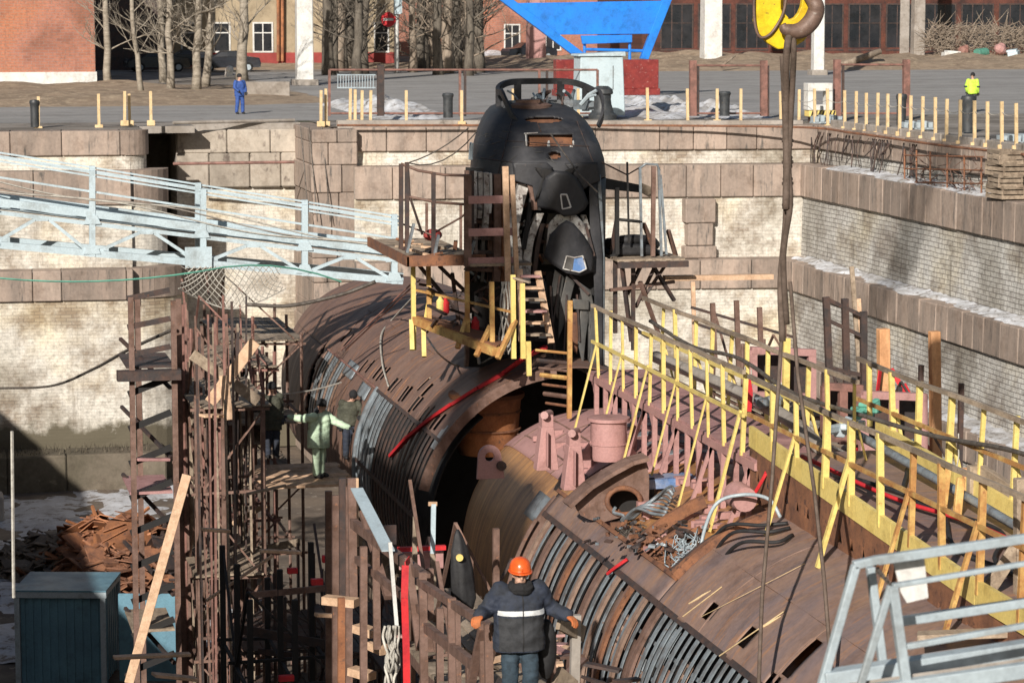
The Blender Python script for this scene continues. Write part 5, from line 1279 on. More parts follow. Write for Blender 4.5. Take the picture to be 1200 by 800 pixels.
# cross bars at the near end of tower (dark trench with yellow rungs)
o=thing('step_rungs',P(690,440,55),'stack of dull yellow and brown crossbars between tower foot and walkway','rungs')
for i,(y,mt) in enumerate(((412,'yellowrust'),(424,'scafdark'),(433,'scafbrown'),(441,'yellowrust'),(452,'rust'),(463,'scafbrown'),(474,'rust'))):
    mb=MB(); mb.tube([P(628+i*2,y-2,55.5),P(668,y+2,54.6)],.05 if i%2 else .03,6); mb.build('crossbar',mt,o)
mb=MB(); mb.beam(P(667,490,53.6),P(668,352,53.6),.09,.08); mb.build('corner_post','yellowrust',o)  # rusty yellow stands in for yellow paint in shade
# right platform
o=plat('work_platform',P(750,300,62),'rusty work platform with tall grey rails right of the black tower')
a=P(704,304,60);b=P(794,300,60)
mb=MB()
for i in range(8): mb.box(SX+1.62,b.x,59.4+i*.6,59.4+i*.6+.56,a.z+random.uniform(-.01,.02),a.z+.05)
mb.build('plank_deck','oldwood',o)
mb=MB(); mb.box(SX+1.6,b.x+.05,59.25,59.35,a.z-.14,a.z-.003); mb.build('edge_beam','scafdark',o)
for (x0,y0,x1,y1,mt,w) in ((752,300,750,196,'rib_grey',.055),(765,300,766,195,'scafbrown',.09),(775,300,772,198,'rib_grey',.055),(781,298,774,205,'rib_grey',.05),(723,298,723,220,'black',.09),(737,285,735,190,'black',.04),(724,298,715,300,'black',.05)):
    mb=MB(); mb.beam(P(x0,y0,59.8),P(x1,y1,59.8),w,w); mb.build('post',mt,o)
rr([(750,197),(757,192),(770,193),(773,200)],59.8,.03,'top_rail','rib_grey',o)
rr([(705,190),(735,205),(752,195)],60.2,.02,'cable_rail','scafdark',o)
rr([(723,257),(752,260)],59.8,.04,'mid_rail','black',o)
mb=MB(); mb.prism([P(701,207,60.4),P(752,217,61.5),P(752,226,61.5),P(701,221,60.4)],(0,.1,0)); mb.build('black_arm','black',o)
mb=MB(); mb.prism([P(753,215,61.4),P(763,219,61.4),P(763,232,61.4),P(752,226,61.4)],(0,.08,0)); mb.build('timber_block','oldwood',o)
for (p,q) in (((723,257),(716,298)),((754,262),(768,295)),((783,270),(792,300)),((754,305),(735,345)),((785,303),(752,352)),((772,303),(745,360)),((760,303),(790,352)),((728,305),(740,400)),((742,305),(742,410)),((721,305),(721,390)),((715,340),(790,330)),((710,365),(760,395)),((750,330),(775,400))):
    mb=MB(); mb.beam(P(*p,60),P(*q,60.3),.09,.07); mb.build('under_strut','scafdark' if p[1]%2 else 'scafbrown',o)
tag(MB().tube(curve([(SX+1.7,60.6,a.z+.3),(SX+2.1,60.2,a.z+.42),(SX+2.7,60.6,a.z+.35),(SX+3.0,61.2,a.z+.2)],6),.12,8).build('black_hose','tarpblack',smooth=True),'thick black hose coiled on the right tower platform','hose')
mb=MB(); mb.prism([(SX+1.65,60,a.z+.06),(SX+2.9,60,a.z+.06),(SX+2.6,60,a.z+.3),(SX+1.9,60,a.z+.36)],(0,1.6,0)); single(mb,'tarpaulin','tarpblack','black tarpaulin lying on the right tower platform','tarpaulin',mods=[bevel(.08,3)])
mb=MB(); mb.beam(P(778,326,60.5),P(905,324,60.5),.22,.12); single(mb,'long_plank','plank','long horizontal pale plank sticking out right of the tower','plank')
# ================================================================ SCAFFOLDING
def scaffold(xs,ys,z0,z1,label,mat='scafbrown',lift=1.9,decks=(),r=.045,jit=.04,seed=0,diag=True,rails=True,group='scaffold towers along the hull',planks='oldwood',box=False):
    rnd=random.Random(seed); o=thing('scaffold_tower',(xs[0],ys[0],z0),label,'scaffold',group)
    for x in xs:
        for y in ys:
            t=z1+rnd.uniform(-.5,.4); mb=MB(); p=(x+rnd.uniform(-jit,jit),y+rnd.uniform(-jit,jit),z0); q=(x+rnd.uniform(-jit,jit),y+rnd.uniform(-jit,jit),t)
            mb.beam(p,q,r*2,r*2) if box else mb.tube([p,q],r,6); mb.build('standard',mat,o)
    z=z0+lift*.9; lv=0
    while z<z1:
        mb=MB()
        for x in xs: mb.beam((x,ys[0]-.15,z),(x,ys[-1]+.15,z+rnd.uniform(-.05,.05)),.06,.06)
        for y in ys: mb.beam((xs[0]-.15,y,z+.07),(xs[-1]+.15,y,z+.07+rnd.uniform(-.05,.05)),.06,.06)
        mb.build('ledger',mat,o)
        if diag:
            mb=MB()
            for k,y in enumerate(ys[:-1]):
                if (lv+k)%2: mb.beam((xs[0],y,z),(xs[0],ys[k+1],z+lift),.05,.04)
                else: mb.beam((xs[0],ys[k+1],z),(xs[0],y,z+lift),.05,.04)
            mb.beam((xs[0],ys[0],z if lv%2 else z+lift),(xs[-1],ys[0],z+lift if lv%2 else z),.05,.04)
            mb.build('diagonal_brace',mat,o)
        if decks=='all' or lv in decks:
            mb=MB(); x=xs[0]-.1
            while x<xs[-1]: 
                mb.box(x,x+.2,ys[0]-.3*rnd.random(),ys[-1]+.3*rnd.random(),z+.12,z+.16); x+=.22
            mb.build('plank_deck',planks,o)
        z+=lift;lv+=1
    return o
TZ=FZ
# stair tower at the left
def XY(x,y,Y): p=P(x,y,Y); return p.x
Yt=60
xa,xb=XY(153,600,Yt),XY(203,600,Yt)
o=thing('stair_tower',(xa,Yt,FZ),'tall open steel stair tower with dark slanting flights at the far left','stair tower')
for (x,top,Y,mt) in ((153,348,Yt,'scafbrown'),(161,350,Yt+2.2,'scafbrown'),(203,352,Yt,'scafbrown'),(209,350,Yt+2.2,'scafbrown')):
    mb=MB(); p=P(x,top,Y); mb.beam((p.x,Y,FZ),(p.x,Y,p.z),.12,.10); mb.build('standard',mt,o)
z=FZ+.4;i=0
while z<-8.6:
    mb=MB(); 
    for (y_,s) in ((Yt,0),(Yt+2.2,0)): pass
    mb.beam((xa,Yt+.13,z),(xb,Yt+.13,z+.35),.06,.14); mb.build('ladder_rung','black',o)
    if i%2==0:
        mb=MB(); mb.beam((xb,Yt+.2,z+.1),(xa,Yt+2.1,z+1.0),.07,.07); mb.build('diagonal_brace','scafdark',o)
    if i%4==1:
        mb=MB(); mb.box(xa,xb,Yt+.05,Yt+2.2,z+.1,z+.16); mb.build('landing','pinkdeck' if i%8==1 else 'oldwood',o)
    z+=.78;i+=1
mb=MB(); p=P(150,440,Yt); mb.box(xa-.25,xb+.2,Yt-.25,Yt+.1,p.z-.1,p.z+.12); mb.build('platform_edge','scafdark',o)
mb=MB(); 
for k in range(7): mb.box(xa-.02,xb+.1,Yt+.15+k*.33,Yt+.15+k*.33+.31,p.z+.13,p.z+.18)
mb.build('top_deck','scafdark',o)
for yy in (0,.62,1.25):
    mb=MB(); mb.beam((xa,Yt,p.z+.45+yy),(xb,Yt,p.z+.62+yy),.06,.12); mb.build('guard_rail','scafdark',o)
# scaffolds: right of stair, along the hull
scaffold([XY(222,600,62),XY(250,600,62),7.7],[60,62.2,64.4],FZ,-8.4,'rusty brown scaffold tower just right of the stair tower','scafbrown',decks=(2,4),seed=1,r=.05,box=True)
scaffold([7.0,7.9,8.8],[66.5,68.6,70.7],FZ,-8.4,'brown scaffold tower behind the crossed planks','scafred',decks=(1,3,4),seed=2)
scaffold([8.2,9.3,10.2],[71.5,74,76.5],FZ,-8.9,'farthest scaffold tower below the gangway and net','scafbrown',decks=(2,4),seed=3)
scaffold([7.0,7.8,8.6,9.4],[57.5,59.2,61],FZ,-12.6,'shaded scaffold tower crowded with boards right of the stair tower','scafdark',decks='all',seed=14,r=.04,lift=1.5,planks='scafdark')  # blackish decks here and on the next two towers deepen the shade
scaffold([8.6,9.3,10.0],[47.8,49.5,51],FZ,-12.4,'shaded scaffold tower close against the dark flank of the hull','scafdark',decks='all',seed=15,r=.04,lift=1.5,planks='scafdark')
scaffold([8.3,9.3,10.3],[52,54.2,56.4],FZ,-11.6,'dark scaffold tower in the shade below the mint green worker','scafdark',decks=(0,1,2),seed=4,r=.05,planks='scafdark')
scaffold([6.1,7.0,7.9],[50,52,54],FZ,-11.2,'black lattice scaffold tower left of the shaded gap','black',decks=(3,),seed=5,r=.055,box=True)  # black colour stands in for the shadow on this tower
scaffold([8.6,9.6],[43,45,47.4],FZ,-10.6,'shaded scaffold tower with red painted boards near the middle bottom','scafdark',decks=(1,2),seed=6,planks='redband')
scaffold([7.35,8.3],[36.5,38.2,40],FZ,-8.0,'brown angle iron scaffold tower carrying the steep ramp','scafbrown',decks=(1,2,3,4),seed=7,box=True,r=.045)
scaffold([6.6,7.6],[30.2,32,34],FZ,-7.7,'brown scaffold tower below the worker in the orange helmet','scafbrown',decks=(2,3,4),seed=8,box=True,r=.045)
scaffold([18.3,19.5],[56,58.2,60.4],FZ,-7.6,'brown scaffold tower beyond the hull right of the tower','scafbrown',decks=(3,4,5),seed=9)
scaffold([18.4,19.6],[48.5,50.6,52.8],FZ,-7.3,'dark railed scaffold tower beyond the yellow railings','scafdark',decks=(3,4,5),seed=10,box=True)
# rails on right scaffold tops
def frame(name,label,posts,rails,Y,mat,cat='scaffold frame',w=.1,group=None):
    o=thing(name,P(*posts[0][0],Y),label,cat,group)
    for (a,b) in posts: mb=MB(); mb.beam(P(*a,Y),P(*b,Y),w,w*.8); mb.build('post',mat,o)
    for (a,b) in rails: mb=MB(); mb.beam(P(*a,Y),P(*b,Y),w*.6,w*.6); mb.build('rail','scafdark',o)
    return o
frame('guard_frame','brown guard frame with two dark rails beyond the pink walkway',[((838,430),(835,355)),((866,440),(863,352)),((893,450),(890,360)),((920,470),(918,368))],[((810,360),(930,395)),((812,378),(935,420))],54,'scafbrown')
frame('guard_frame','tall dark guard frame before the right wall, left of the orange timbers',[((972,440),(968,348)),((993,470),(990,350)),((1012,480),(1012,365))],[((968,350),(1015,372)),((970,375),(1013,395)),((968,430),(1013,440))],51,'scafdark',w=.13)
for i,(x0,y0,x1,y1,lb) in enumerate(((998,312,1010,470,'thin weathered upright timber beside the tall dark guard frame'),(1006,350,1012,470,'thin pale pole beside the weathered upright timber'),(812,330,815,440,'slim pale timber standing right of the tower platform'))):
    post(x0,y0,x1,y1,51.2 if i<2 else 57,.09,'timber_upright','oldwood' if i==0 else 'plank',lb,'timber')
# cluttered loose uprights in the left scaffolding
rnd=random.Random(55); 
for i in range(48):
    x=rnd.uniform(212,292); Y=rnd.uniform(57,68); yt=rnd.uniform(345,470); p=P(x,yt,Y); L=rnd.uniform(2.5,7)
    mb=MB(); mb.beam((p.x+rnd.uniform(-.3,.3),Y+rnd.uniform(-.6,.6),FZ),p,rnd.choice((.04,.05,.07)),.05)
    single(mb,'loose_pole',('scafbrown','scafred','oldwood','scafdark')[i%4],'upright loose pole of the tangled left scaffolding','pole','loose upright poles in the left scaffolding')
for i,(a,b,Y,w,mt,lb) in enumerate([((225,415),(303,470),59,.24,'oldwood','wide grey plank slanting down right, lower of the crossed pair'),((246,472),(299,400),58.5,.26,'plank','wide pale new plank slanting up right, upper of the crossed pair'),((151,800),(219,556),58.5,.20,'plank','very long pale round timber leaning across the stair tower'),((268,492),(262,440),58,.2,'plank','short pale board end upright in the left scaffolding'),((236,487),(262,487),58,.3,'plank','pale pink board end beside the crossed planks'),((133,770),(223,766),52,.2,'plank','pale board lying level across the stair tower foot'),((180,790),(230,795),50,.28,'plank','pale pink short beam lying at the bottom left'),((160,538),(198,538),60,.2,'pinkdeck','pink landing board of the stair tower'),((237,620),(268,622),50,.16,'plank','white pink board end in the shaded scaffolding'),((305,645),(352,647),50,.14,'plank','pale board in the dark scaffolding gap'),((370,720),(410,722),41,.12,'plank','pale board end sticking out at the ramp scaffold'),((640,420),(641,421),50,.01,'plank','x')][:-1]):
    mb=MB(); mb.beam(P(*a,Y),P(*b,Y+.2),w,.06,upv=(0,0,1) if abs(a[1]-b[1])<12 else (0,-1,0))
    single(mb,'plank',mt,lb,'plank',mods=[bevel(.008)])
for (x,y,w,h,Y,lb) in ((343,669,12,7,52,'small red painted board end in the shade, left one'),(372,682,14,8,50,'small bright red board end in the shade, middle one'),(385,655,14,9,49,'bright red board end beside the ramp scaffold'),(336,795,18,8,49,'dim red board at the bottom of the shaded gap')):
    a=P(x-w/2,y+h/2,Y);b=P(x+w/2,y-h/2,Y); mb=MB(); mb.box(a.x,b.x,Y,Y+.12,a.z,b.z); single(mb,'red_board','red',lb,'board','red board ends in the shaded scaffolding',mods=[bevel(.01)])
rnd=random.Random(91)
for i in range(12):
    x=rnd.uniform(214,385);y=rnd.uniform(400,790)
    if x>255 and y<575: x,y=rnd.uniform(210,300),rnd.uniform(560,790)
    Y=rnd.uniform(52,66); p=P(x,y,Y); L_=rnd.uniform(.6,2.0); a_=rnd.choice((0,0,.1,-.25,.5))
    mb=MB(); mb.beam(p,p+Vector((L_*math.cos(a_),rnd.uniform(-.6,.6),L_*math.sin(a_))),.06,rnd.choice((.05,.12,.18)))
    single(mb,'loose_board',('scafbrown','oldwood','scafdark','plank','scafdark')[i%5],'loose board or bar caught in the left scaffolding','board','loose boards in the left scaffolding')
# platforms the men stand on
def platform(name,x0,x1,Y0_,Y1_,z,label,mat='plank'):
    mb=MB(); y=Y0_
    while y<Y1_: mb.box(x0+random.uniform(-.12,.05),x1+random.uniform(-.05,.1),y,y+.21,z-.05,z+random.uniform(-.008,.008)); y+=.22
    return single(mb,name,mat,label,'platform','plank platforms for the workers')
GZ=P(375,466,62.4).z-1.88
platform('plank_platform',7.9,10.0,61.4,64.4,GZ,'pink timber plank platform under the mint green worker',mat='plank')
platform('plank_platform',6.9,9.6,67.5,71,P(300,545,67).z+1.0,'plank platform behind the crossed planks',mat='oldwood')
# ladder pink-red near crossed planks
o=thing('red_ladder',P(300,470,66),'thin red ladder standing beside the worker in dark khaki','ladder')
for d in (0,11): mb=MB(); mb.beam(P(288+d,400,66),P(298+d,465,65.6),.06,.05); mb.build('stile','scafred',o)
for k in range(5): mb=MB(); mb.beam(P(290+k*2,408+k*13,66),P(301+k*2,408+k*13,66),.05,.04); mb.build('rung','scafred',o)
# ================================================================ WIRE NET under the gangway
mb=MB(); 

def netp(u,v):
    s_=math.sin(math.pi*min(1,max(0,u)))
    return P(212+120*u+3*math.sin(v*5+u*9),312+v*(26+24*s_),NETY+.5*math.sin(u*7)*v)
NETY=67.5
for i in range(-5,24):
    for sg in (1,-1):
        pts=[]
        for k in range(9):
            v=k/8; u=(i/18+v*.28) if sg>0 else (i/18+.28-v*.28)
            if 0<=u<=1: pts.append(netp(u,v))
        if len(pts)>1: mb.tube(pts,.011,3)
mb.tube([netp(k/14,1) for k in range(15)],.016,4)
single(mb,'wire_net','rope','slack diamond wire net hanging below the light blue gangway','net')
tag(MB().tube(sag(P(0,326,66),P(235,318,62.5),.15,8)+sag(P(235,318,62.5),P(400,330,63),-.25,6),.02,4).build('green_cord','greenpaint'),'thin green cord stretched below the gangway','cord')
tag(MB().tube(curve([P(-10,455,85),P(60,452,82),P(110,432,75),P(150,410,66),P(205,385,62)],8),.04,6).build('hanging_cable','steelrope',smooth=True),'dark cable sagging across the pale brick wall to the stair tower','cable')
tag(MB().tube(curve([P(290,357,66),P(340,358,66),P(400,345,66),P(440,330,66)],8),.05,6).build('hanging_cable','steelrope',smooth=True),'thick grey cable sagging in front of the forward hull','cable')
tag(MB().tube([P(14,505,50),P(16,700,50)],.03,5).build('hanging_cable','rope'),'thin vertical pale cord hanging at the far left','cable')
for d in (0,1):
    tag(MB().tube(sag(P(478,191,60),P(549+d*10,150+d*4,60.5),.1+d*.2,6),.015,4).build('guy_wire','steelrope'),('upper','lower')[d]+' thin guy wire from the left platform to the tower','wire')
# ================================================================ GANGWAY (left, light blue truss)
GY=69.0
o=thing('gangway',P(0,270,GY),'light blue steel truss gangway running down to the tower platform','gangway')
def gp(x,y,dy=0): return P(x,y,GY+dy)
def gb(pts,w,h,name,dy=0,mat='skyblue'):
    mb=MB()
    for a,b in zip(pts[:-1],pts[1:]): mb.beam(gp(*a,dy),gp(*b,dy),w,h)
    return mb.build(name,mat,o)
def gx(x0,y0,x1,y1,xe): return (xe,y0+(y1-y0)*(xe-x0)/(x1-x0))
W=1.1
XL=-170
def ln(y0,y480,x): return y0+(y480-y0)*x/480.
deck=lambda x: ln(237,297,x); bot=lambda x: ln(287,330,x); rail=lambda x: ln(185,262,x)
for dy,off in ((0,0),(W,-6)):
    gb([(XL,deck(XL)+off),(478,deck(478)+off)],.11,.19,'top_chord',dy); gb([(XL,deck(XL)+13+off),(478,deck(478)+10+off)],.08,.10,'lower_deck_chord',dy)
    gb([(XL,bot(XL)+off),(472,bot(472)+off)],.12,.17,'bottom_chord',dy)
    for yy in (0,5): gb([(XL,rail(XL)+off+yy*.8),(470,rail(470)+off+yy*.8)],.035,.045,'handrail',dy)
    if not dy: gb([(XL,rail(XL)+24+off),(470,rail(470)+20+off)],.05,.05,'mid_rail',dy)
    for x in (-130,-10,108,232 if dy else 238,357,462):
        p=gp(x,rail(x)+off-2,dy);q=gp(x,bot(x)+off+4,dy); mb=MB(); mb.beam(p,q,.15,.15); mb.build('post','skyblue',o)
    bays=[-130,-10,108,236,357,462]
    for a,b in zip(bays[:-1],bays[1:]):
        if dy: break
        mx=(a+b)/2
        gb([(a+2,bot(a)+off),(mx-8,deck(mx)+14+off),(mx+8,deck(mx)+14+off),(b-2,bot(b)+off)],.09,.08,'truss_diagonal',dy)
mb=MB(); mb.prism([gp(XL,deck(XL)+8,.06),gp(478,deck(478)+6,.06),gp(478,deck(478)+6,W-.06),gp(XL,deck(XL)+8,W-.06)],(0,0,.03)); mb.build('deck_plate','greyblue',o)
for x in (-130,-10,108,236,357,462):
    for f_ in (deck,bot):
        c_=gp(x,f_(x)+(8 if f_ is deck else -3),-.09); mb=MB(); mb.prism([c_+Vector((-.22,0,-.09)),c_+Vector((.22,0,-.09)),c_+Vector((.12,0,.13)),c_+Vector((-.12,0,.13))],(0,.02,0)); mb.build('gusset_plate','skyblue',o)
a=gp(217,314,-.12);b=gp(248,289,-.12); mb=MB(); mb.box(a.x,b.x,a.y-.03,a.y,a.z,b.z); mb.build('square_plate','skyblue',o)
for k,(s) in enumerate((2,7,14)):
    tag(MB().tube([gp(x,rail(x)+27+s*.6+5*math.sin(x*.02+k),-.08) for x in range(-150,480,20)],.02,4).build('gangway_cable','concrete' if k%2 else 'rope',smooth=True),('upper','middle','lowest')[k]+' thin cable looped along the light blue gangway','cable')
# near gangway at bottom right
NYg=13.5
o=thing('near_gangway',P(1060,790,NYg),'grey blue gangway railing close to the viewer at the bottom right','gangway')
def nb(a,b,w,h,name='rail',Ya=0,Yb=0,mat='greyblue'):
    mb=MB(); mb.beam(P(*a,NYg+Ya),P(*b,NYg+Yb),w,h); return mb.build(name,mat,o,mods=[bevel(.006,2)])
nb((1003,662),(955,830),.045,.045,'end_post'); nb((1000,662),(1030,655),.045,.045,'top_rail'); nb((1028,656),(1260,622),.045,.05,'top_rail')
nb((1020,664),(1036,790),.045,.045,'post',.3,.3)
nb((1046,688),(1066,830),.05,.05,'post',-.5,-.5); nb((1046,686),(1260,650),.04,.025,'inner_rail',-.5,-.5); nb((1044,686),(1000,830),.03,.04,'inner_brace',-.5,-.5)
nb((1062,757),(1260,722),.04,.03,'lower_rail',-.5,-.5); nb((1052,728),(1260,697),.045,.05,'mid_rail')
nb((965,797),(1260,752),.10,.10,'deck_edge'); nb((1010,812),(1260,776),.06,.08,'deck_edge_inner',-.5,-.5)
mb=MB(); mb.prism([P(980,802,NYg-.45),P(1260,762,NYg-.45),P(1260,762,NYg+.05),P(980,802,NYg+.05)],(0,0,-.02)); mb.build('deck_plate','concrete',o)
mb=MB(); mb.prism([P(1047,658,NYg+.1),P(1083,653,NYg+.1),P(1088,700,NYg+.1),P(1063,706,NYg+.1),P(1056,694,NYg+.1)],(0,.012,0)); mb.build('white_plate','white',o)
mb=MB(); 
for k in range(6): mb.beam(P(1028+k*3,668+k*4,NYg+.05),P(1031+k*3,666+k*4,NYg+.05),.008,.03)
mb.tube([P(1026,668,NYg+.05),P(1048,690,NYg+.05)],.006,4); mb.build('chain','steelrope',o)
# ================================================================ RIGHT SIDE TIMBERS
for i,(x,yt,yb,w,Y,lb) in enumerate(((1035,385,560,.22,50.5,'thick orange squared timber upright, left of two before the right wall'),(1095,388,560,.20,50.5,'thick orange squared timber upright, right of two before the right wall'))):
    mb=MB(); mb.beam(P(x+2,yb,Y),P(x,yt,Y),w,w); single(mb,'timber_column','orangewood',lb,'timber','orange timber columns',mods=[bevel(.015)])
# red strips tied to the timbers
mb=MB(); pts=[P(1044,432,50.3),P(1056,452,50.2),P(1068,475,50.2),P(1072,500,50.4),P(1092,530,50.8)]
for k,(a,b) in enumerate(zip(pts[:-1],pts[1:])): mb.beam(a,b,.02,(.1,.22,.2,.06)[k])
single(mb,'red_strap','red','red webbing strap hanging between the two orange timber columns','strap')
mb=MB(); pts=[P(1032,430,50.2),P(1026,475,50.1),P(1015,510,49.9),P(1000,535,49.5)]
for k,(a,b) in enumerate(zip(pts[:-1],pts[1:])): mb.beam(a,b,.02,.1)
single(mb,'red_strap','red','red webbing strap tied down the left orange timber column','strap')
mb=MB(); pts=[P(876,442,44.6),P(879,460,44.6),P(877,482,44.6)]
for k,(a,b) in enumerate(zip(pts[:-1],pts[1:])): mb.beam(a,b,.10,.02)
single(mb,'red_rag','red','red rag hanging on the yellow railing of the walkway','rag')
mb=MB(); mb.beam(P(1160,600,38),P(1188,640,38),.03,.10); single(mb,'red_strap','red','short red strap end behind the rightmost yellow posts','strap')
# pink frames / cases behind the right toe board
for (x0,y0,x1,y1,Y,mt,lb) in ((1010,462,1085,530,48,'pinkprimer','pink painted steel box frame behind the orange timbers'),(965,452,1010,520,49.5,'scafred','reddish box frame left of the orange timbers'),(880,410,955,470,53,'pinkprimer','pink box frame beyond the walkway railing')):
    o=thing('box_frame',P(x0,y1,Y),lb,'frame','painted box frames right of the walkway'); 
    for (a,b) in (((x0,y0),(x1,y0+3)),((x0,y1-8),(x1,y1-5)),((x0+2,y0),(x0+2,y1)),((x1-4,y0),(x1-4,y1)),(((x0+x1)/2,y0),((x0+x1)/2,y1))):
        mb=MB(); mb.beam(P(*a,Y),P(*b,Y),.16,.14); mb.build('bar',mt,o)
    mb=MB(); a=P(x0+4,y1-8,Y+.6);b=P(x1-4,y0+4,Y+.6); mb.box(a.x,b.x,Y+.5,Y+.56,a.z,b.z); mb.build('back_panel','scafdark',o)
# grey blue machine parts
rnd=random.Random(66)
for i,(x,y,Y,w,mt,lb) in enumerate(((900,470,44.5,.6,'rib_grey','grey crumpled plastic sheet on the casing deck by the red rag'),(990,500,41.5,.9,'greyblue','pale blue pipe bundle beyond the casing deck'),(1015,480,44,.7,'greenpaint','pale green machine part behind the left orange column'),(1055,520,44,.6,'rib_grey','grey metal cover behind the middle of the right toe board'))):
    c=P(x,y,Y); mb=MB()
    for k in range(5):
        d=Vector((rnd.uniform(-1,1),rnd.uniform(-1,1),rnd.uniform(-.3,.4)))*w*.5; mb.beam(c-d,c+d,rnd.uniform(.08,.2),rnd.uniform(.06,.16))
    single(mb,'machine_part',mt,lb,'machine part','machine parts right of the walkway',mods=[bevel(.02)])
# timbers bottom right
for i,(a,b,Ya,Yb,w,h,mt,lb) in enumerate([((1130,735),(1192,640),33,33,.20,.05,'oldwood','broad pale plank leaning steeply behind the near gangway railing'),((1075,745),(1200,740),32,31.5,.28,.08,'oldwood','pale plank lying level behind the near gangway railing'),((1140,700),(1143,545),38,38,.22,.15,'oldwood','thick grey timber post at the right end of the yellow railing'),((1132,700),(1134,548),38.3,38.3,.14,.12,'orangewood','orange stained timber post against the thick grey one'),((1145,552),(1200,588),38.1,36.5,.10,.30,'oldwood','wide weathered board nailed to the grey timber post'),((1197,760),(1197,560),33,33,.18,.15,'oldwood','grey timber post at the right edge of the view'),((1112,700),(1126,560),36.8,37.3,.12,.08,'yellowrust','orange rusted slanting brace left of the grey timber post'),((1092,700),(1110,550),36.8,37.6,.12,.08,'yellowrust','orange rusted post left of the slanting brace')]):
    mb=MB(); mb.beam(P(*a,Ya),P(*b,Yb),w,h,upv=(0,0,1) if abs(a[1]-b[1])<60 else (0,-1,0)); single(mb,'timber',mt,lb,'timber',mods=[bevel(.01)])
# white corrugated sheet with red
mb=MB(); a=P(1165,605,39)
for k in range(8): mb.prism([P(1120+k*9,575+k*3,39),P(1127+k*9,577+k*3,39),P(1127+k*9,625+k*3,39),P(1120+k*9,622+k*3,39)],(0,.05,0))
single(mb,'corrugated_sheet','white','whitish corrugated sheet behind the rightmost yellow posts','sheet')
# deck brackets of planked right platform with snow
platform('plank_platform',18.0,20.6,38,46,-9.3,'grey plank platform beyond the right yellow railing',mat='oldwood')
# ================================================================ RAMP WITH BROWN RAILS (left foreground)
o=thing('ramp_railing',P(600,735,29),'brown angle iron railing of the ramp under the gloved hand of the helmeted worker','railing')
def rb(a,Ya,b,Yb,w,h,name,mat='scafbrown',par=None):
    mb=MB(); mb.beam(P(*a,Ya),P(*b,Yb),w,h); return mb.build(name,mat,par or o)
rb((413,612),40,(500,678),34,.10,.14,'top_rail'); rb((490,680),34,(575,735),28.4,.09,.09,'top_rail')
rb((418,655),39.6,(500,720),33.8,.07,.10,'mid_rail'); rb((500,735),33,(570,790),28.6,.08,.12,'mid_rail')
for (x,yt,yb,Y,w) in ((412,560,700,40,.12),(440,615,760,38,.1),(495,670,800,33.7,.10),(529,700,830,31,.10),(536,704,830,30.8,.06),(566,730,850,28.6,.09),(572,731,850,28.4,.09)):
    rb((x,yt),Y,(x+2,yb),Y,w,w*.7,'post')
rb((552,800),29,(566,735),28.5,.09,.07,'brace'); rb((478,655),35,(492,760),34,.10,.08,'brace'); rb((425,600),39,(455,700),37.5,.10,.08,'brace')
o2=thing('ramp',P(560,800,29),'steep cluttered plank ramp behind the helmeted worker','ramp')
A=Vector((8.0,40,-9.7));B=Vector((6.6,27,-7.75))
d=(B-A); n=60
for k in range(n):
    p=A+d*(k/n); mb_=MB() if k%20==0 else mb_; mb_.beam(p+Vector((-.75,0,random.uniform(-.02,.02))),p+Vector((.85,0,random.uniform(-.02,.02))),.19,.05)
    if k%20==19: mb_.build('plank_deck','oldwood',o2)
for s in (-.7,.8): mb=MB(); mb.beam(A+Vector((s,0,-.12)),B+Vector((s,0,-.12)),.09,.16); mb.build('stringer','scafbrown',o2)
rnd=random.Random(12)
for i in range(46):
    t=rnd.random(); p=A+d*t+Vector((rnd.uniform(-.8,1.6),0,.08)); e=Vector((rnd.uniform(-.6,.6),rnd.uniform(-.8,.8),rnd.uniform(-.1,.15))); mb=MB(); mb.beam(p,p+e,rnd.uniform(.05,.2),.04)
    mb.build('loose_board',('oldwood','plank','scafbrown','scafdark','pinkprimer')[i%5],o2)
# light boarding at the far end of the ramp
for (x0,y0,x1,y1,Y,mt,lb) in ((468,645,520,668,43,'pinkprimer','pink board fence with a red top at the end of the ramp'),(430,615,465,650,43.4,'scafdark','violet grey panel standing left of the pink board fence')):
    a=P(x0,y1,Y);b=P(x1,y0,Y); mb=MB(); mb.box(a.x,b.x,Y,Y+.06,a.z,b.z); single(mb,'board_fence',mt,lb,'panel',mods=[bevel(.01)])
a=P(466,646,42.9);b=P(522,642,42.9); mb=MB(); mb.box(a.x,b.x,42.85,42.95,a.z,b.z+.05); single(mb,'red_board','red','long thin red board along the top of the pink board fence','board')
# white lath
o=thing('measuring_stake',P(510,700,40),'slim pale white and brown stake standing left of the black folded canopy','stake')
mb=MB(); mb.beam(P(507,648,40),P(508,590,40),.07,.05); mb.build('upper_part','skyblue',o)
mb=MB(); mb.beam(P(508,700,40),P(507,648,40),.08,.06); mb.build('lower_part','oldwood',o)
mb=MB(); mb.beam(P(502,590,40),P(512,590,40),.04,.06); mb.build('cap_piece','plank',o)
mb=MB(); mb.beam(P(486,690,41),P(486,605,41),.10,.06,w2=.05); single(mb,'stake','oldwood','weathered stake left of the slim white stake','stake')
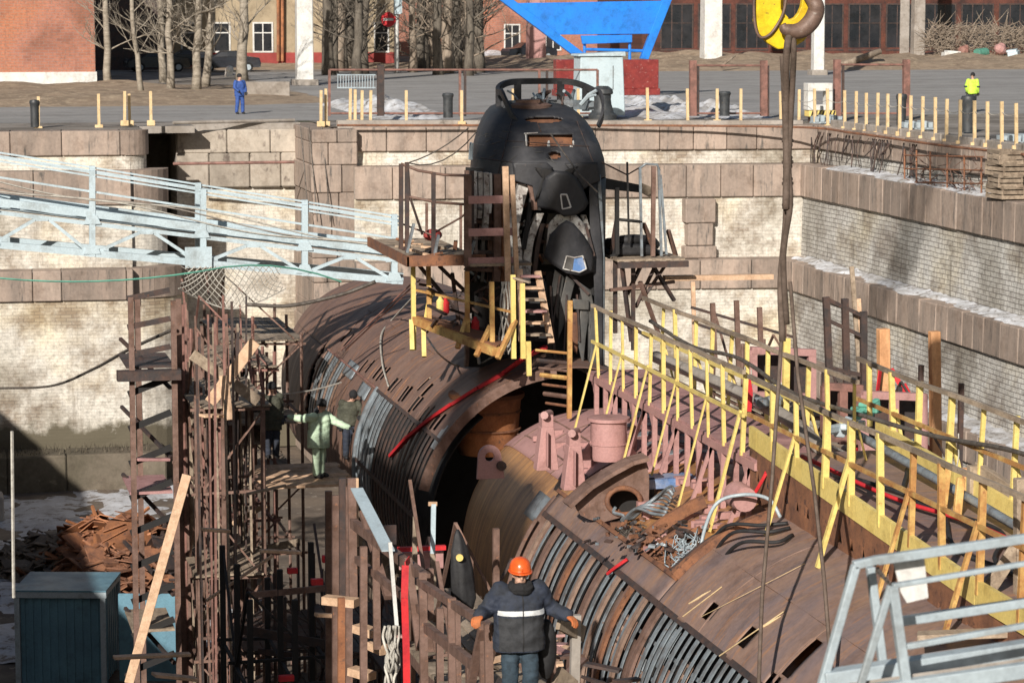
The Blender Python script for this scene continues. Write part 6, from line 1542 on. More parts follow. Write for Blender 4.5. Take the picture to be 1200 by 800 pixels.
# black folded canopy
Yc=36; prof=[(620,1.5),(628,5),(645,10),(665,12.5),(685,13),(700,14),(712,10),(715,2)]
mb=MB(); vs=[];fs=[];n=18
for i,(y,w) in enumerate(prof):
    c=P(536+(y-620)*.10,y,Yc); r=w/(3090/Yc)
    for k in range(n):
        a=2*math.pi*k/n; rr_=r*(1+.16*math.cos(a*5+i*.6)); vs.append(c+Vector((rr_*math.cos(a),rr_*.7*math.sin(a),0)))
for i in range(len(prof)-1):
    for k in range(n): fs.append((i*n+k,i*n+(k+1)%n,(i+1)*n+(k+1)%n,(i+1)*n+k))
fs.append(tuple(range(n))); fs.append(tuple((len(prof)-1)*n+k for k in range(n)))
mb.add(vs,fs); o=tag(mb.build('folded_umbrella','tarpblack',smooth=True),'tall black folded canvas umbrella with a small yellow badge behind the helmeted worker','umbrella')
mb=MB(); mb.lathe(P(538.5,653,Yc-.17),[(.001,-.012),(.05,-.012),(.05,.012),(.001,.012)],14,'y',cap=False); mb.build('badge','yellow',o)
mb=MB(); mb.tube([P(535,740,Yc),P(545,700,Yc)],.03,6); mb.build('pole','scafdark',o)
# red strap, white tape, rope
mb=MB(); pts=[P(480,655,33.9),P(475,662,33.6),P(474,700,33.5),P(476,760,33.5),P(477,830,33.5)]
for a,b in zip(pts[:-1],pts[1:]): mb.beam(a,b,.09,.012,upv=(0,-1,0))
single(mb,'red_strap','red','long flat red webbing strap hanging straight down beside the ramp railing','strap')
mb=MB(); pts=[P(418,572,38.8),P(435,605,37.5),P(455,645,36)]
for a,b in zip(pts[:-1],pts[1:]): mb.beam(a,b,.02,.18,upv=(1,0,0))
single(mb,'tape','skyblue','broad pale tape slanting down from the top of the ramp scaffold','tape')
mb=MB(); mb.beam(P(457,635,35.5),P(465,735,35.5),.05,.03); single(mb,'white_lath','white','thin white lath hanging beside the red webbing strap','lath')
mb=MB(); rnd=random.Random(5)
for k in range(9):
    x=452+rnd.uniform(0,12); pts=[P(x+rnd.uniform(-4,4),733+j*12,35.4+rnd.uniform(-.1,.1)) for j in range(7)]; mb.tube(curve(pts,4),.02,5)
single(mb,'rope_hank','rope','knotted hank of grey white rope hanging left of the red webbing strap','rope',smooth=True)
mb=MB(); mb.beam(P(434,520+45,50),P(400,560,46),.05,.05)
# iron frame to the right of the worker (grey boards)
o=thing('grey_guard',P(680,740,29.5),'grey wooden guard board on a post at the right hand of the helmeted worker','guard')
rb((655,728),28.2,(683,742),28.6,.05,.17,'hand_board','oldwood',o); rb((675,720),28.5,(672,850),28.5,.10,.08,'post','concrete',o); rb((652,790),28.3,(678,812),28.5,.05,.2,'low_board','oldwood',o); rb((650,740),28.4,(640,820),28.4,.04,.03,'cord','scafdark',o)
o=thing('left_guard_post',P(392,650,42),'cluster of upright brown angle irons at the top of the ramp scaffold','posts')
for (x,yt,yb,Y,mt) in ((385,575,800,41.5,'scafbrown'),(393,580,800,41,'scafbrown'),(401,560,790,41,'scafdark'),(409,570,800,40.6,'scafbrown'),(416,560,640,41,'plank'),(426,640,810,38,'scafbrown'),(400,700,800,38,'orange_rust')):
    mb=MB(); mb.beam(P(x,yb,Y),P(x,yt,Y),.10,.08); mb.build('post',mt,o)
for (a,b) in (((380,702),(418,706)),((418,735),(440,742)),((436,755),(452,762)),((412,785),(436,792))):
    mb=MB(); mb.beam(P(*a,39.5),P(*b,39.2),.2,.12); mb.build('board_end','plank',o)
# ================================================================ LOOSE GEAR
def gear(name,mats,label,px,Yr,n,seed,zlift=0,smin=.1,smax=.5):
    r=random.Random(seed)
    for mt in mats:
        mb=MB()
        for i in range(n):
            x=r.uniform(px[0],px[2]);Y=r.uniform(*Yr); t=(x-px[0])/(px[2]-px[0]); y=px[1]+(px[3]-px[1])*t+r.uniform(-px[4],px[4]); p=P(x,y,Y); s=r.uniform(smin,smax); k=r.random()
            d=Vector((r.uniform(-1,1),r.uniform(-1,1),r.uniform(-.35,.35))).normalized()*s
            if k<.35: mb.beam(p-d*.5,p+d*.5,r.uniform(.03,.14),r.uniform(.02,.08))
            elif k<.75: q=Vector((r.uniform(-.3,.3),r.uniform(-.3,.3),r.uniform(-.1,.1)))*s*2; mb.tube(curve([p-d,p-d*.3+q,p+d*.3-q,p+d],4),r.uniform(.012,.035),5)
            elif k<.9: mb.lathe(p,[(.01,0),(s*.2,0),(s*.2,s*.35),(.01,s*.35)],10)
            else: mb.xf(Matrix.Identity(4)); b2=MB(); b2.box(-s*.4,s*.4,-s*.3,s*.3,-s*.2,s*.2); b2.xf(Matrix.Translation(p)@Matrix.Rotation(r.uniform(0,3),4,'Z')@Matrix.Rotation(r.uniform(-.3,.3),4,'X')); mb.add(b2.v,b2.f)
        tag(mb.build(name,m[mt]),label+(' in '+mt.replace('scaf','').replace('_',' ') if 0 else ''),'gear',kind='stuff')
gear('deck_rubble',('scafdark','rust','rib_grey'),'small rubble and wire ends strewn in the opened trench of the hull',(690,618,870,640,22),(42.2,43.0),22,3,smin=.04,smax=.20)
# ================================================================ FLOOR OBJECTS
a=P(20,804,73);Yk=72.8
o=thing('container',(PZ(75,803,FZ).x,Yk,FZ),'teal blue steel container on the dock floor at the bottom left, half in shade','container')
cx0,cx1=P(20,700,Yk).x,P(122,700,Yk).x
ang=R_(-14)
T=Matrix.Translation((cx0,Yk,FZ))@Matrix.Rotation(ang,4,'Z'); Wd=(cx1-cx0); H=2.7; D=2.3
mb=MB(); mb.box(.05,Wd-.05,.05,D,.1,H-.05); mb.xf(T); mb.build('body','container',o)
mb=MB()
k=0
while k*.22<Wd-.1: mb.box(.1+k*.22,.2+k*.22,.01,.06,.15,H-.15); k+=1
k=0
while k*.3<D-.2: mb.box(Wd-.06,Wd+.0,.1+k*.3,.25+k*.3,.15,H-.15); k+=1
mb.xf(T); mb.build('ribs','container',o)
mb=MB()
for (x,y) in ((0,0),(Wd,0),(Wd,D),(0,D)): mb.box(x-.07,x+.07,y-.07,y+.07,0,H)
mb.box(-.1,Wd+.1,-.1,.1,H-.14,H+.02); mb.box(Wd-.05,Wd+.07,0.05,D,H-.14,H+.02); mb.box(-.07,Wd-.04,D-.06,D+.07,H-.14,H+.02); mb.xf(T); mb.build('frame','greyblue',o)
mb=MB(); mb.box(-.1,Wd+.1,-.1,D,H+.025,H+.07); mb.xf(T); mb.build('roof','container',o)
T2=T@Matrix.Translation((Wd+.35,.3,0)); mb=MB(); mb.box(0,1.7,0,.1,.2,H-.1); mb.box(1.6,1.75,-.03,.14,.1,H); mb.xf(T2); single(mb,'blue_panel','container','sunlit light blue panel standing right of the container','panel',mods=[bevel(.02)])
# scrap pile
mb=MB(); rnd=random.Random(19)
c0=PZ(120,660,FZ)
def pile(cx,cy,sx,sy,h,n,mat,label,seed,big=.9):
    r=random.Random(seed); mb=MB()
    for i in range(n):
        u,v=r.gauss(0,.45),r.gauss(0,.45); x=cx+u*sx;y=cy+v*sy; z=FZ+h*max(0,1-(u*u+v*v))*r.uniform(.2,1)
        R=Matrix.Translation((x,y,z))@Matrix.Rotation(r.uniform(0,6.28),4,'Z')@Matrix.Rotation(r.uniform(-.7,.7),4,'X')@Matrix.Rotation(r.uniform(-.6,.6),4,'Y')
        m2=MB(); t=r.random(); s=r.uniform(.3,big)
        if t<.4: # bent plate
            k=r.uniform(.1,.4)*s; w=s*r.uniform(.3,.8); m2.add([(-s,-w,0),(0,-w,k),(s,-w,0),(s,w,.02),(0,w,k+.02),(-s,w,.02),(-s,-w,-.03),(0,-w,k-.03),(s,-w,-.03),(s,w,-.02),(0,w,k-.02),(-s,w,-.02)],[(0,1,4,5),(1,2,3,4),(6,11,10,7),(7,10,9,8),(0,6,7,1),(1,7,8,2),(2,8,9,3),(3,9,10,4),(4,10,11,5),(5,11,6,0)])
        elif t<.75: m2.beam((-s*1.2,0,0),(s*1.2,0,r.uniform(-.1,.1)),r.uniform(.05,.15),r.uniform(.04,.12))
        else: m2.tube([(-s,0,0),(0,r.uniform(-.2,.2),r.uniform(0,.3)),(s,0,0)],r.uniform(.03,.08),6)
        m2.xf(R); mb.add(m2.v,m2.f)
    return tag(mb.build('scrap_heap',mat),label,'scrap metal',kind='stuff')
cA=P(135,625,86); pile(PZ(120,668,FZ).x+.5,PZ(120,665,FZ).y,2.3,4,1.5,420,'orange_rust','heap of orange rusty scrap plates on the slushy dock floor',1)
q=PZ(150,690,FZ); pile(q.x,q.y,2.4,2.5,1.2,420,'rust','darker heap of bent brown scrap bars before the orange plates',2,.7)
q=PZ(60,660,FZ); pile(q.x,q.y,2.2,3,.8,260,'floor','low heap of muddy rubble left of the rusty scrap',3,.5)
q=PZ(240,600,FZ); pile(8.5,86,2.0,6,1.3,220,'scafdark','dark scrap heap between the scaffold towers and the wall',4)
o=thing('floor_block',(2,98,FZ),'grey concrete keel block on the dock floor at the far left','block','keel blocks on the dock floor')
# keel and bilge blocks carrying the hull
for i,y in enumerate(range(22,86,4)):
    mb=MB()
    for k in range(4): mb.box(X0-1.2+.1*(k%2),X0+1.2-.1*(k%2),y-.6,y+.6,FZ+k*.86+.01,FZ+(k+1)*.86)
    oo=mb.build('keel_block','oldwood',None,mods=[bevel(.03)]); tag(oo,'wooden keel block stack under the submarine, %s from the near end'%ORD[i],'keel block','keel blocks under the hull')
mb=MB(); mb.box(.4,3.2,97,98.4,FZ-.05,FZ+.9); x_=mb.build('block_body','concrete',None,mods=[bevel(.05)]); bpy.data.objects.remove(o); tag(x_,'grey concrete block on the dock floor at the far left','block'); x_.name='floor_block'
# ================================================================ CRANE HOOK
HY=36.0
o=thing('crane_hook_block',P(920,30,HY),'yellow crane hook block with a worn brown hook holding a sling','crane hook')
def disc(cx,cy,rx,ry,Y,th,name,mat,par,n=28,hole=None):
    pts=[P(cx+rx*math.cos(2*math.pi*k/n),cy+ry*math.sin(2*math.pi*k/n),Y) for k in range(n)]
    mb=MB(); mb.prism(pts,(0,th,0)); return mb.build(name,mat,par,mods=[bevel(.02,2)])
# side cheek plates: leaf shape with a big window, as ring
def cheek(Y,th,mat):
    out=[(886,-30),(884,5),(884,25),(890,40),(900,51),(912,58),(926,57),(940,48),(950,34),(954,15),(956,-30)]
    inn=[(919,-24),(915,4),(916,14),(921,21),(927,23),(933,20),(938,12),(941,2),(942,-24)]
    inn2=[]
    for i in range(len(out)):
        t=i/(len(out)-1)*(len(inn)-1); k=min(int(t),len(inn)-2); f=t-k; inn2.append((inn[k][0]*(1-f)+inn[k+1][0]*f,inn[k][1]*(1-f)+inn[k+1][1]*f))
    a=[P(*p,Y) for p in out]; b=[P(*p,Y) for p in inn2]; n=len(a); vs=a+b; fs=[(i,i+1,n+i+1,n+i) for i in range(n-1)]
    mb=MB(); mb.add(vs,fs); return mb.build('cheek_plate',mat,o,mods=[solid(th,-1),bevel(.02,2)])
cheek(HY-.14,.10,'hookyellow'); cheek(HY+.22,.10,'hookyellow')
mb=MB(); mb.tube(curve([P(884,-20,HY-.17),P(884,22,HY-.17),P(890,43,HY-.17),P(903,40,HY-.17),P(917,18,HY-.17),P(922,-5,HY-.17)],6),.022,6); mb.build('rim_bar','hooksteel',o,smooth=True)
for x in (900,918,938):
    mb=MB(); mb.lathe(P(x,-70,HY+.05),[(.001,-.12),(.38,-.12),(.42,-.08),(.36,0),(.42,.08),(.38,.12),(.001,.12)],28,'y',cap=False); mb.build('sheave','hooksteel',o,smooth='auto')
mb=MB(); mb.box(P(886,-30,HY).x,P(956,-30,HY).x,HY-.12,HY+.24,P(900,-18,HY).z,P(900,-60,HY).z); mb.build('crosshead','hookyellow',o,mods=[bevel(.03)])
HK=HY-.32
hk=curve([P(934,-30,HY+.05),P(946,-8,HY-.1),P(955,4,HK),P(956,14,HK),P(950,26,HK),P(940,35,HK),P(929,37,HK),P(920,34,HK),P(917,29,HK)],6)
n=len(hk); rs=[.05+.07*math.sin(math.pi*min(1,(i/n)*1.05))**.7 for i in range(n)]
mb=MB(); mb.tube(hk,rs,14); mb.build('hook','hooksteel',o,smooth=True)
for k,x in enumerate((892,908,930,950)):
    tag(MB().tube([P(x,-60,HY+.05),P(x,-700,HY+.05)],.018,6).build('hoist_rope','steelrope'),'steel hoist rope above the yellow hook block, %s from the left'%ORD[k],'rope','hoist ropes of the crane')
# sling: two strands meeting the hook
mb=MB()
mb.tube(curve([P(927,32,HK-.02),P(922,60,HK),P(921,120,HY),P(923,190,HY+.1),P(921,260,HY+.2),P(915,330,HY+.1),P(917,400,HY)],6),[.05]*37,8)
mb.tube(curve([P(928,33,HK+.02),P(930,60,HK),P(928,110,HY-.05),P(924,190,HY),P(926,240,HY),P(918,300,HY),P(922,380,HY)],6),[.045]*37,8)
mb.tube(curve([P(918,66,HY),P(920,110,HY),P(922,190,HY),P(921,245,HY)],6),.055,8)
single(mb,'lifting_sling','sling','long twisted brown lifting sling hanging from the crane hook','sling',smooth=True)
mb=MB()
for y in range(150,246,5): mb.ell(P(923,y,HY+.05),(.07+.02*math.sin(y),.07,.05),8,5)
single(mb,'chain_bundle','sling','thick bunched chain section in the middle of the hanging sling','chain',smooth=True)
h1=onhull(870,800,3.5)
tag(MB().tube([P(916,395,HY),P(905,560,HY-.2),P(893,700,35),P(888,830,34)],.028,6).build('sling_leg','sling',smooth=True),'left leg of the hanging sling reaching the brown deck plates','rope','two lower legs of the sling')
tag(MB().tube([P(926,330,HY),P(935,440,HY-.2),P(955,580,35),P(966,680,34),P(977,820,33)],.028,6).build('sling_leg','sling',smooth=True),'right leg of the hanging sling reaching the brown deck plates','rope','two lower legs of the sling')
# ================================================================ PORTAL CRANE on the left quay, outside the view (boxes and struts shaped to cast shade on the hull)
o=thing('portal_crane',(-11,19,QZ),'portal crane on the left quay beside the dock','crane')
mb=MB(); mb.box(-11,-10,12.8,24.5,QZ+3.5,QZ+14.6); mb.build('machine_house','hookyellow',o)
mb=MB(); mb.box(-11,-10,12.8,17.3,QZ+14.61,QZ+16.5); mb.build('upper_cabin','hookyellow',o)
mb=MB(); mb.box(-11,-10,24.51,27.2,QZ+1.0,QZ+14.3); mb.build('ballast_box','scafdark',o)
mb=MB()
for x in (-14.5,-10.5):
    for y in (14,24): mb.beam((x,y,QZ),(x,y,QZ+3.6),.9)
mb.build('portal_leg','hookyellow',o)
mb=MB(); mb.beam((-13.4,14.4,QZ+13),(-13.4,14.4,QZ+34),.7); mb.build('mast','hookyellow',o)
for a_,b_,w in (((-9.7,24.6,9.2),(-9.7,15.6,20.9),.6),((-9.7,21.4,10.4),(-9.7,17.2,18.6),.36)):
    mb=MB(); mb.beam(a_,b_,w); mb.build('slanted_strut','hookyellow',o)
mb=MB()
for k in range(6): mb.beam((-10.6,16.8,QZ+20+k*2.6),(-10.6,21.2,QZ+21.3+k*2.6),.2)
mb.build('mast_lattice','hookyellow',o)
j0=Vector((-13.4,14.4,QZ+33)); j1=Vector((14,36,QZ+46)); mb=MB()
for s in (-.6,.6): mb.beam(j0+Vector((0,s,0)),j1+Vector((0,s,0)),.3)
mb.build('jib','hookyellow',o)
# shed added on the left quay, outside the view: shades the dock floor
box_building('quay_shed',-16,-9.6,31,52,2.3,'brickred','low red brick store shed along the left quay')
# ================================================================ PEOPLE
def vox(mb,name,mat,parent,voxel,smooth_it=4,disp=0,tex_scale=.12,seed=0):
    """fuse overlapping closed volumes into one continuous surface"""
    o=mb.build('tmp_'+name,mat,None)
    r=o.modifiers.new('r','REMESH'); r.mode='VOXEL'; r.voxel_size=voxel; r.use_smooth_shade=True
    s=o.modifiers.new('s','SMOOTH'); s.iterations=smooth_it; s.factor=.6
    bpy.context.view_layer.update()
    dg=bpy.context.evaluated_depsgraph_get(); me=bpy.data.meshes.new_from_object(o.evaluated_get(dg)); old=o.data; bpy.data.objects.remove(o); bpy.data.meshes.remove(old)
    if disp:
        me.update()
        for v in me.vertices:
            c=v.co; k=1.6*(.35-abs(mn.noise(Vector((c.x/tex_scale*.45+seed,c.y/tex_scale*.45,c.z/tex_scale*.9)))))+.6*mn.noise(Vector((c.x/tex_scale*.7,c.y/tex_scale*.7,c.z/tex_scale*1.6+seed)))+.5*mn.noise(Vector((c.x/tex_scale*2,c.y/tex_scale*2,c.z/tex_scale*3+seed)))
            v.co=c+v.normal*disp*k
    off=Vector(parent['_w']) if parent is not None else Vector()
    for v in me.vertices: v.co-=off
    me.materials.clear(); me.materials.append(m[mat]); me.polygons.foreach_set('use_smooth',[True]*len(me.polygons))
    n=bpy.data.objects.new(name,me); COL.objects.link(n); n['_w']=tuple(off)
    if parent is not None: n.parent=parent
    return n
def limb(mb,pts,rs,n=14):
    """tapered limb with rounded ends"""
    mb.tube(pts,rs,n)
    for p,r in ((pts[0],rs[0]),(pts[-1],rs[-1])): mb.ell(p,(r,r,r),n,8)
def torso(mb,levels,n=20,lean=(0,0)):
    """levels: (centre, half width, half depth)"""
    vs=[];fs=[]
    for c,w,d_ in levels:
        for k in range(n):
            a=2*math.pi*k/n; vs.append(Vector(c)+Vector((w*math.copysign(abs(math.cos(a))**.85,math.cos(a)),d_*math.copysign(abs(math.sin(a))**.85,math.sin(a)),0)))
    for i in range(len(levels)-1):
        for k in range(n): fs.append((i*n+k,i*n+(k+1)%n,(i+1)*n+(k+1)%n,(i+1)*n+k))
    fs.append(tuple(range(n))[::-1]); fs.append(tuple((len(levels)-1)*n+k for k in range(n))); mb.add(vs,fs)
def head(mb,c,rz=0,pitch=0,s=1.0):
    """head with brow, nose, lips, chin, ears; faces -Y before rotation"""
    R=Matrix.Rotation(rz,3,'Z')@Matrix.Rotation(pitch,3,'X'); c=Vector(c)
    def e(p,r,n=14,k=10): mb.ell(c+R@(Vector(p)*s),(r[0]*s,r[1]*s,r[2]*s),n,k,rot=R)
    e((0,.01,.02),(.078,.098,.108)); e((0,-.028,-.055),(.058,.062,.062)); e((0,-.075,-.095),(.025,.02,.02)); e((0,-.100,-.015),(.014,.022,.030),8,6); e((0,-.092,.018),(.055,.014,.012),10,6); e((0,-.085,-.055),(.027,.016,.010),8,6)
    for sx in (-1,1): e((sx*.08,.01,-.005),(.012,.022,.034),8,6)
    return R
def eyes(name,c,R,s,par):
    mb=MB(); c=Vector(c)
    for sx in (-1,1): mb.ell(c+R@(Vector((sx*.032,-.089,.002))*s),(.012*s,.008*s,.007*s),8,6)
    return mb.build(name,'knit',par,smooth=True)
def hand(mb,wrist,dirv,palm_n,thumb,curl=.9,s=1.0,fat=1.0):
    """wrist point, direction to fingers, palm normal (side the fingers close to), thumb side vector"""
    d=Vector(dirv).normalized(); pn=Vector(palm_n); pn=(pn-d*pn.dot(d)).normalized(); side=d.cross(pn).normalized()
    if side.dot(Vector(thumb))<0: side=-side
    w=Vector(wrist); B=Matrix((side,d,pn)).transposed()
    mb.ell(w+d*.05*s,(.043*s*fat,.055*s,.019*s*fat),14,8,rot=B)
    for i,(o_,l) in enumerate(((.031,.072),(.010,.080),(-.011,.075),(-.031,.058))):
        p=w+d*.085*s+side*o_*s; v=d.copy(); pts=[p-d*.02*s,p]
        for k in range(3):
            a=curl*(.55+.35*k)/1.0; v=(v*math.cos(a)+pn*math.sin(a)).normalized(); v=(v).normalized(); p=p+v*l*s*(.42,.32,.26)[k]; pts.append(p)
        mb.tube(pts,[.0115*s*fat,.0115*s*fat,.0105*s*fat,.0098*s*fat,.008*s*fat],8)
        mb.ell(pts[-1],(.0085*s*fat,)*3,8,6)
    p=w+d*.02*s+side*.032*s; v=(side*.75+d*.55+pn*.35).normalized(); q=p+v*.042*s; v2=(d*.8+pn*.6+side*.1).normalized(); r=q+v2*.032*s; t=r+(d*.5+pn*.85).normalized()*.026*s
    mb.tube([p,q,r,t],[.015*s*fat,.0135*s*fat,.012*s*fat,.009*s*fat],8); mb.ell(t,(.009*s*fat,)*3,8,6)
def person(loc,label,pose,clothes,vx=.02,rz=0,group=None,scale=1.0):
    """pose: dict of joints in metres above the soles, x right of figure as seen, facing -Y"""
    o=thing('person',loc,label,'person',group)
    T=Matrix.Translation(loc)@Matrix.Rotation(rz,4,'Z')@Matrix.Scale(scale,4)
    J={k:T@Vector(v) for k,v in pose.items() if isinstance(v,tuple)}
    J0=pose
    R3=Matrix.Rotation(rz,3,'Z'); s=scale
    hr=pose.get('head_turn',0); hp=pose.get('head_pitch',0)
    def tt(names,hw): return [(J[n],w*s,d*s) for n,w,d in names]
    # body: one continuous mesh
    b=MB(); torso(b,tt([('pelvis',.165,.11),('waist',.14,.10),('chest',.175,.12),('shoulder',.15,.09),('neck',.055,.055)],0))
    limb(b,[J['neck']-Vector((0,0,.05*s)),J['head']],[.055*s,.055*s]); Rh=head(b,J['head'],rz+hr,hp,s)
    for k in 'lr':
        limb(b,[J['sh_'+k],J['el_'+k],J['wr_'+k]],[.055*s,.042*s,.028*s]); limb(b,[J['hip_'+k],J['kn_'+k],J['an_'+k]],[.085*s,.058*s,.040*s])
        b.ell(J['an_'+k]+R3@Vector((0,-.06,-.045))*s,(.045*s,.12*s,.04*s),10,6,rot=R3)
    if clothes.get('barehands'):
        for k in 'lr':
            dv=(J['wr_'+k]-J['el_'+k]); hand(b,J['wr_'+k],dv,R3@Vector((0,-.3,-1)),R3@Vector((-1 if k=='r' else 1,-1,0)),.5,s)
    body=vox(b,'body','skin',o,max(vx*.6,.008),2)
    eyes('eyes',J['head'],Rh,s,body)
    # jacket
    j=MB(); hem=J['pelvis']+Vector((0,0,-.10*s))-(J['waist']-J['pelvis'])*.2; jl=clothes.get('hem',0)
    if jl: hem=hem-Vector((0,0,jl*s))
    s0=s; s=s*clothes.get('bulk',1.05)
    torso(j,[(hem,.215*s,.16*s),(J['pelvis'],.215*s,.165*s),(J['waist'],.205*s,.155*s),(J['chest'],.215*s,.155*s),(J['shoulder'],.185*s,.125*s),(J['neck']-Vector((0,0,.03*s)),.075*s,.075*s)])
    for k in 'lr':
        limb(j,[J['sh_'+k],J['el_'+k],J['wr_'+k]],[.088*s,.072*s,.052*s])
    s=s0
    jk=vox(j,clothes.get('jname','jacket'),clothes['jacket'],o,vx*.75,4,disp=.017*s,seed=hash(label)%7 if False else len(label)%7)
    tr=MB()
    for k in 'lr': limb(tr,[J['hip_'+k]+Vector((0,0,.05*s)),J['kn_'+k],J['an_'+k]+Vector((0,0,.02*s))],[.115*s,.088*s,.078*s])
    torso(tr,[((J['hip_l']+J['hip_r'])/2-Vector((0,0,.05*s)),.17*s,.12*s),(J['pelvis']+Vector((0,0,.05*s)),.17*s,.125*s)])
    vox(tr,'trousers',clothes['trousers'],o,vx*.75,4,disp=.010*s,seed=3)
    for k in 'lr':
        bt=MB(); bt.ell(J['an_'+k]+R3@Vector((0,-.07,-.04))*s,(.058*s,.145*s,.055*s),12,8,rot=R3); limb(bt,[J['an_'+k]+Vector((0,0,.10*s)),J['an_'+k]-Vector((0,0,.03*s))],[.062*s,.058*s]); vox(bt,'boot','tarpblack',o,vx*.6,2)
        if not clothes.get('barehands'):
            g_=MB(); dv=clothes.get('hand_'+k,None); dv=R3@Vector(dv) if dv else (J['wr_'+k]-J['el_'+k]); pn=clothes.get('palm_'+k,(0,-.3,-1)); th=clothes.get('thumb_'+k,(-1 if k=='r' else 1,-.6,0))
            hand(g_,J['wr_'+k]+dv.normalized()*.02*s,dv,R3@Vector(pn),R3@Vector(th),clothes.get('curl',.8),s*1.08,1.25); limb(g_,[J['wr_'+k]-dv.normalized()*.05*s,J['wr_'+k]+dv.normalized()*.03*s],[.045*s,.034*s])
            vox(g_,'glove',clothes.get('gloves','knit'),o,max(vx*.35,.005),1)
    H=J['head']
    hat=clothes.get('hat')
    def hv(p): return H+Rh@(Vector(p)*s)
    if hat=='helmet':
        prof=[(.135,.03),(.128,.045),(.125,.07),(.118,.105),(.098,.14),(.065,.163),(.03,.172),(.001,.174)]
        h_=MB(); h_.lathe((0,.012,0),[(r*.90,z+.012) for r,z in prof],28,cap=False); 
        for v in range(len(h_.v)): q=h_.v[v]; h_.v[v]=hv((q.x,q.y*1.16,q.z))
        hm=h_.build('hard_hat','helmet',o,smooth=True,mods=[solid(.006,0)])
        br=MB(); n=28; vs=[];fs=[]
        for k in range(n+1):
            a=math.pi*2*k/n; c_,s_=math.cos(a),math.sin(a); ext=.012+.04*max(0,-s_)**2
            vs+= [hv((.118*c_,.012+.137*s_,.048)),hv(((.118+ext)*c_,.012+(.137+ext)*s_,.040))]
        for k in range(n): fs.append((2*k,2*k+1,2*k+3,2*k+2))
        br.add(vs,fs); br.build('brim','helmet',hm,smooth=True,mods=[solid(.007,0)])
        rg=MB(); rg.tube([hv((0,.012+.143*math.cos(t),.03+.155*math.sin(t))) for t in [math.pi*k/14 for k in range(1,14)]],.007,6); rg.build('ridge','helmet',hm,smooth=True)
    elif hat:
        h_=MB(); n=20; vs=[];fs=[]; pr=[(.088,-.005),(.092,.03),(.09,.07),(.075,.11),(.05,.135),(.02,.148),(.001,.15)]
        for r,z in pr:
            for k in range(n): a=2*math.pi*k/n; vs.append(hv((r*math.cos(a),.015+r*1.16*math.sin(a)*1.02,z)))
        for i in range(len(pr)-1):
            for k in range(n): fs.append((i*n+k,i*n+(k+1)%n,(i+1)*n+(k+1)%n,(i+1)*n+k))
        h_.add(vs,fs); h_.build('knit_hat',hat,o,smooth=True,mods=[solid(.012,1)])
    else:
        h_=MB(); h_.ell(hv((0,.02,.04)),(.085*s,.102*s,.10*s),14,10,rot=Rh); h_.build('hair','knit',o,smooth=True)
    if clothes.get('scarf'):
        sc_=MB()
        for k,(r,z,y) in enumerate(((.098,-.105,-.002),(.108,-.135,-.010),(.105,-.165,-.006))):
            pts=[hv((r*math.cos(2*math.pi*i/16),y+r*1.05*math.sin(2*math.pi*i/16),z+.008*math.sin(i*1.7+k))) for i in range(17)]; sc_.tube(pts,.034*s,8,cap=False)
        sc_.ell(hv((0,-.080,-.098)),(.062*s,.040*s,.035*s),12,8)
        vox(sc_,'scarf',clothes['scarf'],o,.009,2,disp=.006,tex_scale=.04)
    if clothes.get('hood'):
        hd=MB(); pts=[hv((.10*math.cos(t),.05+.07*math.sin(t),-.13)) for t in [math.pi*k/8-.3 for k in range(10)]]; hd.tube(pts,.05*s,8); vox(hd,'hood',clothes['hood'],o,vx*.6,2)
    return o,J,jk
STAND=dict(pelvis=(0,0,.97),waist=(0,.0,1.10),chest=(0,0,1.30),shoulder=(0,.01,1.43),neck=(0,.01,1.50),head=(0,-.01,1.63),
 sh_l=(.19,0,1.41),sh_r=(-.19,0,1.41),el_l=(.24,.02,1.13),el_r=(-.24,.02,1.13),wr_l=(.25,-.08,.90),wr_r=(-.25,-.08,.90),
 hip_l=(.095,0,.90),hip_r=(-.095,0,.90),kn_l=(.10,-.02,.50),kn_r=(-.10,-.02,.50),an_l=(.10,.02,.09),an_r=(-.10,.02,.09))
# 1. worker in the orange helmet, hands on the rails
YW=28.0; top=P(606,652,YW); foot=(top.x+.02,YW,top.z-1.79)
hl=P(664,722,YW)-Vector(foot); hr_=P(556,722,YW)-Vector(foot)
pz_=dict(STAND,head=(0,-.07,1.61),neck=(0,-.02,1.50),head_pitch=R_(4),head_turn=R_(-4),el_l=(.36,.04,1.20),el_r=(-.36,.04,1.20),wr_l=(hl.x-.03,-.14,hl.z+.05),wr_r=(hr_.x+.03,-.14,hr_.z+.05),sh_l=(.20,0,1.42),sh_r=(-.20,0,1.42),kn_l=(.11,-.10,.52),an_l=(.11,.06,.12))
wk,J,jk=person(foot,'worker in an orange hard hat and navy jacket, orange gloves on the ramp rails',pz_,dict(jacket='navy',trousers='trouser',hat='helmet',scarf='knit',gloves='glove',hand_l=(.45,-.8,-.35),hand_r=(-.45,-.8,-.35),curl=.75,hem=.06,bulk=1.3),vx=.016)
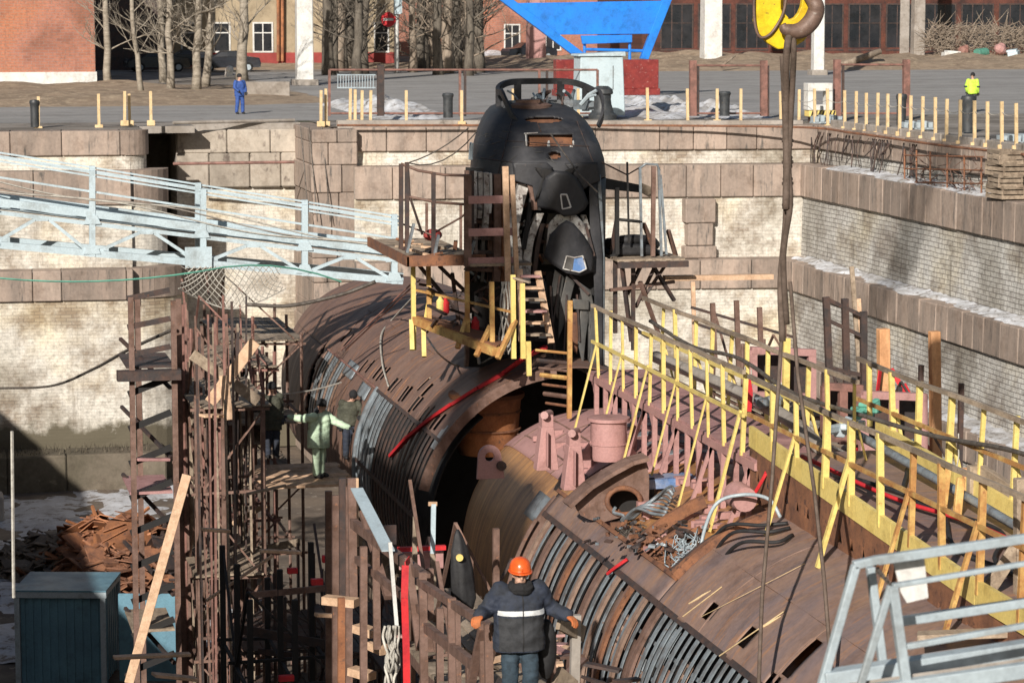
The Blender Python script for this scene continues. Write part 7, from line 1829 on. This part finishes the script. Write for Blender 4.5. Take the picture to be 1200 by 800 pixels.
# reflective band, lower charcoal panel, zip following the jacket surface by ray casting
def wrap(jk,z0,z1,mat,name,loc,out=.006,a0=-math.pi,a1=0,n=30,nz=3,maxr=.30,hx=None):
    dg=bpy.context.evaluated_depsgraph_get(); me=jk.data; bv=BVHTree.FromPolygons([v.co.copy() for v in me.vertices],[tuple(p.vertices) for p in me.polygons]); off=Vector(jk['_w']); vs=[];fs=[]
    for i in range(nz+1):
        z=z0+(z1-z0)*i/nz
        for k in range(n+1):
            a=a0+(a1-a0)*k/n; dr=Vector((math.cos(a),math.sin(a),0)); org=Vector(loc)+Vector((0,0,z))-off+dr*maxr
            if hx: # planar projection from the front
                org=Vector(loc)+Vector((hx[0]+(hx[1]-hx[0])*k/n,-.6,z))-off; dr=Vector((0,-1,0))
            h=bv.ray_cast(org,-dr,1.0); p=(h[0] if h[0] is not None else org-dr*(maxr-.2)); vs.append(p+dr*out+off)
    for i in range(nz):
        for k in range(n): q=i*(n+1)+k; fs.append((q,q+1,q+n+2,q+n+1))
    mb=MB(); mb.add(vs,fs); return mb.build(name,mat,jk,smooth=True)
wrap(jk,1.185,1.24,'reflect','reflective_band',foot,hx=(-.255,.255))
wrap(jk,.80,1.165,'charcoal','lower_panel',foot,out=.004,hx=(-.245,.245),nz=16,n=40)
wrap(jk,.80,1.42,'black','zip',foot,out=.009,hx=(-.006,.006),n=2,nz=20)
mb=MB(); c=P(640,760,YW+.15); mb.ell(c,(.12,.10,.34),12,8); mb.tube([c+Vector((-.1,0,.3)),c+Vector((-.12,-.02,.65))],.02,5); single(mb,'shoulder_bag','tarpblack','black bag hanging at the right hip of the helmeted worker','bag',smooth=True)
# 2. mint green worker
Yg=62.4; top=P(375,466,Yg); foot=(top.x-.03,Yg,top.z-1.88)
RG=R_(48)
un=lambda v: Matrix.Rotation(-RG,3,'Z')@v
wr=un(P(406,503,Yg-.1)-Vector(foot)); wl=un(P(341,492,Yg+.1)-Vector(foot))
pg=dict(STAND,pelvis=(-.02,0,.97),chest=(.0,0,1.31),head=(.03,-.06,1.62),neck=(.02,.0,1.50),head_turn=R_(30),head_pitch=R_(10),sh_l=(.17,-.02,1.40),sh_r=(-.19,0,1.40),el_l=((.17+wr.x)/2+.04,(wr.y)/2-.03,(1.40+wr.z)/2-.05),wr_l=tuple(wr),el_r=((-.19+wl.x)/2,(wl.y)/2,(1.40+wl.z)/2-.05),wr_r=tuple(wl),kn_l=(.12,0,.5),kn_r=(-.12,0,.52))
person(foot,'worker in a pale mint green suit and dark cap reaching out to the hull',pg,dict(bulk=1.15,jacket='mint',trousers='mint',hat='knit',gloves='charcoal',hood='charcoal',hem=.16,scarf=None),vx=.022,rz=RG,scale=1.05,group='workers on the scaffolding beside the hull')
# 3. dark khaki worker to the left
Yk2=61.8; top=P(318,447,Yk2); foot=(top.x,Yk2,top.z-1.78)
pk=dict(STAND,head_turn=R_(160),el_r=(-.28,-.1,1.16),wr_r=(-.42,-.30,1.20),el_l=(.24,.1,1.12),wr_l=(.22,-.05,.95))
person(foot,'worker in a dark khaki coat seen from behind, left of the mint green worker',pk,dict(jacket='khaki',trousers='navy',hat='knit',gloves='charcoal',hem=.18),vx=.022,rz=R_(10),group='workers on the scaffolding beside the hull')
# 4. peeking worker in black cap
Yp=66.6; top=P(418,457,Yp); foot=(top.x-.15,Yp+.2,top.z-1.76)
pp_=dict(STAND,head=(.08,-.12,1.60),neck=(.03,-.05,1.49),head_turn=R_(-25),head_pitch=R_(35),el_l=(.30,-.15,1.22),wr_l=(.20,-.38,1.15))
person(foot,'worker in a large black cap bending behind the raised rib band of the hull',pp_,dict(jacket='khaki',trousers='navy',hat='knit',gloves='knit'),vx=.022,group='workers on the scaffolding beside the hull')
# 5. hooded man behind the crossed planks
Yh=67; top=P(273,407,Yh); foot=(top.x,Yh,top.z-1.75)
ph_=dict(STAND,head=(.05,-.08,1.60),head_turn=R_(40),head_pitch=R_(25),el_l=(.3,-.12,1.2),wr_l=(.25,-.35,1.05))
person(foot,'worker in black clothes and dark cap behind the crossed planks',ph_,dict(jacket='charcoal',trousers='tarpblack',hat='knit',gloves='knit'),vx=.022,group='workers on the scaffolding beside the hull')
platform('plank_platform',6.9,9.4,66,68.2,foot[2],'small plank platform under the worker in black',mat='oldwood')
# 6. man in blue overalls on the quay
b=g(281,134); pb=dict(STAND,el_r=(-.27,-.05,1.16),wr_r=(-.16,-.22,1.02),el_l=(.27,-.05,1.14),wr_l=(.20,-.2,.98),head_turn=R_(10),kn_l=(.13,-.03,.5),an_l=(.16,.02,.09),kn_r=(-.12,-.03,.5),an_r=(-.14,.02,.09))
person((b.x,b.y,QZ+.004),'worker in royal blue overalls standing on the far quay road',pb,dict(jacket='workblue',trousers='workblue',hat='knit',gloves='knit',hem=.05),vx=.035,rz=R_(20))
# 7. man in fluorescent yellow
b=g(1139,132); 
o7,J7,j7=person((b.x,b.y,QZ+.004),'worker in a fluorescent yellow jacket walking on the right part of the quay',dict(STAND,head_turn=R_(160),el_l=(.28,0,1.14),wr_l=(.24,-.12,.94)),dict(jacket='hivis',trousers='charcoal',hat='knit',gloves='knit',hem=.02),vx=.035,rz=R_(160))
mb=MB()
for k in 'lr': mb.lathe(J7['el_'+k]+Vector((0,0,.02)),[(.095,-.035),(.095,.035)],14,cap=False)
mb.build('dark_armband','navy',j7)
# ================================================================ CAMERA, LIGHT
cd=bpy.data.cameras.new('camera'); cam=bpy.data.objects.new('camera',cd); COL.objects.link(cam); sc.camera=cam
cd.sensor_width=36; cd.lens=FPX/1200*36; cd.clip_start=.5; cd.clip_end=6000
Mx=Matrix((rt,up,-fw)).transposed().to_4x4(); cam.matrix_world=Mx
cd.dof.use_dof=True; cd.dof.focus_distance=46; cd.dof.aperture_fstop=5.6
EL,AZ=R_(25.5),R_(30)
L=Vector((math.sin(AZ)*math.cos(EL),math.cos(AZ)*math.cos(EL),-math.sin(EL)))
sd=bpy.data.lights.new('sun','SUN'); sd.energy=5.0; sd.angle=R_(.53); sd.color=(1,.93,.84); so=bpy.data.objects.new('sun',sd); COL.objects.link(so)
so.rotation_euler=(-L).to_track_quat('Z','Y').to_euler()
w=bpy.data.worlds.new('World'); sc.world=w; w.use_nodes=True; nt=w.node_tree; bg=nt.nodes['Background']
sky=nt.nodes.new('ShaderNodeTexSky'); sky.sky_type='NISHITA'; sky.sun_disc=False; sky.sun_elevation=EL
sky.sun_rotation=math.atan2((-L).x,(-L).y); sky.air_density=1.2; sky.dust_density=1.5
nt.links.new(sky.outputs[0],bg.inputs[0]); bg.inputs[1].default_value=.048
sc.view_settings.view_transform='Standard'; sc.view_settings.look='None'; sc.view_settings.exposure=.24; sc.view_settings.gamma=1
try: sc.cycles.max_bounces=6; sc.cycles.diffuse_bounces=3; sc.cycles.glossy_bounces=2
except Exception: pass
for ob in bpy.data.objects:
    if '_w' in ob: del ob['_w']
